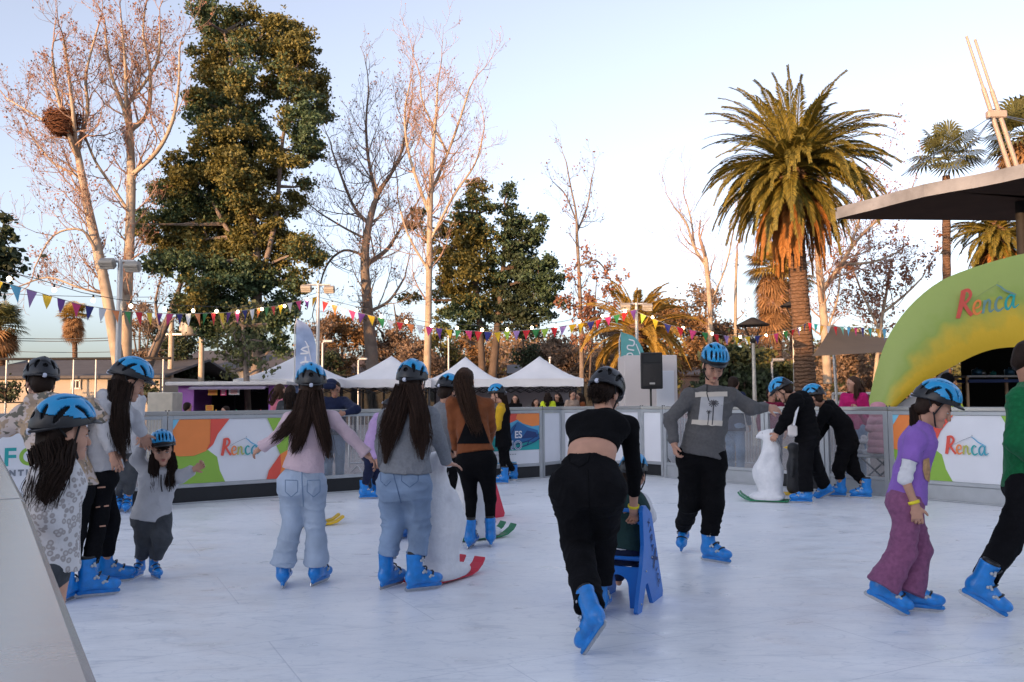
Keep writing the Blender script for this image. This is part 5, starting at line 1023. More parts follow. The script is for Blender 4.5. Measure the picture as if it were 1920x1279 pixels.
# --- bunting and bulb strings
PC = dict(y=B_AMB, b=B_SKY, l=mat('pennant_lilac', (.42, .25, .55), .7, 0, .04), p=B_PURP, k=mat('pennant_pink', (.75, .06, .22), .7, 0, .04), n=mat('pennant_navy', (.03, .035, .22), .7, 0, .04), w=B_WHT, o=B_ORG, g=mat('pennant_green', (.04, .26, .07), .7, 0, .04), r=mat('pennant_red', (.66, .02, .03), .7, 0, .04), t=B_TEAL, m=mat('pennant_mint', (.25, .62, .48), .7, 0, .04), Y=mat('pennant_yellow', (.82, .52, .02), .7, 0, .04), L=mat('pennant_lime', (.38, .58, .06), .7, 0, .04))
def bunting(pts, cols, label, size=.24):
    P3 = [D(x, y, Y) for x, y, Y in pts]; rt = empty('bunting', P3[len(P3) // 2], label, 'bunting', 'pennant bunting'); q = np.array(P3); seg = np.r_[0, np.cumsum(np.linalg.norm(np.diff(q, axis=0), axis=1))]
    def at(t): return np.array([np.interp(t * seg[-1], seg, q[:, k]) for k in range(3)])
    n = len(cols); m = MB(); line = [at(k / (3 * n)) for k in range(3 * n + 1)]; m.tube(line, .006, CORDW, 5); m.obj('cord', rt); rg = random.Random(len(label))
    for k, c in enumerate(cols):
        a = at((k + .28) / n); b = at((k + .80) / n); d = unit(b - a); wd = size * rg.uniform(.82, 1.05); b = a + d * wd; tw = rg.uniform(-.5, .5); tip = (a + b) / 2 + np.array([rg.uniform(-.06, .06), tw * .12, -size * rg.uniform(1.12, 1.35)])
        mid = (a + b) / 2 + np.array([0, .03 * rg.uniform(-1, 1), -size * .45]); f = MB(); f.add([a, b, a * .5 + tip * .5 + (0, tw * .05, 0), b * .5 + tip * .5 + (0, -tw * .05, 0), tip, mid], [(0, 1, 5), (0, 5, 2), (1, 3, 5), (2, 5, 4), (5, 3, 4)], PC[c], True); f.obj('pennant', rt)
def bulbs(pts, n, label, r=.045, drop=.10):
    P3 = [D(x, y, Y) for x, y, Y in pts]; rt = empty('string_lights', P3[len(P3) // 2], label, 'string lights', 'bulb strings'); q = np.array(P3); seg = np.r_[0, np.cumsum(np.linalg.norm(np.diff(q, axis=0), axis=1))]
    def at(t): return np.array([np.interp(t * seg[-1], seg, q[:, k]) for k in range(3)])
    m = MB(); m.tube([at(k / 40) for k in range(41)], .007, CORD, 5); m.obj('cable', rt)
    for k in range(n):
        c = at((k + .5) / n); m = MB(); m.tube([c, c - (0, 0, drop * .6)], .016, CORD, 6); ellipsoid(m, c - np.array([0, 0, drop]), (r, r, r * 1.1), BULB, None, 10, 7); m.obj('bulb', rt)
bunting([(-25, 520, 13.2), (70, 548, 14.1), (150, 571, 15), (222, 583, 15.9), (330, 589, 17.6), (430, 586, 19.6), (520, 573, 21.6), (597, 556, 22.9)], list('YblYpknwogrYpknwogrYpknwogrYwkpY'), 'pennant bunting across the left side up to the second light pole', .22)
bunting([(600, 563, 22.9), (660, 583, 22.7), (740, 603, 22.9), (830, 617, 23), (925, 623, 23), (1020, 617, 23.3), (1110, 603, 23.6), (1193, 580, 23.9)], list('rowkpYgwrowkpYgkrnYLlrgLrlYYnrkgrp'), 'pennant bunting across the middle between two light poles', .22)
bunting([(1195, 585, 23.9), (1250, 608, 23.5), (1310, 622, 23.5), (1380, 632, 24), (1440, 629, 24.5), (1490, 617, 25), (1512, 606, 26)], list('LYnrkgrlYYnokgrlYn'), 'pennant bunting from the third light pole to the big palm', .22)
bunting([(1512, 604, 24.5), (1545, 611, 23.5), (1600, 614, 22), (1665, 617, 20.3)], list('rtywrmbkntyb'), 'pennant bunting from the big palm to the inflatable arch', .21)
bulbs([(-30, 500, 13), (70, 523, 14), (150, 548, 15), (222, 562, 15.9), (340, 573, 17.6), (450, 577, 20), (540, 566, 21.8), (597, 548, 22.9)], 11, 'string of lit bulbs above the left bunting', .036); bulbs([(600, 558, 22.9), (700, 583, 22.8), (800, 604, 23), (925, 613, 23), (1050, 604, 23.4), (1193, 572, 23.9)], 13, 'string of lit bulbs above the middle bunting', .042)
bulbs([(1195, 578, 23.9), (1270, 606, 23.5), (1370, 626, 24), (1450, 622, 24.6), (1512, 608, 26)], 7, 'string of lit bulbs near the big palm', .04)
# --- gazebos
TENT = mat('gazebo_white', (.85, .83, .83), .7, 0, .05, 1.5, .15, 12); TLEG = mat('gazebo_leg', (.03, .03, .034), .5, .3, .1); TSIDE = mat('gazebo_wall', (.50, .49, .52), .8, 0, .05, 2, .2, 8)
def gazebo(px, Y, w, label, back=True, yaw=0, zp=2.72):
    cx = D(px, 700, Y)[0]; rt = empty('gazebo', (cx, Y, 0), label, 'gazebo', 'white gazebos behind the rink'); n = 14; V = []; ze = 1.98
    for i in range(n + 1):
        for j in range(n + 1):
            x, y = -1 + 2 * i / n, -1 + 2 * j / n; r = max(abs(x), abs(y)); z = ze + (zp - ze) * (1 - r) ** 1.35 - .02 * math.sin(math.pi * (x if abs(y) > abs(x) else y)) ** 2 * r; V.append((cx + x * w / 2, Y + y * w / 2, z))
    F = [(i * (n + 1) + j, (i + 1) * (n + 1) + j, (i + 1) * (n + 1) + j + 1, i * (n + 1) + j + 1) for i in range(n) for j in range(n)]; part('canopy', mesh_np('canopy', V, F, TENT), rt)
    m = MB(); h = w / 2 + .004
    for (x0, y0, x1, y1) in ((-1, -1, 1, -1), (1, -1, 1, 1), (1, 1, -1, 1), (-1, 1, -1, -1)):
        k = 10; a = np.array([cx + x0 * h, Y + y0 * h, 0]); b = np.array([cx + x1 * h, Y + y1 * h, 0]); VV = []
        for t in range(k + 1): p = a + (b - a) * t / k; VV += [p + (0, 0, ze), p + (0, 0, ze - .24 - .012 * math.sin(t * 2.2))]
        m.add(VV, [(2 * t, 2 * t + 1, 2 * t + 3, 2 * t + 2) for t in range(k)], TENT)
    m.obj('valance', rt)
    for sx in (-1, 1):
        for sy in (-1, 1): m = MB(); m.box((cx + sx * (w / 2 - .04), Y + sy * (w / 2 - .04), ze / 2 - .02), (.045, .045, ze), TLEG); m.obj('leg', rt)
    for sy in (-1, 1):
        m = MB(); k = 8; y = Y + sy * (w / 2 - .06); xs = [cx - w / 2 + .05 + (w - .1) * t / k for t in range(k + 1)]
        for t in range(k): a, b = (ze - .25, ze - .40) if t % 2 else (ze - .40, ze - .25); m.tube([(xs[t], y, a), (xs[t + 1], y, b)], .014, TLEG, 5); m.tube([(xs[t], y, b), (xs[t + 1], y, a)], .014, TLEG, 5)
        m.obj('truss', rt)
    if back: m = MB(); m.box((cx, Y + w / 2 - .01, 1.0), (w - .02, .012, 2.0), TSIDE); m.obj('back_wall', rt)
TY = 27.0
gazebo(560, 26, 3.0, 'white gazebo behind the blue feather flag', False, zp=2.76); gazebo(734, TY, 2.75, 'white gazebo between the pale pink girl and the grey hoodie girl', False, zp=2.76); gazebo(873, TY, 2.2, 'white gazebo above the brown jacket woman', True); gazebo(1012, TY, 2.55, 'white gazebo left of the bending black clothed woman', True)
# --- feather flags
def flag(px, y0, y1, w, Y, cols, label, text=True, flip=False):
    b = D(px, y1, Y); t = D(px, y0, Y); x0 = b[0]; h = t[2] - b[2]; rt = empty('feather_flag', (x0, Y, 0), label, 'feather flag'); mp = MB(); mp.tube([(x0, Y, -.03), (x0, Y, t[2] - .2), (x0 + .05, Y, t[2])], [.022, .016, .01], POLEM, 8); mp.obj('pole', rt)
    prof = [(0, 0), (w, 0)] + [(w * (1 - .0 * k) * math.cos(R(90 * k / 12)) ** .75, h * .62 + h * .38 * math.sin(R(90 * k / 12))) for k in range(13)]; m = MB(); n = 18; V = []
    for i in range(n + 1):
        z = h * i / n; s = 0 if z < h * .62 else (z - h * .62) / (h * .38); ww = w * (max(0, 1 - s * s)) ** .5
        for j in range(7): u = j / 6; V.append((x0 + .03 + ww * u, Y + .05 * math.sin(u * 4 + z * 1.5) * u, b[2] + z))
    F = [(i * 7 + j, i * 7 + j + 1, (i + 1) * 7 + j + 1, (i + 1) * 7 + j) for i in range(n) for j in range(6)]; part('cloth', mesh_np('cloth', V, F, cols[0]), rt)
    f = Face((x0 + .03, Y - .04, b[2]), (1, 0, 0), (0, 0, 1), (0, -1, 0)); return rt, f, h
FLB = mat('flag_blue', (.24, .35, .60), .7, 0, .30, 1.1, col2=(.42, .50, .68)); FLT = mat('flag_teal', (.12, .38, .38), .7, 0, .06)
rt, f, h = flag(551, 597, 800, .58, 23.5, [FLB], 'pale blue feather flag with white vertical lettering')
f.k = 3
for (pts, w_) in (([(.12, 1.1), (.42, 1.1)], .06), ([(.14, 1.22), (.40, 1.22), (.14, 1.36), (.40, 1.38)], .05), ([(.12, 1.50), (.38, 1.50), (.38, 1.62), (.14, 1.62)], .05), ([(.14, 1.74), (.28, 1.78), (.40, 1.74)], .05), ([(.28, 1.76), (.28, 1.92)], .05), ([(.14, 2.0), (.38, 2.02), (.16, 2.12), (.38, 2.2)], .045)): f.stroke(pts, w_, B_WHT, 3)
f.stroke([(.26, 2.35), (.34, 2.2), (.46, 1.7)], [.015, .04, .012], B_WHT, 4); f.mb.obj('lettering', rt)
rt, f, h = flag(1163, 622, 760, .54, 19.5, [FLT], 'teal feather flag with white script, rising behind the white booth')
f.k = 3; f.stroke([(.30, 1.25), (.16, 1.28), (.16, 1.36), (.28, 1.36), (.30, 1.46), (.18, 1.50)], .03, B_WHT); f.stroke([(.16, 1.06), (.14, 1.16), (.24, 1.18), (.28, 1.08)], .03, B_WHT); f.stroke([(.34, 1.40), (.42, 1.2), (.48, 1.02)], .022, B_WHT); f.mb.obj('lettering', rt)
# --- purple kiosk
KP = mat('kiosk_purple', (.30, .10, .40), .6, 0, .08, 2); KD = mat('kiosk_dark', (.012, .011, .012), .8, 0, .2); KW = mat('kiosk_white', (.60, .58, .56), .6, 0, .06)
Y = 22.5; x0, x1, x2 = D(336, 700, Y)[0], D(365, 700, Y)[0], D(505, 700, Y)[0]; zt = D(400, 716, Y)[2]; rt = empty('kiosk', ((x0 + x2) / 2, Y, 0), 'purple food kiosk with open serving hatch and price signs', 'kiosk')
m = MB(); zr = zt - .1; m.box(((x0 + x1) / 2, Y, zr / 2), (x1 - x0, .08, zr), KP); m.box(((x1 + x2) / 2, Y, .45), (x2 - x1, .08, .9), KP); m.box((x2 + .25, Y, zr / 2), (.5, .08, zr), KP); m.box((x0 + .02, Y + 1.2, zr / 2), (.06, 2.3, zr), KP); m.box(((x0 + x2) / 2, Y + 2.4, zr / 2), (x2 - x0, .06, zr), KD); m.obj('wall', rt)
m = MB(); m.box(((x0 + x2) / 2 + .15, Y + 1.1, zt - .05), (x2 - x0 + .8, 2.8, .10), KW, bev=.02); m.obj('roof', rt); m = MB(); m.box(((x1 + x2) / 2, Y - .22, .93), (x2 - x1 - .02, .5, .05), KW, bev=.01); m.obj('counter', rt); m = MB(); m.box(((x1 + x2) / 2, Y - .22, zt - .14), (x2 - x1, .4, .04), mat('awning', (.28, .24, .33), .7), [np.array([1., 0, 0]), unit((0, 1, .25)), unit((0, -.25, 1))]); m.obj('awning', rt)
for k, (px, py, w_, h_, c) in enumerate(((399, 735, .24, .17, B_AMB), (419, 736, .15, .17, PC['k']), (439, 735, .28, .15, B_WHT), (393, 765, .2, .14, B_AMB))):
    p = D(px, py, Y - .06 if py < 750 else Y - .5); s_ = MB(); s_.box(p, (w_, .012, h_), c); 
    for q in range(4): s_.box(p + (0, -.008, h_ * (.3 - .2 * q)), (w_ * (.7 - .1 * (q % 2)), .004, h_ * .08), B_RED if k != 1 else B_WHT)
    s_.obj('price_sign', rt)
m = MB(); rg = random.Random(3)
for k in range(16): px = 375 + k * 7.6; p = D(px, 760, Y - .2); hh = rg.uniform(.06, .2); c = rg.choice([B_WHT, SKI_G, SKI_R, B_AMB, BUCK, B_BLUE]); m.lathe([(.0, 0), (.035, 0), (.035, hh * .7), (.015, hh * .85), (.015, hh), (0, hh)], (p[0], Y - .2, .957), c, 10)
m.obj('bottles', rt)
m = MB(); c = D(310, 745, 21); m.box((c[0], 21, .78), (.62, .62, 1.6), mat('cream_cabinet', (.50, .46, .38), .7), bev=.02); o = m.obj('utility_cabinet'); tag(o, 'tall cream utility cabinet left of the purple kiosk', 'cabinet')
# --- inflatable arch
Y = 16.3; ARCH = mat('arch_fabric', (.30, .48, .07), .55, 0, .05, 1.2, .5, 5)
def arch_mat():
    nt = ARCH.node_tree; n = nt.nodes; l = nt.links; b = n['Principled BSDF']; tc = n.new('ShaderNodeTexCoord'); sp = n.new('ShaderNodeSeparateXYZ'); l.new(tc.outputs['UV'], sp.inputs[0]); t = n.new('ShaderNodeTexNoise'); t.inputs['Scale'].default_value = 3; l.new(tc.outputs['UV'], t.inputs['Vector'])
    a = n.new('ShaderNodeMath'); a.operation = 'MULTIPLY_ADD'; a.inputs[1].default_value = .55; l.new(t.outputs['Fac'], a.inputs[0]); l.new(sp.outputs['Y'], a.inputs[2]); r = n.new('ShaderNodeValToRGB'); e = r.color_ramp.elements; e[0].position = .52; e[0].color = (.70, .47, .03, 1); e[1].position = .84; e[1].color = (.27, .37, .07, 1); x = e.new(1.2 if False else .98); x.color = (.31, .40, .10, 1); l.new(a.outputs[0], r.inputs[0]); l.new(r.outputs[0], b.inputs['Base Color'])
arch_mat()
outer = [(1624, 775), (1640, 700), (1662, 632), (1700, 577), (1758, 526), (1830, 499), (1920, 474), (2010, 462)]; inner = [(1668, 775), (1706, 738), (1745, 710), (1790, 685), (1835, 662), (1870, 652), (1920, 650), (2010, 652)]
def resample(p, n):
    p = np.array(p, float); s = np.r_[0, np.cumsum(np.linalg.norm(np.diff(p, axis=0), axis=1))]; t = np.linspace(0, s[-1], n); return np.stack([np.interp(t, s, p[:, 0]), np.interp(t, s, p[:, 1])], 1)
def smoothp(p):
    for _ in range(3): p[1:-1] = .25 * p[:-2] + .5 * p[1:-1] + .25 * p[2:]
    return p
po, pi_ = smoothp(resample(outer, 29)), smoothp(resample(inner, 29)); O3 = [D(*q, Y) for q in po]; I3 = [D(*q, Y - .25) for q in pi_]; xm = O3[-1][0]
O3 = O3 + [np.array([2 * xm - q[0], q[1], q[2]]) for q in O3[-2::-1]]; I3 = I3 + [np.array([2 * xm - q[0], q[1], q[2]]) for q in I3[-2::-1]]; nA = len(O3)
rt = empty('inflatable_arch', (xm, Y, 0), 'green and yellow inflatable arch tent with town lettering, at the right', 'inflatable arch'); V = []; n = 10
for o, i in zip(O3, I3):
    for k in range(n + 1): u = k / n; p = i * (1 - u) + o * u; V.append(p + np.array([0, -.16 * math.sin(math.pi * u) ** .8, 0]))
F = [(a * (n + 1) + k, a * (n + 1) + k + 1, (a + 1) * (n + 1) + k + 1, (a + 1) * (n + 1) + k) for a in range(nA - 1) for k in range(n)]; F = [f_[::-1] for f_ in F]
me = mesh_np('front_panel', V, F, ARCH); uv = me.uv_layers.new(name='UV'); lv = np.zeros(len(me.loops), np.int32); me.loops.foreach_get('vertex_index', lv); UVv = np.array([[(i // (n + 1)) / 8, (i % (n + 1)) / n] for i in range(len(V))], np.float32); uv.data.foreach_set('uv', UVv[lv].ravel()); part('front_panel', me, rt)
V = []; dep = 4.2
for o in O3:
    for k in range(5): V.append(o + np.array([dep * .60 * k / 4, dep * k / 4, (.10 if k in (1, 2, 3) else 0) - .02 - .10 * k]))
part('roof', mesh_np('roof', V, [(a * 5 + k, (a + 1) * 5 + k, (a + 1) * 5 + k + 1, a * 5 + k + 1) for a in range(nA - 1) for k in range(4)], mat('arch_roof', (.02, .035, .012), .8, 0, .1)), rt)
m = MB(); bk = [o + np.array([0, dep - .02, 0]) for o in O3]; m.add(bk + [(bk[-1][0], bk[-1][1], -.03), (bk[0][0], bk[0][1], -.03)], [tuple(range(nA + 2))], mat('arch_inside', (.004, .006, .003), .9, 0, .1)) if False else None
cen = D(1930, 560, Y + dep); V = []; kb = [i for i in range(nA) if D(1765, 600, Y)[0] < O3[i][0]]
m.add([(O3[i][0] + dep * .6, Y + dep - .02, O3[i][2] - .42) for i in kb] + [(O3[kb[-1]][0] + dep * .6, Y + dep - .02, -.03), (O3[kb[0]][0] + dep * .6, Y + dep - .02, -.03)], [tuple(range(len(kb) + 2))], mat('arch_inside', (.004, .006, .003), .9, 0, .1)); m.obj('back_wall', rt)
m = MB(); a = D(1668, 775, Y - .05); b = D(1780, 686, Y + .1); c = D(1780, 775, Y + .1); m.add([D(1672, 768, Y), D(1779, 690, Y), D(1779, 768, Y)], [(0, 1, 2)], TSIDE); m.obj('side_panel', rt)
f = Face(D(1797, 596, Y - .30), unit((1, 0, .17)), unit((.10, 0, 1)), (0, -1, 0)); a = O3; renca(f, 0, 0, .50, [mat('ink_arch_red', (.66, .10, .07), .6, 0, .05), B_ORG, mat('ink_slate', (.16, .30, .28), .6, 0, .05), mat('ink_slate', (.16, .30, .28)), B_TEAL], [mat('ink_line', (.25, .33, .12), .6, 0, 0), mat('ink_slate', (.16, .30, .28))]); f.mb.obj('lettering', rt)
# equipment bench inside the arch
c = D(1860, 720, 18.2); rt = empty('equipment_bench', (c[0], 18.2, 0), 'metal work bench under the inflatable arch', 'bench'); zt = D(1860, 706, 18.2)[2]; xa, xb = D(1800, 706, 18.2)[0], D(1900, 706, 18.2)[0]
m = MB(); m.box(((xa + xb) / 2, 18.2, zt), (xb - xa, .6, .04), POLEM); m.box(((xa + xb) / 2, 18.1, zt - .1), (xb - xa, .5, .06), B_NAVY); m.obj('bench_top', rt)
for x in (xa, xb):
    for y in (17.93, 18.47): m = MB(); m.box((x, y, zt / 2), (.05, .05, zt), mat('warm_metal', (.5, .33, .2), .4, .4)); m.obj('leg', rt)
for k, (px, s_) in enumerate(((1832, .10), (1842, .07), (1862, .06), (1893, .10))):
    p = D(px, 700, 18.1); m = MB(); r_ = s_; m.lathe([(0, 0), (r_, 0), (r_ * 1.05, r_ * 1.1), (r_ * .9, r_ * 1.3), (r_ * .2, r_ * 1.45), (r_ * .2, r_ * 1.7), (0, r_ * 1.7)], (p[0], 18.1, zt + .02), [mat('pot_blue', (.08, .22, .38), .3, .5), STEEL, B_TEAL, mat('pot_blue', (.08, .22, .38))][k], 16); o = m.obj('cooking_pot'); tag(o, ['blue pot at the left end of the bench under the arch', 'small steel pot next to the left blue pot', 'small teal pot in the middle of the bench', 'blue pot at the right end of the bench'][k], 'pot', 'pots on the bench')
# --- stage roof with mast
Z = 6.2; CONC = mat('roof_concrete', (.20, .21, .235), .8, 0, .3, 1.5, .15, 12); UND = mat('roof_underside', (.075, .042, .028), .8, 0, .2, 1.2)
front = [G(x, y, Z) for x, y in ((1567, 411), (1590, 405), (1636, 394), (1685, 381), (1733, 369), (1782, 360), (1830, 352), (1880, 342), (1920, 333))]; back = [G(1566, 410.5, Z), G(1920, 414, Z)]
e = front[-1]; d = unit(front[-1] - front[-3]); ext = [e + d * 3 + np.array([.9, 0, 0]), e + d * 3.5 + np.array([6, 1, 0]), e + np.array([14, 6, 0])]; pl = [np.array([q[0], q[1], Z]) for q in front + ext]; pl += [np.array([pl[-1][0], back[1][1], Z]), np.array([back[1][0], back[1][1] + .02, Z])]
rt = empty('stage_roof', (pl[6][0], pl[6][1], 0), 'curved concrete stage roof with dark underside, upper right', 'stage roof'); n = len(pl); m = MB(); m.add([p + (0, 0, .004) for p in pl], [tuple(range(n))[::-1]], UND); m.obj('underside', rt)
m = MB(); V = []
for p in pl: V += [p, p + (0, 0, .20), p + np.array([0.0, .0, .20]) + unit(np.array([12, 24, 0]) - p * (1, 1, 0)) * .04, p + np.array([0, 0, .32]) + unit(np.array([12, 24, 0]) - p * (1, 1, 0)) * .04]
m.add(V, [(4 * i + k, 4 * ((i + 1) % n) + k, 4 * ((i + 1) % n) + k + 1, 4 * i + k + 1) for i in range(n) for k in range(3)], CONC); m.add([V[4 * i + 3] for i in range(n)], [tuple(range(n))], CONC); m.obj('fascia', rt)
c = D(1914, 400, 21.0); m = MB(); m.tube([(c[0], 21.0, -.03), (c[0], 21.0, Z)], .12, KD, 14); m.obj('column', rt)
# mast
MASTM = mat('mast_pale', (.36, .29, .24), .5, 0, .06); b1, t1, b2, t2 = D(1888, 302, 24), D(1812, 68, 24), D(1903, 302, 24), D(1828, 74, 24); j1 = D(1856, 205, 24)
rt = empty('stage_mast', (b1[0], 24, 0), 'twin pale leaning mast poles with stay cables above the stage roof', 'mast')
for a, b in ((b1, t1), (b2, t2)): m = MB(); a2 = a + (a - b) * 1.55; m.tube([a2, a * .42 + b * .58], [.066, .062], MASTM, 12); m.tube([a * .42 + b * .58, b], [.042, .036], MASTM, 12); m.obj('mast_pole', rt)
m = MB(); m.box(D(1868, 215, 24), (.55, .2, .22), MASTM, bev=.03); m.obj('bracket', rt)
for (x, y, yy) in ((1690, 330, 22.5), (1772, 330, 23), (1790, 318, 23), (1960, 232, 24), (1960, 240, 24)): m = MB(); m.tube([D(1866, 214, 24), D(x, y, yy)], .012, STEEL, 5); m.obj('stay_cable', rt)
# --- shade sail
SAIL = mat('sail_brown', (.27, .165, .095), .85, 0, .06, 2); co = [D(1522, 668, 21), D(1560, 608, 24.0), D(1668, 634, 24), D(1664, 660, 20.5)]; n = 10; V = []
for i in range(n + 1):
    for j in range(n + 1):
        u, v = i / n, j / n; p = co[0] * (1 - u) * (1 - v) + co[1] * (1 - u) * v + co[2] * u * v + co[3] * u * (1 - v); V.append(p + np.array([0, 0, -.9 * u * (1 - u) * v * .35 - .25 * v * (1 - v)]) + (co[1] - co[0]) * 0)
rt = empty('shade_sail', D(1600, 640, 22) * (1, 1, 0), 'brown shade sail stretched between the palm and the inflatable arch', 'shade sail'); part('cloth', mesh_np('cloth', V, [(i * (n + 1) + j, i * (n + 1) + j + 1, (i + 1) * (n + 1) + j + 1, (i + 1) * (n + 1) + j) for i in range(n) for j in range(n)], SAIL), rt)
for q in (co[1], co[2], co[3]): m = MB(); m.tube([(q[0] + .1, q[1], -.03), (q[0], q[1], q[2])], .045, POLEM, 8); m.obj('post', rt)
# --- lamps and power poles
def lantern(px, ytop, Y, label):
    t = D(px, ytop, Y); rt = empty('street_lamp', (t[0], Y, 0), label, 'street lamp', 'park street lamps'); m = MB(); m.tube([(t[0], Y, -.03), (t[0], Y, t[2] - .75)], [.07, .045], mat('lamp_post', (.50, .47, .42), .5, .2), 10); m.obj('post', rt); m = MB(); m.lathe([(.05, -.02), (.48, -.24), (.46, -.27), (.1, -.2)], t, KD, 18); m.obj('lamp_hood', rt); m = MB()
    for a in range(4): q = np.array([math.cos(a * 1.57 + .4), math.sin(a * 1.57 + .4), 0]); m.tube([t + q * .34 + (0, 0, -.27), t + q * .06 + (0, 0, -.76)], .018, KD, 5)
    m.lathe([(.07, -.78), (.08, -.7), (.03, -.64)], t, KD, 10); m.obj('lamp_bracket', rt)
lantern(1411, 594, 25, 'park lamp with dark conical hood behind the sweater man'); lantern(1486, 562, 33, 'park lamp half hidden by the big palm trunk')
def arm_lamp(px, ytop, Y, d, label):
    hw = .40 if d > .5 else .12
    t = D(px, ytop, Y); rt = empty('street_lamp', (t[0], Y, 0), label, 'street lamp', 'park street lamps'); m = MB(); m.tube([(t[0], Y, -.03), (t[0], Y, t[2] - .05), (t[0] + d * .15, Y, t[2] + .02)], .045, POLEM, 8); m.obj('post', rt); m = MB(); m.box(t + np.array([d * .22, 0, .02]), (hw, .22, .10), POLEM, bev=.03); m.obj('lamp_head', rt)
arm_lamp(605, 641, 34, 1, 'grey arm lamp right of the blue feather flag'); arm_lamp(672, 674, 40, 1, 'thin grey lamp post in front of the brown building'); arm_lamp(1447, 676, 30, 1, 'white lamp post behind the black hoodie boy'); arm_lamp(841, 632, 42, .01, 'golden lit pole above the gazebo roofs'); arm_lamp(1031, 672, 36, .01, 'grey post behind the right gazebo')
WOODP = mat('power_pole', (.46, .38, .30), .85, 0, .12, 3, .2, 20)
for px, yt, lb in ((322, 596, 'left concrete pole of the transformer pair'), (379, 600, 'right concrete pole of the transformer pair')): t = D(px, yt, 46); m = MB(); m.tube([(t[0], 46, -.03), tuple(t)], [.17, .13], WOODP, 10); tag(m.obj('power_pole'), lb + ' under the big evergreen', 'power pole', 'transformer poles')
m = MB(); a, b = D(312, 627, 46), D(392, 627, 46); m.box((a + b) / 2, (b[0] - a[0], .2, .1), POLEM); c = D(356, 612, 45.7); m.lathe([(0, -.5), (.38, -.5), (.42, -.42), (.42, .4), (.3, .5), (0, .52)], c, LAMPM, 14); m.box(c + (0, 0, 0), (1.0, .5, .6), LAMPM, bev=.05); tag(m.obj('transformer'), 'grey transformer on a crossbeam between two poles', 'transformer')
def wire(pts, label, r=.02, m_=CORD):
    m = MB(); P3 = [D(*p) for p in pts]; L = []
    for a, b in zip(P3[:-1], P3[1:]):
        for k in range(13): t = k / 12; L.append(a * (1 - t) + b * t - np.array([0, 0, 4 * t * (1 - t) * .012 * np.linalg.norm(b - a)]))
    m.tube(L, r, m_, 5); tag(m.obj('overhead_wire'), label, 'wire', 'overhead wires')
wire([(-40, 632, 50), (322, 628, 46)], 'upper black wire above the left building', .022); wire([(-40, 636, 50), (322, 633, 46)], 'second black wire above the left building', .022); wire([(-40, 656, 52), (330, 655, 48)], 'lower black wire just above the left building roof', .018); wire([(-30, 548, 40), (350, 556, 46)], 'thin wire through the bare plane trees', .015)
wire([(560, 652, 60), (900, 652, 62)], 'thin wire across the brown bushes', .02); wire([(560, 664, 60), (900, 668, 62)], 'lower thin wire across the brown bushes', .02); wire([(1010, 650, 62), (1180, 640, 60)], 'thin wire right of the evergreens', .02)
# --- buildings and fences far behind
def building(px0, px1, Y, yroof, yeave, depth, wall, roof, label, wins=(), name='building'):
    a, b = D(px0, 700, Y)[0], D(px1, 700, Y)[0]; ze = D(960, yeave, Y)[2]; zr = D(960, yroof, Y)[2]; rt = empty(name, ((a + b) / 2, Y, 0), label, 'building'); m = MB(); m.box(((a + b) / 2, Y + depth / 2, ze / 2), (b - a, depth, ze), wall); m.obj('wall', rt)
    m = MB(); o = .4; x0, x1, y0, y1, ym = a - o, b + o, Y - o, Y + depth + o, Y + depth / 2; m.add([(x0, y0, ze - .05), (x1, y0, ze - .05), (x1, ym, zr), (x0, ym, zr), (x0, y1, ze - .05), (x1, y1, ze - .05), (x0, y0, ze + .08), (x1, y0, ze + .08), (x1, ym, zr + .13), (x0, ym, zr + .13), (x0, y1, ze + .08), (x1, y1, ze + .08)], [(6, 7, 8, 9), (9, 8, 11, 10), (0, 3, 2, 1), (3, 4, 5, 2), (0, 1, 7, 6), (4, 10, 11, 5), (0, 6, 9, 3), (3, 9, 10, 4), (1, 2, 8, 7), (2, 5, 11, 8)], roof); m.obj('roof', rt)
    for (wx, wy, ww, wh) in wins:
        p = D(wx, wy, Y); m = MB(); m.box((p[0], Y - .02, p[2]), (ww, .05, wh), KD); m.box((p[0], Y - .05, p[2]), (.05, .03, wh), KW); o_ = m.obj('window', rt); m = MB()
        for (dx, dz, sx, sz) in ((0, wh / 2, ww + .12, .08), (0, -wh / 2, ww + .12, .08), (-ww / 2, 0, .08, wh), (ww / 2, 0, .08, wh)): m.box((p[0] + dx, Y - .055, p[2] + dz), (sx, .06, sz), KW)
        fr = m.obj('window_frame', rt); fr.parent = o_; fr.location = (0, 0, 0)
WCR = mat('wall_cream', (.38, .33, .275), .9, 0, .10, .8, .2, 8); ROOFG = mat('roof_grey', (.085, .078, .08), .8, 0, .2, 1.5, .2, 10); WBRN = mat('wall_brown', (.16, .10, .075), .9, 0, .15, 1); ROOFB = mat('roof_brown', (.09, .055, .042), .85, 0, .2, 2)
building(-60, 300, 44, 664, 703, 12, WCR, ROOFG, 'long low cream building with grey roof at the left', [(143, 721, .42, .42)]); building(330, 520, 60, 650, 690, 10, WCR, ROOFG, 'cream building with dark roof behind the transformer poles', [(420, 705, .8, .9)]); building(600, 760, 70, 668, 700, 10, WBRN, ROOFB, 'low brown house behind the first gazebos', [(640, 716, 1, 1)]); building(960, 1090, 66, 682, 702, 10, mat('wall_lit', (.50, .33, .20), .9, 0, .1), ROOFG, 'pale house behind the right gazebos', [(985, 712, .8, .8), (1040, 712, 1, .9)]); building(1260, 1420, 75, 690, 706, 10, WBRN, ROOFB, 'low brown house behind the sweater man', [(1330, 720, 1, 1)])
m = MB(); zf = D(100, 673, 40)[2]
for k in range(9): x = D(-30 + 42 * k, 700, 40)[0]; m.tube([(x, 40, -.03), (x, 40, zf)], .045, POLEM, 6)
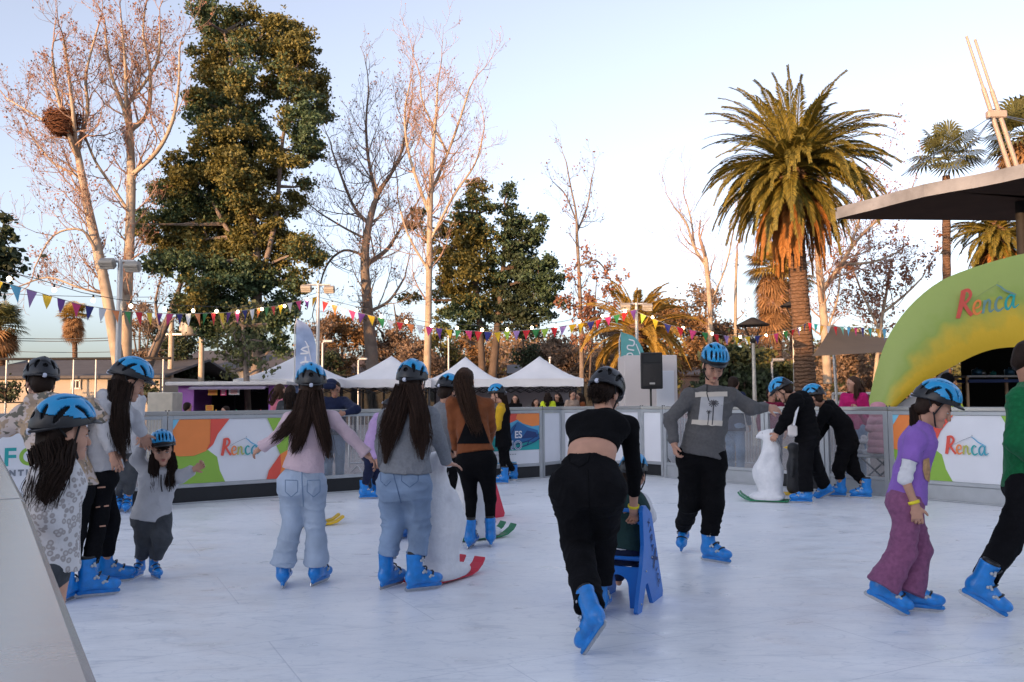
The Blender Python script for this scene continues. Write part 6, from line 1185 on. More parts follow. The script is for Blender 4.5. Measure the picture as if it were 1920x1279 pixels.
for q in (1.0, .72, .4): m.tube([(D(-40, 700, 40)[0], 40, zf * q), (D(320, 700, 40)[0], 40, zf * q)], .035 if q < 1 else .07, KD, 6)
tag(m.obj('wire_fence'), 'tall post and cable fence in front of the cream building', 'fence')
m = MB(); a, b = D(560, 700, 48)[0], D(1130, 700, 48)[0]; zt = D(900, 702, 48)[2]
for k in range(30): x = a + (b - a) * k / 29; m.box((x, 48, zt / 2), (.08, .08, zt), KD)
for z in (.2, zt * .5, zt): m.box(((a + b) / 2, 48.06, z), (b - a, .04, .06), KD)
m.box(((a + b) / 2, 48.1, zt * .4), (b - a, .02, zt * .8), mat('fence_mesh', (.02, .022, .022), .9)); tag(m.obj('dark_fence'), 'dark park fence behind the gazebos', 'fence')
m = MB(); zt = D(1600, 738, 30)[2]
for z in (zt, zt - .35): m.tube([D(1560, 700, 30) * (1, 1, 0) + (0, 0, z), D(1680, 700, 30) * (1, 1, 0) + (0, 0, z)], .05, KW, 8)
for x in (1560, 1590, 1620, 1650, 1680): q = D(x, 700, 30); m.tube([(q[0], 30, -.03), (q[0], 30, zt)], .04, KW, 8)
tag(m.obj('white_railing'), 'white tube railing behind the magenta sweater woman', 'railing')
m = MB(); c = D(1758, 710, 20); 
for px in (1730, 1757): q = D(px, 700, 20); m.tube([(q[0], 20, -.03), (q[0], 20, D(px, 700, 20)[2])], .03, mat('orange_tube', (.7, .2, .03), .5), 8)
m.tube([D(1712, 703, 20), D(1762, 701, 20)], .035, mat('orange_tube', (.7, .2, .03)), 8); m.tube([D(1738, 703, 20), D(1736, 712, 20), D(1740, 716, 20), D(1744, 711, 20), D(1742, 703, 20)], .014, SKI_Y, 6); tag(m.obj('climbing_frame'), 'orange playground bar with a hanging ring behind the hi-vis man', 'playground bar')
# ============================================================ trees and palms
def tubes_np(lines, n=5):
    Vs = []; Fs = []; o = 0; ang = np.arange(n) * 2 * math.pi / n; ca, sa = np.cos(ang)[None, :, None], np.sin(ang)[None, :, None]; j = np.arange(n); j2 = (j + 1) % n
    for P, r in lines:
        P = np.asarray(P); k = len(P); T = np.gradient(P, axis=0); T /= np.linalg.norm(T, axis=1, keepdims=True) + 1e-9
        a = np.cross(T, (0.31, .22, .92)); a /= np.linalg.norm(a, axis=1, keepdims=True) + 1e-9; b = np.cross(T, a); r = np.asarray(r)[:, None, None]
        Vs.append((P[:, None, :] + (a[:, None, :] * ca + b[:, None, :] * sa) * r).reshape(-1, 3))
        i = np.arange(k - 1)[:, None] * n; Fs.append(np.stack([i + j, i + j2, i + n + j2, i + n + j], -1).reshape(-1, 4) + o); o += k * n
    return np.concatenate(Vs), np.concatenate(Fs)
def leaves_np(C, size, g, aspect=.55, droop=0.0):
    n = len(C); a = g.normal(size=(n, 3)); a[:, 2] -= droop; a /= np.linalg.norm(a, axis=1, keepdims=True); b = np.cross(a, g.normal(size=(n, 3))); b /= np.linalg.norm(b, axis=1, keepdims=True); s = size * g.uniform(.6, 1.3, (n, 1))
    V = np.stack([C - a * s, C + b * s * aspect, C + a * s, C - b * s * aspect], 1).reshape(-1, 3); return V, np.arange(4 * n).reshape(-1, 4)
def grow(p, d, L, r, lev, g, out, tips, up=.25, wob=.22, kids=(5, 4, 3), k=6):
    P = [p]; rs = [r]; st = L / (k - 1)
    for i in range(k - 1): d = unit(d + g.normal(0, wob, 3) + np.array([0, 0, up])); P.append(P[-1] + d * st); rs.append(max(r * (1 - .8 * (i + 1) / (k - 1)), .006))
    out.append((np.array(P), rs, lev))
    if lev <= 0: tips += P[2:]; return
    nk = kids[-lev] if lev <= len(kids) else kids[0]
    for c in range(nk):
        t = .25 + .75 * (c + g.random()) / nk; f = t * (k - 1); i = min(int(f), k - 2); q = P[i] + (P[i + 1] - P[i]) * (f - i); dd = unit(P[i + 1] - P[i]); s = unit(np.cross(dd, g.normal(size=3)))
        grow(q, unit(dd * .75 + s * .75), L * g.uniform(.35, .62), max(rs[i] * .55, .007), lev - 1, g, out, tips, up, wob, kids, k if lev > 1 else 4)
TWIG = mat('twig_pinkish', (.34, .22, .165), .9, 0, .2, 3); BARKP = mat('bark_plane', (.45, .36, .27), .85, 0, .35, 2.2, .3, 14, col2=(.34, .27, .20)); BARKG = mat('bark_grey', (.19, .15, .125), .9, 0, .25, 2.5, .35, 12); BARKD = mat('bark_dark', (.10, .072, .055), .9, 0, .25, 2.5, .35, 12)
LRED = mat('leaf_russet', (.34, .16, .10), .8, 0, island=.4); LORG = mat('leaf_orange', (.27, .15, .06), .8, 0, island=.4); LBRN = mat('leaf_brown', (.27, .185, .125), .8, 0, island=.4); LOLV = mat('leaf_olive', (.13, .125, .035), .75, 0, island=.45); LDRK = mat('leaf_dark_green', (.050, .072, .034), .7, 0, island=.45)
LEVG = mat('leaf_evergreen', (.175, .175, .05), .65, 0, island=.5, col2=(.19, .16, .04)); LGRN = mat('leaf_blue_green', (.09, .14, .065), .65, 0, island=.45); LWIL = mat('leaf_willow', (.12, .13, .055), .75, 0, island=.4)
def limb3(l, Y, g, spread):
    n = len(l); dy = np.cumsum(np.r_[0, g.normal(0, spread, n - 1)]); return [D(x, y, Y + d) for (x, y, r), d in zip(l, dy)], [r * .68 * Y / FPX for x, y, r in l]
def dense(P, r, k=4):
    P = np.array(P); n = len(P); q = []; rr = []
    for i in range(n - 1):
        p0, p1, p2, p3 = P[max(i - 1, 0)], P[i], P[i + 1], P[min(i + 2, n - 1)]
        for j in range(k):
            t = j / k; q.append(.5 * (2 * p1 + (p2 - p0) * t + (2 * p0 - 5 * p1 + 4 * p2 - p3) * t * t + (3 * p1 - p0 - 3 * p2 + p3) * t ** 3)); rr.append(r[i] * (1 - t) + r[i + 1] * t)
    q.append(P[-1]); rr.append(r[-1]); return np.array(q), rr
def bare_tree(label, Y, limbs, bark, leafm=None, nleaf=0, seed=1, step=.55, L0=(1.0, 2.6), lev=2, up=.22, start=.30, spread=.5, lsize=.065, group='bare trees behind the rink', cat='tree', kids=(5, 4, 3), skip=0, name='bare_tree', out=.9):
    g = np.random.default_rng(seed); lines = []; outl = []; tips = []; allP = []
    for li, l in enumerate(limbs):
        P, r = limb3(l, Y, g, spread if li else spread * .3)
        if li and skip is not None:                       # join a limb to the nearest limb already built
            A = np.concatenate(allP); i = np.argmin(np.linalg.norm(A - P[0], axis=1)); dlt = A[i] - P[0]
            P = [p + np.array([0, dlt[1], 0]) for p in P]; P[0] = A[i]
        P, r = dense(P, r); lines.append((P, r)); allP.append(P); s = 0; seg = np.linalg.norm(np.diff(P, axis=0), axis=1); tot = seg.sum(); acc = 0; nxt = tot * (start if li == 0 else .12)
        for i in range(len(seg)):
            acc += seg[i]
            while acc > nxt:
                nxt += step * g.uniform(.6, 1.4); d = unit(P[i + 1] - P[i]); sd = unit(np.cross(d, g.normal(size=3))); fr = acc / tot
                grow(P[i], unit(d * .6 + sd * out), g.uniform(*L0) * (1.25 - .7 * fr), min(r[i] * .45, .05), lev, g, outl, tips, up, .2, kids)
        grow(P[-1], unit(P[-1] - P[-2]), L0[1] * .8, r[-1], lev, g, outl, tips, up, .2, kids)
    b = lines[0][0][0]; rt = empty(name, (b[0], b[1], 0), label, cat, group); V1, F1 = tubes_np(lines, 9); part('trunk', mesh_np('trunk', V1, F1, bark), rt)
    th = [(p, r) for p, r, l in outl]; V2, F2 = tubes_np(th, 4); part('crown', mesh_np('crown', V2, F2, TWIG if bark is BARKP else bark), rt)
    if leafm is not None and nleaf:
        T = np.array(tips); C = T[g.integers(0, len(T), nleaf)] + g.normal(0, .08, (nleaf, 3)); V, F = leaves_np(C, lsize, g, .6, .4); part('leaves', mesh_np('leaves', V, F, leafm, False), rt)
    return rt
def leafy_tree(label, Y, blobs, trunks, bark, leafm, nper=900, size=.16, seed=1, depth=.8, name='leafy_tree', group=None, cat='tree', clump=.5, leafm2=None, droop=.2, dense_=1.0):
    g = np.random.default_rng(seed); k = Y / FPX; cs = []; bl = np.array(blobs, float); W = (bl[:, 0].max() - bl[:, 0].min()) * k
    base = D(trunks[0][0][0], trunks[0][0][1], Y); rt = empty(name, (base[0], Y, 0), label, cat, group); lines = []; C = []; 
    for (x, y, r) in blobs:
        rm = r * k; nc = max(2, int(5.5 * (rm / clump) ** 2 * dense_ * .8)); rm *= 1.04; c0 = D(x, y, Y + g.uniform(-1, 1) * depth * W * .22)
        v = g.normal(size=(nc, 3)); v /= np.linalg.norm(v, axis=1, keepdims=True); v *= (g.random((nc, 1)) ** .45) * rm * np.array([1, 1.15, .95]); cc = c0 + v; cs.append(c0)
        rad = clump * g.uniform(.5, 1.15, nc); per = max(8, int(nper * (clump / .5) ** 2 / 14))
        for c, q in zip(cc, rad):
            m = int(per * (q / clump) ** 1.6); u = g.normal(size=(m, 3)); u /= np.linalg.norm(u, axis=1, keepdims=True); C.append(c + u * (g.random((m, 1)) ** .5) * q * np.array([1.1, 1.1, .7]))
            if g.random() < .45: lines.append((np.array([c0 * .4 + c * .6 - (0, 0, q * .6), c - (0, 0, .1 * q), c + u[0] * q * .5]), [.03, .02, .008]))
    C = np.concatenate(C); n = len(C); C = C + g.normal(0, clump * .06, (n, 3)) + g.normal(0, clump * .55, (n, 3)) * (g.random((n, 1)) < .07); V, F = leaves_np(C, size, g, .6, droop); VL, FL = V, F
    mi = np.zeros(n, np.int32)
    if leafm2 is not None: mi = (vnoise(C * .35 + seed) + g.normal(0, .15, n) > .05).astype(np.int32)   # each clump keeps one of two leaf tints
    tl = []
    for l in trunks: P, r = limb3(l, Y, g, .05); tl.append(dense(P, r))
    A = np.concatenate([p for p, r in tl])
    for c in cs:
        a = A[np.argmin(np.linalg.norm((A - c) * (1, 1, 1.0) + (0, 0, .25 * np.linalg.norm(A[-1] - A[0]) * 0), axis=1) + .6 * np.maximum(0, A[:, 2] - c[2]))]; mdl = (a + c) / 2 + g.normal(0, .15, 3); lines.append((np.array([a, mdl, c]), [.09 * Y / 40, .06 * Y / 40, .02]))
    V, F = tubes_np(tl, 9); part('trunk', mesh_np('trunk', V, F, bark), rt); V, F = tubes_np(lines, 4); part('crown', mesh_np('crown', np.concatenate([VL, V]), np.concatenate([FL, F + len(VL)]), [leafm, leafm2 or leafm, bark], False, np.r_[mi, np.full(len(F), 2)]), rt); return rt
# --- the two bare plane trees on the left, with the nest
bare_tree('bare plane tree on the far left leaning left, holding the big nest', 36, [[(228, 720, 17), (205, 580, 15), (185, 480, 14), (165, 390, 12), (150, 310, 10), (142, 268, 8)], [(146, 290, 7), (120, 240, 6), (100, 170, 4.5), (92, 110, 3.5)], [(146, 280, 6), (135, 200, 5), (125, 120, 4), (118, 70, 2.5)], [(150, 285, 6), (163, 210, 5), (160, 140, 4), (180, 60, 2.5)], [(126, 260, 5), (80, 225, 4), (30, 195, 2.5), (5, 180, 2)], [(172, 385, 5), (140, 330, 4), (90, 300, 3), (50, 250, 2.5)], [(190, 470, 4), (150, 430, 3.5), (95, 440, 2.5), (60, 500, 2)], [(205, 560, 4), (150, 540, 3), (90, 520, 2.5), (40, 535, 2)]], BARKP, LRED, 2600, 11, .50, (1.0, 2.6), group='bare plane trees on the left', lsize=.06, kids=(7, 6, 4))
bare_tree('bare plane tree right of the nest tree, tall forked crown', 37, [[(236, 700, 16), (238, 560, 15), (244, 430, 13), (246, 330, 12), (243, 245, 10)], [(245, 240, 8), (270, 205, 6.5), (275, 130, 5), (262, 60, 3.5), (265, 10, 2.5)], [(243, 245, 7), (225, 200, 5.5), (200, 130, 4), (190, 60, 3)], [(250, 325, 7), (290, 280, 6), (318, 225, 5), (330, 160, 3.5), (332, 90, 2.5)], [(240, 395, 5), (205, 345, 4), (175, 300, 3.5), (150, 240, 3)], [(270, 200, 5), (300, 130, 4), (308, 60, 2.5)], [(262, 215, 5), (240, 130, 4), (232, 40, 2.5)]], BARKP, LRED, 3000, 12, .48, (1.0, 2.6), group='bare plane trees on the left', lsize=.06, kids=(7, 6, 4))
g = np.random.default_rng(5); c = D(117, 232, 35.2); ln = []
for k in range(900):
    a = g.uniform(0, 6.28); rr = g.uniform(.25, .74); z = g.uniform(-.46, .48); rr *= (1 - .35 * max(0, -z / .38)); p = c + np.array([math.cos(a) * rr, math.sin(a) * rr, z]); t = unit(np.array([-math.sin(a), math.cos(a), g.normal(0, .35)])) * g.uniform(.15, .35); ln.append((np.array([p - t, p + g.normal(0, .02, 3), p + t]), [.012, .016, .008]))
V, F = tubes_np(ln, 4); tag(put('bird_nest', mesh_np('bird_nest', V, F, mat('nest_twigs', (.24, .10, .05), .95, 0, island=.4))), 'large stick nest in the fork of the bare tree on the far left', 'nest')
# --- tall evergreen
EB = [(385, 15, 24), (405, 45, 34), (440, 40, 26), (430, 80, 42), (395, 105, 38), (462, 85, 30), (470, 20, 18), (415, 145, 44), (450, 150, 40), (540, 60, 34), (510, 45, 20), (570, 100, 38), (528, 110, 40), (498, 85, 24), (590, 160, 30), (555, 160, 42), (505, 170, 28), (598, 215, 26), (565, 225, 40), (600, 270, 16), (575, 285, 32), (545, 305, 22), (390, 205, 46), (450, 215, 50), (420, 265, 56), (480, 270, 44), (365, 185, 22), (400, 320, 56), (455, 330, 54), (510, 330, 26), (345, 330, 40), (320, 375, 40), (360, 395, 56), (430, 395, 60), (490, 390, 46), (545, 385, 24), (570, 350, 16), (295, 425, 36), (262, 420, 16), (340, 455, 50), (405, 465, 60), (470, 460, 50), (530, 450, 38), (570, 470, 28), (595, 490, 14), (310, 495, 32), (370, 525, 50), (440, 530, 52), (505, 520, 42), (555, 525, 26), (350, 575, 30), (410, 585, 40), (470, 590, 36), (525, 575, 28), (450, 612, 40), (500, 612, 34), (400, 615, 32), (540, 600, 22), (470, 650, 30), (520, 645, 22)]
leafy_tree('very tall broad evergreen tree behind the left bunting', 40, EB, [[(480, 720, 15), (483, 600, 14), (478, 450, 12), (460, 300, 7), (440, 150, 5), (420, 60, 3)], [(480, 560, 9), (515, 420, 7), (528, 280, 5), (545, 150, 3)], [(478, 500, 8), (420, 420, 6), (380, 330, 4)]], BARKG, LGRN, 3200, .085, 3, .9, 'evergreen_tree', None, 'tree', .46, LEVG, dense_=1.2)
# --- middle bare trees, evergreens
bare_tree('grey bare tree with bent trunk between the evergreen and the slender pale tree', 44, [[(702, 730, 20), (696, 660, 18), (688, 560, 14), (684, 480, 12), (692, 420, 10), (706, 370, 8), (720, 345, 6)], [(692, 415, 6), (665, 390, 4.5), (640, 330, 3.5), (622, 280, 2.5)], [(706, 365, 6), (690, 300, 4.5), (685, 230, 3.5), (690, 170, 2.5)], [(716, 350, 5), (745, 300, 4), (760, 240, 3), (770, 190, 2)], [(690, 500, 8), (725, 470, 6), (745, 440, 4), (770, 400, 3)], [(686, 480, 4), (645, 470, 3.5), (612, 500, 3), (595, 560, 2)], [(690, 590, 5), (730, 565, 4), (760, 520, 2.5)], [(684, 455, 4), (650, 430, 3), (600, 400, 2)]], BARKG, LRED, 2600, 13, .46, (1.2, 3.2), kids=(7, 6, 4), lsize=.06, spread=.7)
bare_tree('slender pale bare tree with tall straight trunk in front of the small evergreens', 43, [[(800, 720, 11), (803, 600, 9.5), (805, 480, 8.5), (807, 380, 7.5), (812, 280, 5.5), (818, 210, 3.5), (821, 150, 2)], [(806, 400, 5), (770, 300, 4), (760, 220, 3), (770, 160, 2)], [(806, 370, 5), (840, 290, 4), (865, 220, 3), (880, 170, 2)], [(805, 450, 4.5), (850, 370, 3.5), (890, 310, 2.5), (905, 260, 2)], [(804, 500, 4), (765, 440, 3), (745, 370, 2)], [(813, 270, 3.5), (795, 200, 2.5), (790, 150, 2)]], BARKP, LRED, 900, 14, .48, (1.2, 3.2), kids=(7, 6, 4), lsize=.055, spread=.7)
leafy_tree('green evergreen standing left in the pair behind the slender pale tree', 46, [(900, 350, 16), (885, 375, 24), (912, 390, 20), (860, 400, 24), (885, 420, 32), (838, 430, 22), (915, 440, 26), (865, 455, 36), (900, 480, 40), (845, 490, 30), (880, 520, 42), (925, 520, 30), (840, 540, 32), (875, 570, 38), (915, 570, 34), (845, 595, 30), (890, 610, 30), (790, 400, 16), (775, 420, 14), (800, 440, 16), (815, 480, 16), (825, 630, 22), (770, 560, 14)], [[(905, 720, 11), (900, 620, 9), (890, 500, 7), (895, 380, 3)]], BARKD, LEVG, 2600, .095, 5, .9, 'evergreen_tree', 'small evergreens in the middle', 'tree', .42, LGRN, dense_=.75)
leafy_tree('dark pointed evergreen standing right in the pair behind the gazebos', 46, [(955, 350, 7), (954, 368, 10), (956, 390, 16), (958, 412, 21), (980, 420, 16), (1018, 412, 9), (965, 450, 34), (1000, 445, 20), (1015, 430, 10), (950, 480, 34), (990, 490, 38), (1025, 490, 22), (965, 520, 38), (1010, 530, 38), (1045, 525, 18), (960, 560, 36), (1000, 575, 36), (1040, 560, 22), (945, 595, 26), (985, 605, 24), (1030, 590, 18)], [[(922, 720, 13), (930, 640, 11), (940, 540, 8), (952, 400, 3)]], BARKD, LGRN, 2800, .095, 6, .9, 'evergreen_tree', 'small evergreens in the middle', 'tree', .42, LDRK, dense_=.8)
bare_tree('thin tall bare tree with a few red leaves right of the dark evergreen', 46, [[(1091, 720, 7), (1090, 620, 6), (1086, 520, 5), (1082, 450, 4.5), (1080, 400, 3), (1070, 350, 2.2), (1062, 305, 1.6)], [(1082, 440, 3), (1100, 390, 2.5), (1108, 340, 1.6)], [(1086, 510, 3), (1115, 490, 2.5), (1135, 510, 1.8)], [(1082, 420, 2.5), (1062, 370, 2), (1045, 350, 1.5)]], BARKG, LRED, 260, 15, .75, (.8, 2.0), lsize=.075, kids=(5, 4, 3))
bare_tree('low bush of dark red leaves round the thin bare tree', 45, [[(1105, 720, 3), (1110, 640, 2.5), (1115, 580, 2), (1118, 530, 1.2)], [(1108, 660, 2), (1085, 600, 1.5), (1075, 570, 1)], [(1110, 630, 2), (1135, 580, 1.5)]], BARKD, LRED, 1800, 16, .5, (.8, 1.8), lsize=.10)
# --- right hand bare trees
bare_tree('pale bare tree just behind the big palm, forking right', 40, [[(1552, 720, 12), (1545, 600, 11), (1536, 500, 10), (1532, 420, 9), (1530, 370, 8)], [(1545, 545, 8), (1580, 495, 7), (1605, 455, 5), (1650, 410, 3.5), (1690, 380, 2)], [(1580, 500, 5), (1640, 490, 3.5), (1690, 470, 2)], [(1600, 460, 4), (1620, 400, 3), (1640, 330, 2)], [(1565, 620, 3), (1572, 560, 3), (1578, 500, 2)]], BARKP, LRED, 2400, 17, .45, (1.2, 2.8), kids=(6, 5, 4), lsize=.065)
bare_tree('pale bare tree with broken limbs behind the sweater man', 44, [[(1330, 720, 7), (1332, 600, 7), (1325, 500, 6.5), (1318, 465, 5)], [(1322, 500, 5), (1300, 465, 4), (1285, 420, 3), (1262, 390, 2)], [(1300, 465, 3.5), (1298, 420, 2.5), (1290, 385, 2)], [(1330, 560, 3), (1360, 500, 2.5), (1375, 430, 2)]], BARKP, None, 0, 18, .5, (1.0, 2.6), kids=(5, 4, 3))
bare_tree('topped pale trunk with one short stub beside the skirted fan palm', 46, [[(1380, 720, 4.5), (1379, 600, 4.5), (1380, 520, 4), (1382, 476, 3.8)]], BARKP, LBRN, 60, 19, 2.2, (.5, 1.2), kids=(3, 2, 2))
bare_tree('reddish leaved bare tree left of the inflatable arch', 42, [[(1640, 720, 6), (1650, 620, 5), (1660, 560, 4), (1668, 510, 2.5)], [(1650, 620, 4), (1620, 560, 3), (1600, 510, 2)], [(1656, 590, 4), (1700, 550, 3), (1730, 520, 2)]], BARKP, LRED, 2800, 20, .4, (1.2, 2.6), lsize=.085)
# --- brown brush and small trees in the distance
def brush(px, yt, yb, w, Y, lm, label, seed, n=1.0, bark=BARKD, tw=True):
    g = np.random.default_rng(seed); bl = []
    for k in range(12): t = g.random(); bl.append((px + g.uniform(-1, 1) * w * .40 * (1 - .4 * abs(t - .4)), yt + (yb - yt) * (.12 + .8 * t), w * g.uniform(.15, .27)))
    return leafy_tree(label, Y, bl, [[(px, 745, 4), (px + g.uniform(-5, 5), (yt + yb) / 2, 3), (px + g.uniform(-12, 12), yt + 8, 1.2)], [(px, 720, 3), (px + w * .2, (yt + yb) / 2, 2)], [(px, 720, 3), (px - w * .2, (yt + yb) / 2, 2)]], bark, lm, 900 * n, .105, seed, .8, 'small_tree', 'small trees far behind the rink', 'tree', .62)
BR = [(265, 560, 700, 70, 50, LBRN, 'brown small tree behind the left floodlight pole'), (300, 600, 720, 110, 52, LDRK, 'dark bushy tree left of the transformer poles'), (350, 620, 725, 90, 50, LDRK, 'dark green bushy tree between the transformer poles'), (600, 600, 690, 60, 62, LBRN, 'brown small tree right of the blue feather flag'), (645, 585, 700, 110, 64, LORG, 'orange brown small tree behind the low brown house'), (625, 660, 720, 46, 58, LDRK, 'small dark green bush beside the grey bare tree'),
      (742, 560, 700, 120, 66, LBRN, 'tangled brown small tree right of the grey bare tree'), (790, 620, 710, 80, 60, LBRN, 'low brown small tree behind the second gazebo'), (830, 640, 715, 70, 62, LOLV, 'olive small tree behind the slender pale trunk'), (862, 620, 710, 70, 68, LORG, 'golden small tree behind the green evergreen'), (915, 640, 715, 60, 68, LORG, 'golden small tree between the evergreen trunks'), (985, 600, 710, 50, 60, LDRK, 'small dark tree with thin trunk right of the evergreens'), (1035, 620, 715, 90, 62, LBRN, 'brown small tree behind the right gazebo'), (1075, 640, 720, 80, 58, LBRN, 'low brown small tree beside the thin bare tree'), (1135, 610, 720, 90, 60, LBRN, 'brown small tree left of the golden date palm'),
      (1262, 575, 700, 130, 48, LORG, 'wide orange brown tree behind the loudspeaker'), (1320, 515, 690, 120, 50, LBRN, 'tall grey brown bushy tree behind the sweater man'), (1235, 640, 740, 80, 44, LOLV, 'olive bush right of the white booth'), (1395, 650, 755, 110, 30, LDRK, 'dark hedge like bush behind the sweater man shoulder'), (1345, 660, 755, 70, 31, LDRK, 'dark bush behind the sweater man neck'), (1455, 660, 755, 80, 34, LOLV, 'olive bush behind the bowed puffer jacket skater'), (1590, 640, 740, 90, 46, LBRN, 'brown small tree under the shade sail'), (1650, 640, 740, 90, 48, LBRN, 'brown small tree behind the white railing'), (1520, 640, 740, 90, 50, LBRN, 'brown small tree behind the big palm trunk'), (1420, 600, 700, 60, 62, LBRN, 'faint brown small tree right of the topped trunk'), (1735, 660, 740, 80, 44, LBRN, 'brown small tree seen under the arch edge')]
for px0, px1, lb in ((-20, 42, 'clipped dark hedge at the left edge below the cream building'), (238, 292, 'clipped dark hedge left of the cream cabinet')):
    leafy_tree(lb, 40, [(x, y, 8) for x in range(px0, px1 + 1, 9) for y in (724, 735, 746)], [[((px0 + px1) / 2, 765, 2), ((px0 + px1) / 2, 730, 1)]], BARKD, LDRK, 700, .09, 90 + px1, .3, 'hedge', None, 'hedge', .3)
for i, (px, yt, yb, w, Y, lm, lb) in enumerate(BR): brush(px, yt, yb, w, Y, lm, lb, 50 + i, 1.0 if Y > 40 else 1.6)
leafy_tree('small willow like olive tree right of the kiosk front', 24, [(455, 585, 22), (430, 610, 24), (480, 612, 24), (410, 640, 20), (450, 640, 30), (492, 640, 18), (430, 672, 24), (470, 675, 24), (490, 690, 14), (425, 695, 12)], [[(466, 790, 9), (463, 720, 9), (458, 660, 6), (455, 600, 3)]], BARKG, LWIL, 900, .075, 9, .9, 'willow_tree', None, 'tree', .30, LOLV, droop=1.2)
leafy_tree('dark green tree cut by the left edge of the picture', 30, [(-20, 430, 30), (10, 455, 24), (-10, 480, 36), (25, 480, 20), (0, 510, 30), (-30, 540, 40), (8, 412, 10)], [[(-40, 720, 9), (-36, 600, 8), (-20, 470, 4)]], BARKD, LDRK, 1300, .13, 10, .9, 'evergreen_tree', None, 'tree', .42)
bare_tree('dark leaning bare trunk under the left bunting', 41, [[(262, 740, 14), (280, 680, 13), (310, 610, 10), (330, 560, 7), (345, 510, 4)], [(300, 630, 6), (290, 570, 4), (300, 520, 2)]], BARKG, LBRN, 500, 23, .6, (1, 2.4))
# --- palms
PGRN = mat('palm_green', (.15, .14, .022), .55, 0, island=.45, col2=(.23, .175, .03)); PDRY = mat('palm_dry', (.42, .18, .045), .8, 0, island=.4); PGLD = mat('palm_gold', (.40, .25, .045), .7, 0, island=.4); PGRN2 = mat('palm_grey_green', (.15, .15, .055), .6, 0, island=.4)
def trunk_mat():
    m = mat('palm_trunk', (.17, .095, .055), .95, 0, .25, 6, .3, 25); nt = m.node_tree; n = nt.nodes; l = nt.links; b = n['Principled BSDF']; tc = n.new('ShaderNodeTexCoord'); w = n.new('ShaderNodeTexWave'); w.bands_direction = 'Z'; w.inputs['Scale'].default_value = 2.6; w.inputs['Distortion'].default_value = 3.5; w.inputs['Detail'].default_value = 3; w.inputs['Detail Scale'].default_value = 2.5; l.new(tc.outputs['Object'], w.inputs['Vector'])
    bp = n.new('ShaderNodeBump'); bp.inputs['Strength'].default_value = 1.0; bp.inputs['Distance'].default_value = .06; l.new(w.outputs['Fac'], bp.inputs['Height']); l.new(bp.outputs[0], b.inputs['Normal']); return m
PTR = trunk_mat()
def palm_trunk(rt, pts, Y):
    P = [D(x, y, Y) for x, y, r in pts]; r = [q * Y / FPX for x, y, q in pts]; P, r = dense(P, r, 14); r = np.array(r) * (1 + .05 * np.sin(np.arange(len(r)) * 2.6)); V, F = tubes_np([(P, r)], 20); N = V - np.repeat(P, 20, 0); V = V + N * (vnoise(V * 6) * .07)[:, None]; part('trunk', mesh_np('trunk', V, F, PTR), rt)
def fronds(center, n, L, el, g, nl=64, lw=.024, ll=.42, sag=1.0, az=None):
    Vs = []; Fs = []; o = 0; lines = []
    for k in range(n):
        a = (k * 2.39996 + g.normal(0, .2)) if az is None else az[k]; e = R(g.uniform(*el)); ln = L * g.uniform(.85, 1.1); p = np.array(center) + g.normal(0, .08, 3); h = np.array([math.cos(a), math.sin(a), 0]); d = h * math.cos(e) + np.array([0, 0, math.sin(e)]); P = [p]; m = 14
        for i in range(m): d = unit(d + np.array([0, 0, -sag * (.04 + .19 * (i / m) ** 1.3)])); P.append(P[-1] + d * ln / m)
        P = np.array(P); lines.append((P, np.linspace(.035, .006, m + 1))); t = np.linspace(.10, 1, nl); idx = t * m; i0 = np.minimum(idx.astype(int), m - 1); fr = (idx - i0)[:, None]; q = P[i0] * (1 - fr) + P[i0 + 1] * fr; T = P[i0 + 1] - P[i0]; T /= np.linalg.norm(T, axis=1, keepdims=True)
        S = np.cross(T, (0, 0, 1.0)); S /= np.linalg.norm(S, axis=1, keepdims=True) + 1e-9; U = np.cross(S, T); tw = R(g.uniform(-35, 35)); S, U = S * math.cos(tw) + U * math.sin(tw), U * math.cos(tw) - S * math.sin(tw); le = (ll * (np.sin(np.clip(t * 1.05 + .12, 0, 1) * math.pi) ** .6 * .8 + .2))[:, None] * g.uniform(.9, 1.08, (nl, 1))
        for sg in (-1, 1):
            dr = T * 1.0 + S * sg * .72 + U * .20 + g.normal(0, .05, (nl, 3)); dr /= np.linalg.norm(dr, axis=1, keepdims=True); w = np.cross(dr, U); w /= np.linalg.norm(w, axis=1, keepdims=True) + 1e-9; tip = q + dr * le - np.array([0, 0, 1.0]) * le * .22; mdp = q + dr * le * .5
            V = np.stack([q, mdp + w * lw, tip, mdp - w * lw], 1).reshape(-1, 3); Vs.append(V); Fs.append(np.arange(4 * nl).reshape(-1, 4) + o); o += 4 * nl
    V2, F2 = tubes_np(lines, 4); Vs.append(V2); Fs.append(F2 + o); return np.concatenate(Vs), np.concatenate(Fs)
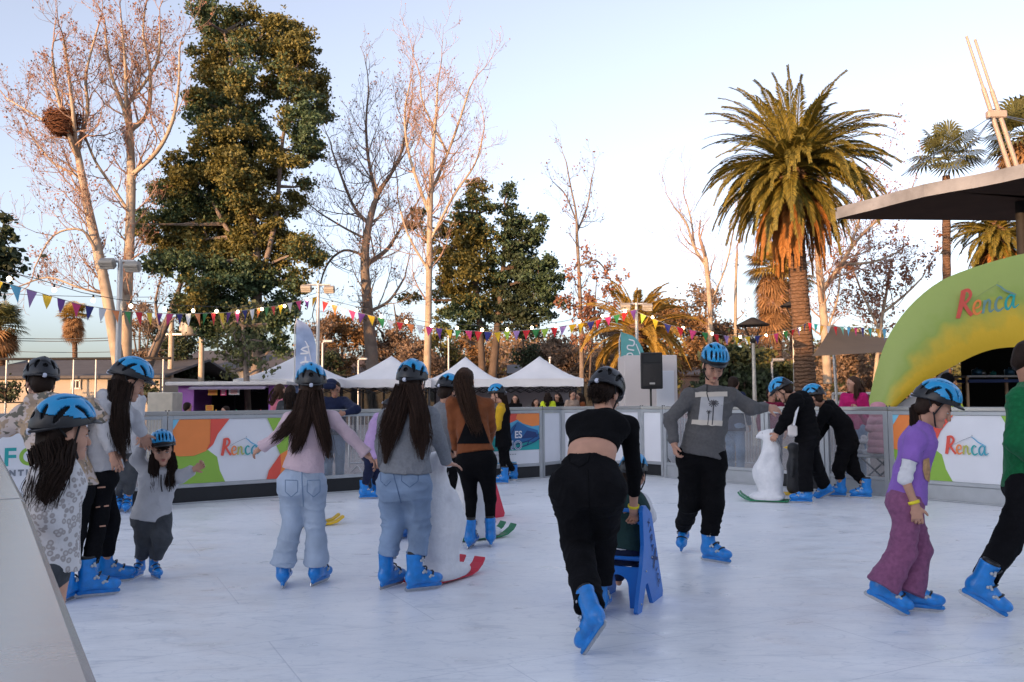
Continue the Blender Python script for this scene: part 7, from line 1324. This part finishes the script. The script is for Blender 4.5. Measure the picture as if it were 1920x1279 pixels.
def date_palm(label, Y, c, trunk, L, n, seed, m1=PGRN, m2=PDRY, nd=26, up=(-5, 80), ll=.42):
    g = np.random.default_rng(seed); C = D(c[0], c[1], Y); rt = empty('date_palm', (D(trunk[0][0], trunk[0][1], Y)[0], Y, 0), label, 'palm', 'date palms'); palm_trunk(rt, trunk, Y)
    A = fronds(C, int(n * .42), L, (25, up[1]), g, ll=ll, sag=.75); B = fronds(C - (0, 0, .1), int(n * .36), L * 1.0, (-5, 35), g, ll=ll, sag=1.15); E = fronds(C - (0, 0, .3), int(n * .24), L * .88, (-35, 0), g, ll=ll * .9, sag=1.3); V = np.concatenate([A[0], B[0], E[0]]); F = np.concatenate([A[1], B[1] + len(A[0]), E[1] + len(A[0]) + len(B[0])]); part('crown', mesh_np('crown', V, F, m1, False), rt)
    if nd: V, F = fronds(C - (0, 0, .55), nd, L * .88, (-62, -28), g, ll=ll * .75, sag=1.4); part('dry_fronds', mesh_np('dry_fronds', V, F, m2, False), rt)
    t = SDF(.06, .15); t.ell(C - (0, 0, .25), (.48, .48, .75)); V, Q = t.build(); V = wrinkle(V, Q, .07, 5, 3, 1); part('crown_heart', mesh_np('crown_heart', V, Q, PTR), rt); return rt
def fan_palm(label, Y, c, trunk, Rr, n, seed, m1=PGRN2, skirt=0, group='fan palms'):
    g = np.random.default_rng(seed); C = D(c[0], c[1], Y); rt = empty('fan_palm', (D(trunk[0][0], trunk[0][1], Y)[0], Y, 0), label, 'palm', group); palm_trunk(rt, trunk, Y)
    def fans(nn, el, rr, pet, sagk):
        Vs = []; Fs = []; o = 0; ln = []
        for k in range(nn):
            a = k * 2.39996 + g.normal(0, .3); e = R(g.uniform(*el)); d = np.array([math.cos(a) * math.cos(e), math.sin(a) * math.cos(e), math.sin(e)]); b = C + (0, 0, -sagk * k / nn); q = b + d * pet * g.uniform(.8, 1.2); ln.append((np.array([b, (b + q) / 2 + (0, 0, .05), q]), [.03, .025, .02])); S = unit(np.cross(d, (0, 0, 1))); U = np.cross(S, d); m = 18; R_ = rr * g.uniform(.8, 1.1)
            for j in range(m):
                t = R(-115 + 230 * j / (m - 1)); dd = d * math.cos(t) + S * math.sin(t) + U * .12; w = (S * math.cos(t) - d * math.sin(t)) * .055 * R_; Vs += [q, q + dd * R_ * .6 + w, q + dd * R_ - (0, 0, .28 * R_), q + dd * R_ * .6 - w]; Fs.append((o, o + 1, o + 2, o + 3)); o += 4
        V2, F2 = tubes_np(ln, 4); return np.concatenate([np.array(Vs), V2]), np.concatenate([np.array(Fs), F2 + o])
    V, F = fans(n, (-30, 80), Rr * .62, Rr * .55, .1); part('crown', mesh_np('crown', V, F, m1, False), rt)
    if skirt: V, F = fans(int(n * 1.6), (-80, -40), Rr * .6, Rr * .4, skirt); part('dry_skirt', mesh_np('dry_skirt', V, F, mat('palm_skirt', (.36, .20, .09), .9, 0, island=.4), False), rt)
    return rt
date_palm('big date palm with full golden green crown, right of the centre', 28, (1488, 318), [(1511, 735, 20), (1506, 640, 18), (1498, 540, 16.5), (1492, 450, 17), (1489, 380, 20)], 3.4, 185, 31, nd=34, ll=.47, up=(-5, 72))
date_palm('low golden date palm glowing behind the teal feather flag', 36, (1194, 622), [(1196, 760, 12), (1195, 690, 12), (1194, 640, 13)], 2.9, 60, 32, PGLD, PGLD, 10, ll=.45); date_palm('date palm behind the inflatable arch under the stage roof', 38, (1868, 432), [(1872, 730, 14), (1870, 560, 14), (1868, 450, 16)], 2.5, 90, 33, nd=20)
fan_palm('slim fan palm with grey green crown just left of the mast', 38, (1774, 296), [(1776, 740, 8), (1775, 520, 7.5), (1774, 330, 7)], 1.6, 24, 34); fan_palm('fan palm behind the mast at the right edge', 34, (1926, 254), [(1929, 740, 9), (1927, 500, 8), (1926, 290, 8)], 1.75, 30, 35, skirt=.4); fan_palm('fan palm with long dry skirt left of the big palm', 48, (1447, 500), [(1462, 740, 8), (1458, 640, 8), (1450, 530, 9)], 1.6, 40, 36, PGLD, 3.2); fan_palm('thin fan palm with skirt partly hidden behind the big palm trunk', 52, (1486, 520), [(1490, 740, 7), (1488, 640, 7), (1486, 540, 7)], 1.5, 34, 37, PGLD, 2.4); fan_palm('small distant fan palm above the cream building', 62, (139, 590), [(141, 690, 4.5), (140, 640, 4.5), (139, 600, 5)], 1.15, 36, 38, PGLD, 1.2); fan_palm('fan palm cut by the left edge above the cream building', 48, (0, 610), [(2, 740, 8), (1, 660, 8), (0, 620, 8)], 1.5, 36, 39, PGRN2, .6)

# far-off wood: one mass of brown crowns beyond the park
g = np.random.default_rng(77); C = []
for k in range(900):
    px = g.uniform(545, 2050); Yk = g.uniform(85, 120); top = 668 + 26 * math.sin(px * .011) + 14 * math.sin(px * .037 + 1) + g.uniform(-8, 8); c = D(px, g.uniform(top, 745), Yk); m_ = 90; C.append(c + g.normal(size=(m_, 3)) * np.array([1.3, 1.3, .8]))
C = np.concatenate(C); V, F = leaves_np(C, .26, g, .6, .2); t = vnoise(C * .09) + g.normal(0, .2, len(C)); me = mesh_np('distant_wood', V, F, [LBRN, LOLV, LORG], False, np.where(t > .35, 2, np.where(t < -.25, 1, 0))); tag(put('distant_wood', me), 'far off mass of brown and olive winter trees beyond the park', 'wood', kind='stuff')
# ============================================================ light, sky, camera
SUN_EL, SUN_AZ = R(7.0), R(216)          # azimuth of the sun, clockwise from +Y (behind the camera, to its left)
# unseen hall, added behind the camera to keep low sun off the rink
hx, hy, hz = -8.0, -32.0, 10.6; rt = empty('unseen_shade_hall', (hx, hy, 0), 'unseen long plain hall added behind the photographer to shade the rink', 'building'); m = MB(); m.box((hx, hy, hz / 2 - .05), (150, 14, hz), WCR); m.obj('wall', rt); m = MB(); m.box((hx, hy, hz + .1), (151, 15, .25), ROOFG); m.obj('roof', rt)
for k in range(24): m = MB(); m.box((hx - 72 + 6.2 * k, hy + 7.02, 5.2), (2.4, .06, 1.6), KD); m.obj('window', rt)
w = bpy.data.worlds.new('World'); SC.world = w; w.use_nodes = True; nt = w.node_tree; bg = nt.nodes['Background']; sky = nt.nodes.new('ShaderNodeTexSky'); sky.sky_type = 'NISHITA'; sky.sun_disc = False; sky.sun_elevation = SUN_EL; sky.sun_rotation = SUN_AZ; sky.altitude = 500; sky.air_density = 1.0; sky.dust_density = 3.0; sky.ozone_density = 3.5
hs_ = nt.nodes.new('ShaderNodeHueSaturation'); hs_.inputs['Saturation'].default_value = .50; nt.links.new(sky.outputs[0], hs_.inputs['Color']); tm_ = nt.nodes.new('ShaderNodeMix'); tm_.data_type = 'RGBA'; tm_.blend_type = 'MULTIPLY'; tm_.inputs[0].default_value = 1; tm_.inputs[7].default_value = (1.05, .985, .98, 1); nt.links.new(hs_.outputs[0], tm_.inputs[6]); nt.links.new(tm_.outputs[2], bg.inputs['Color']); bg.inputs['Strength'].default_value = .15
sd = bpy.data.lights.new('sun', 'SUN'); sd.energy = 2.4; sd.angle = R(.6); sd.color = (1.0, .57, .27); so = bpy.data.objects.new('sun', sd); COL.objects.link(so)
toward = Vector((math.sin(SUN_AZ) * math.cos(SUN_EL), math.cos(SUN_AZ) * math.cos(SUN_EL), math.sin(SUN_EL))); so.rotation_euler = toward.to_track_quat('Z', 'Y').to_euler(); so.location = (0, -20, 30)
cd = bpy.data.cameras.new('camera'); cd.sensor_width = 36; cd.lens = 36 * FPX / 1920; cd.clip_end = 2000; cd.clip_start = .05; co_ = bpy.data.objects.new('camera', cd); COL.objects.link(co_); SC.camera = co_
co_.matrix_world = Matrix.Translation((0, 0, CAMH)) @ Matrix(np.array([_Rt, _Up, -_F]).T.tolist()).to_4x4()
vs = SC.view_settings; SC.display_settings.display_device = 'sRGB'; vs.view_transform = 'Standard'; vs.look = 'None'; vs.exposure = 1.75; vs.gamma = 1; vs.use_curve_mapping = False
SC.cycles.max_bounces = 6; SC.cycles.transparent_max_bounces = 12; SC.cycles.caustics_reflective = False; SC.cycles.caustics_refractive = False
try: SC.cycles.use_denoising = True
except Exception: pass
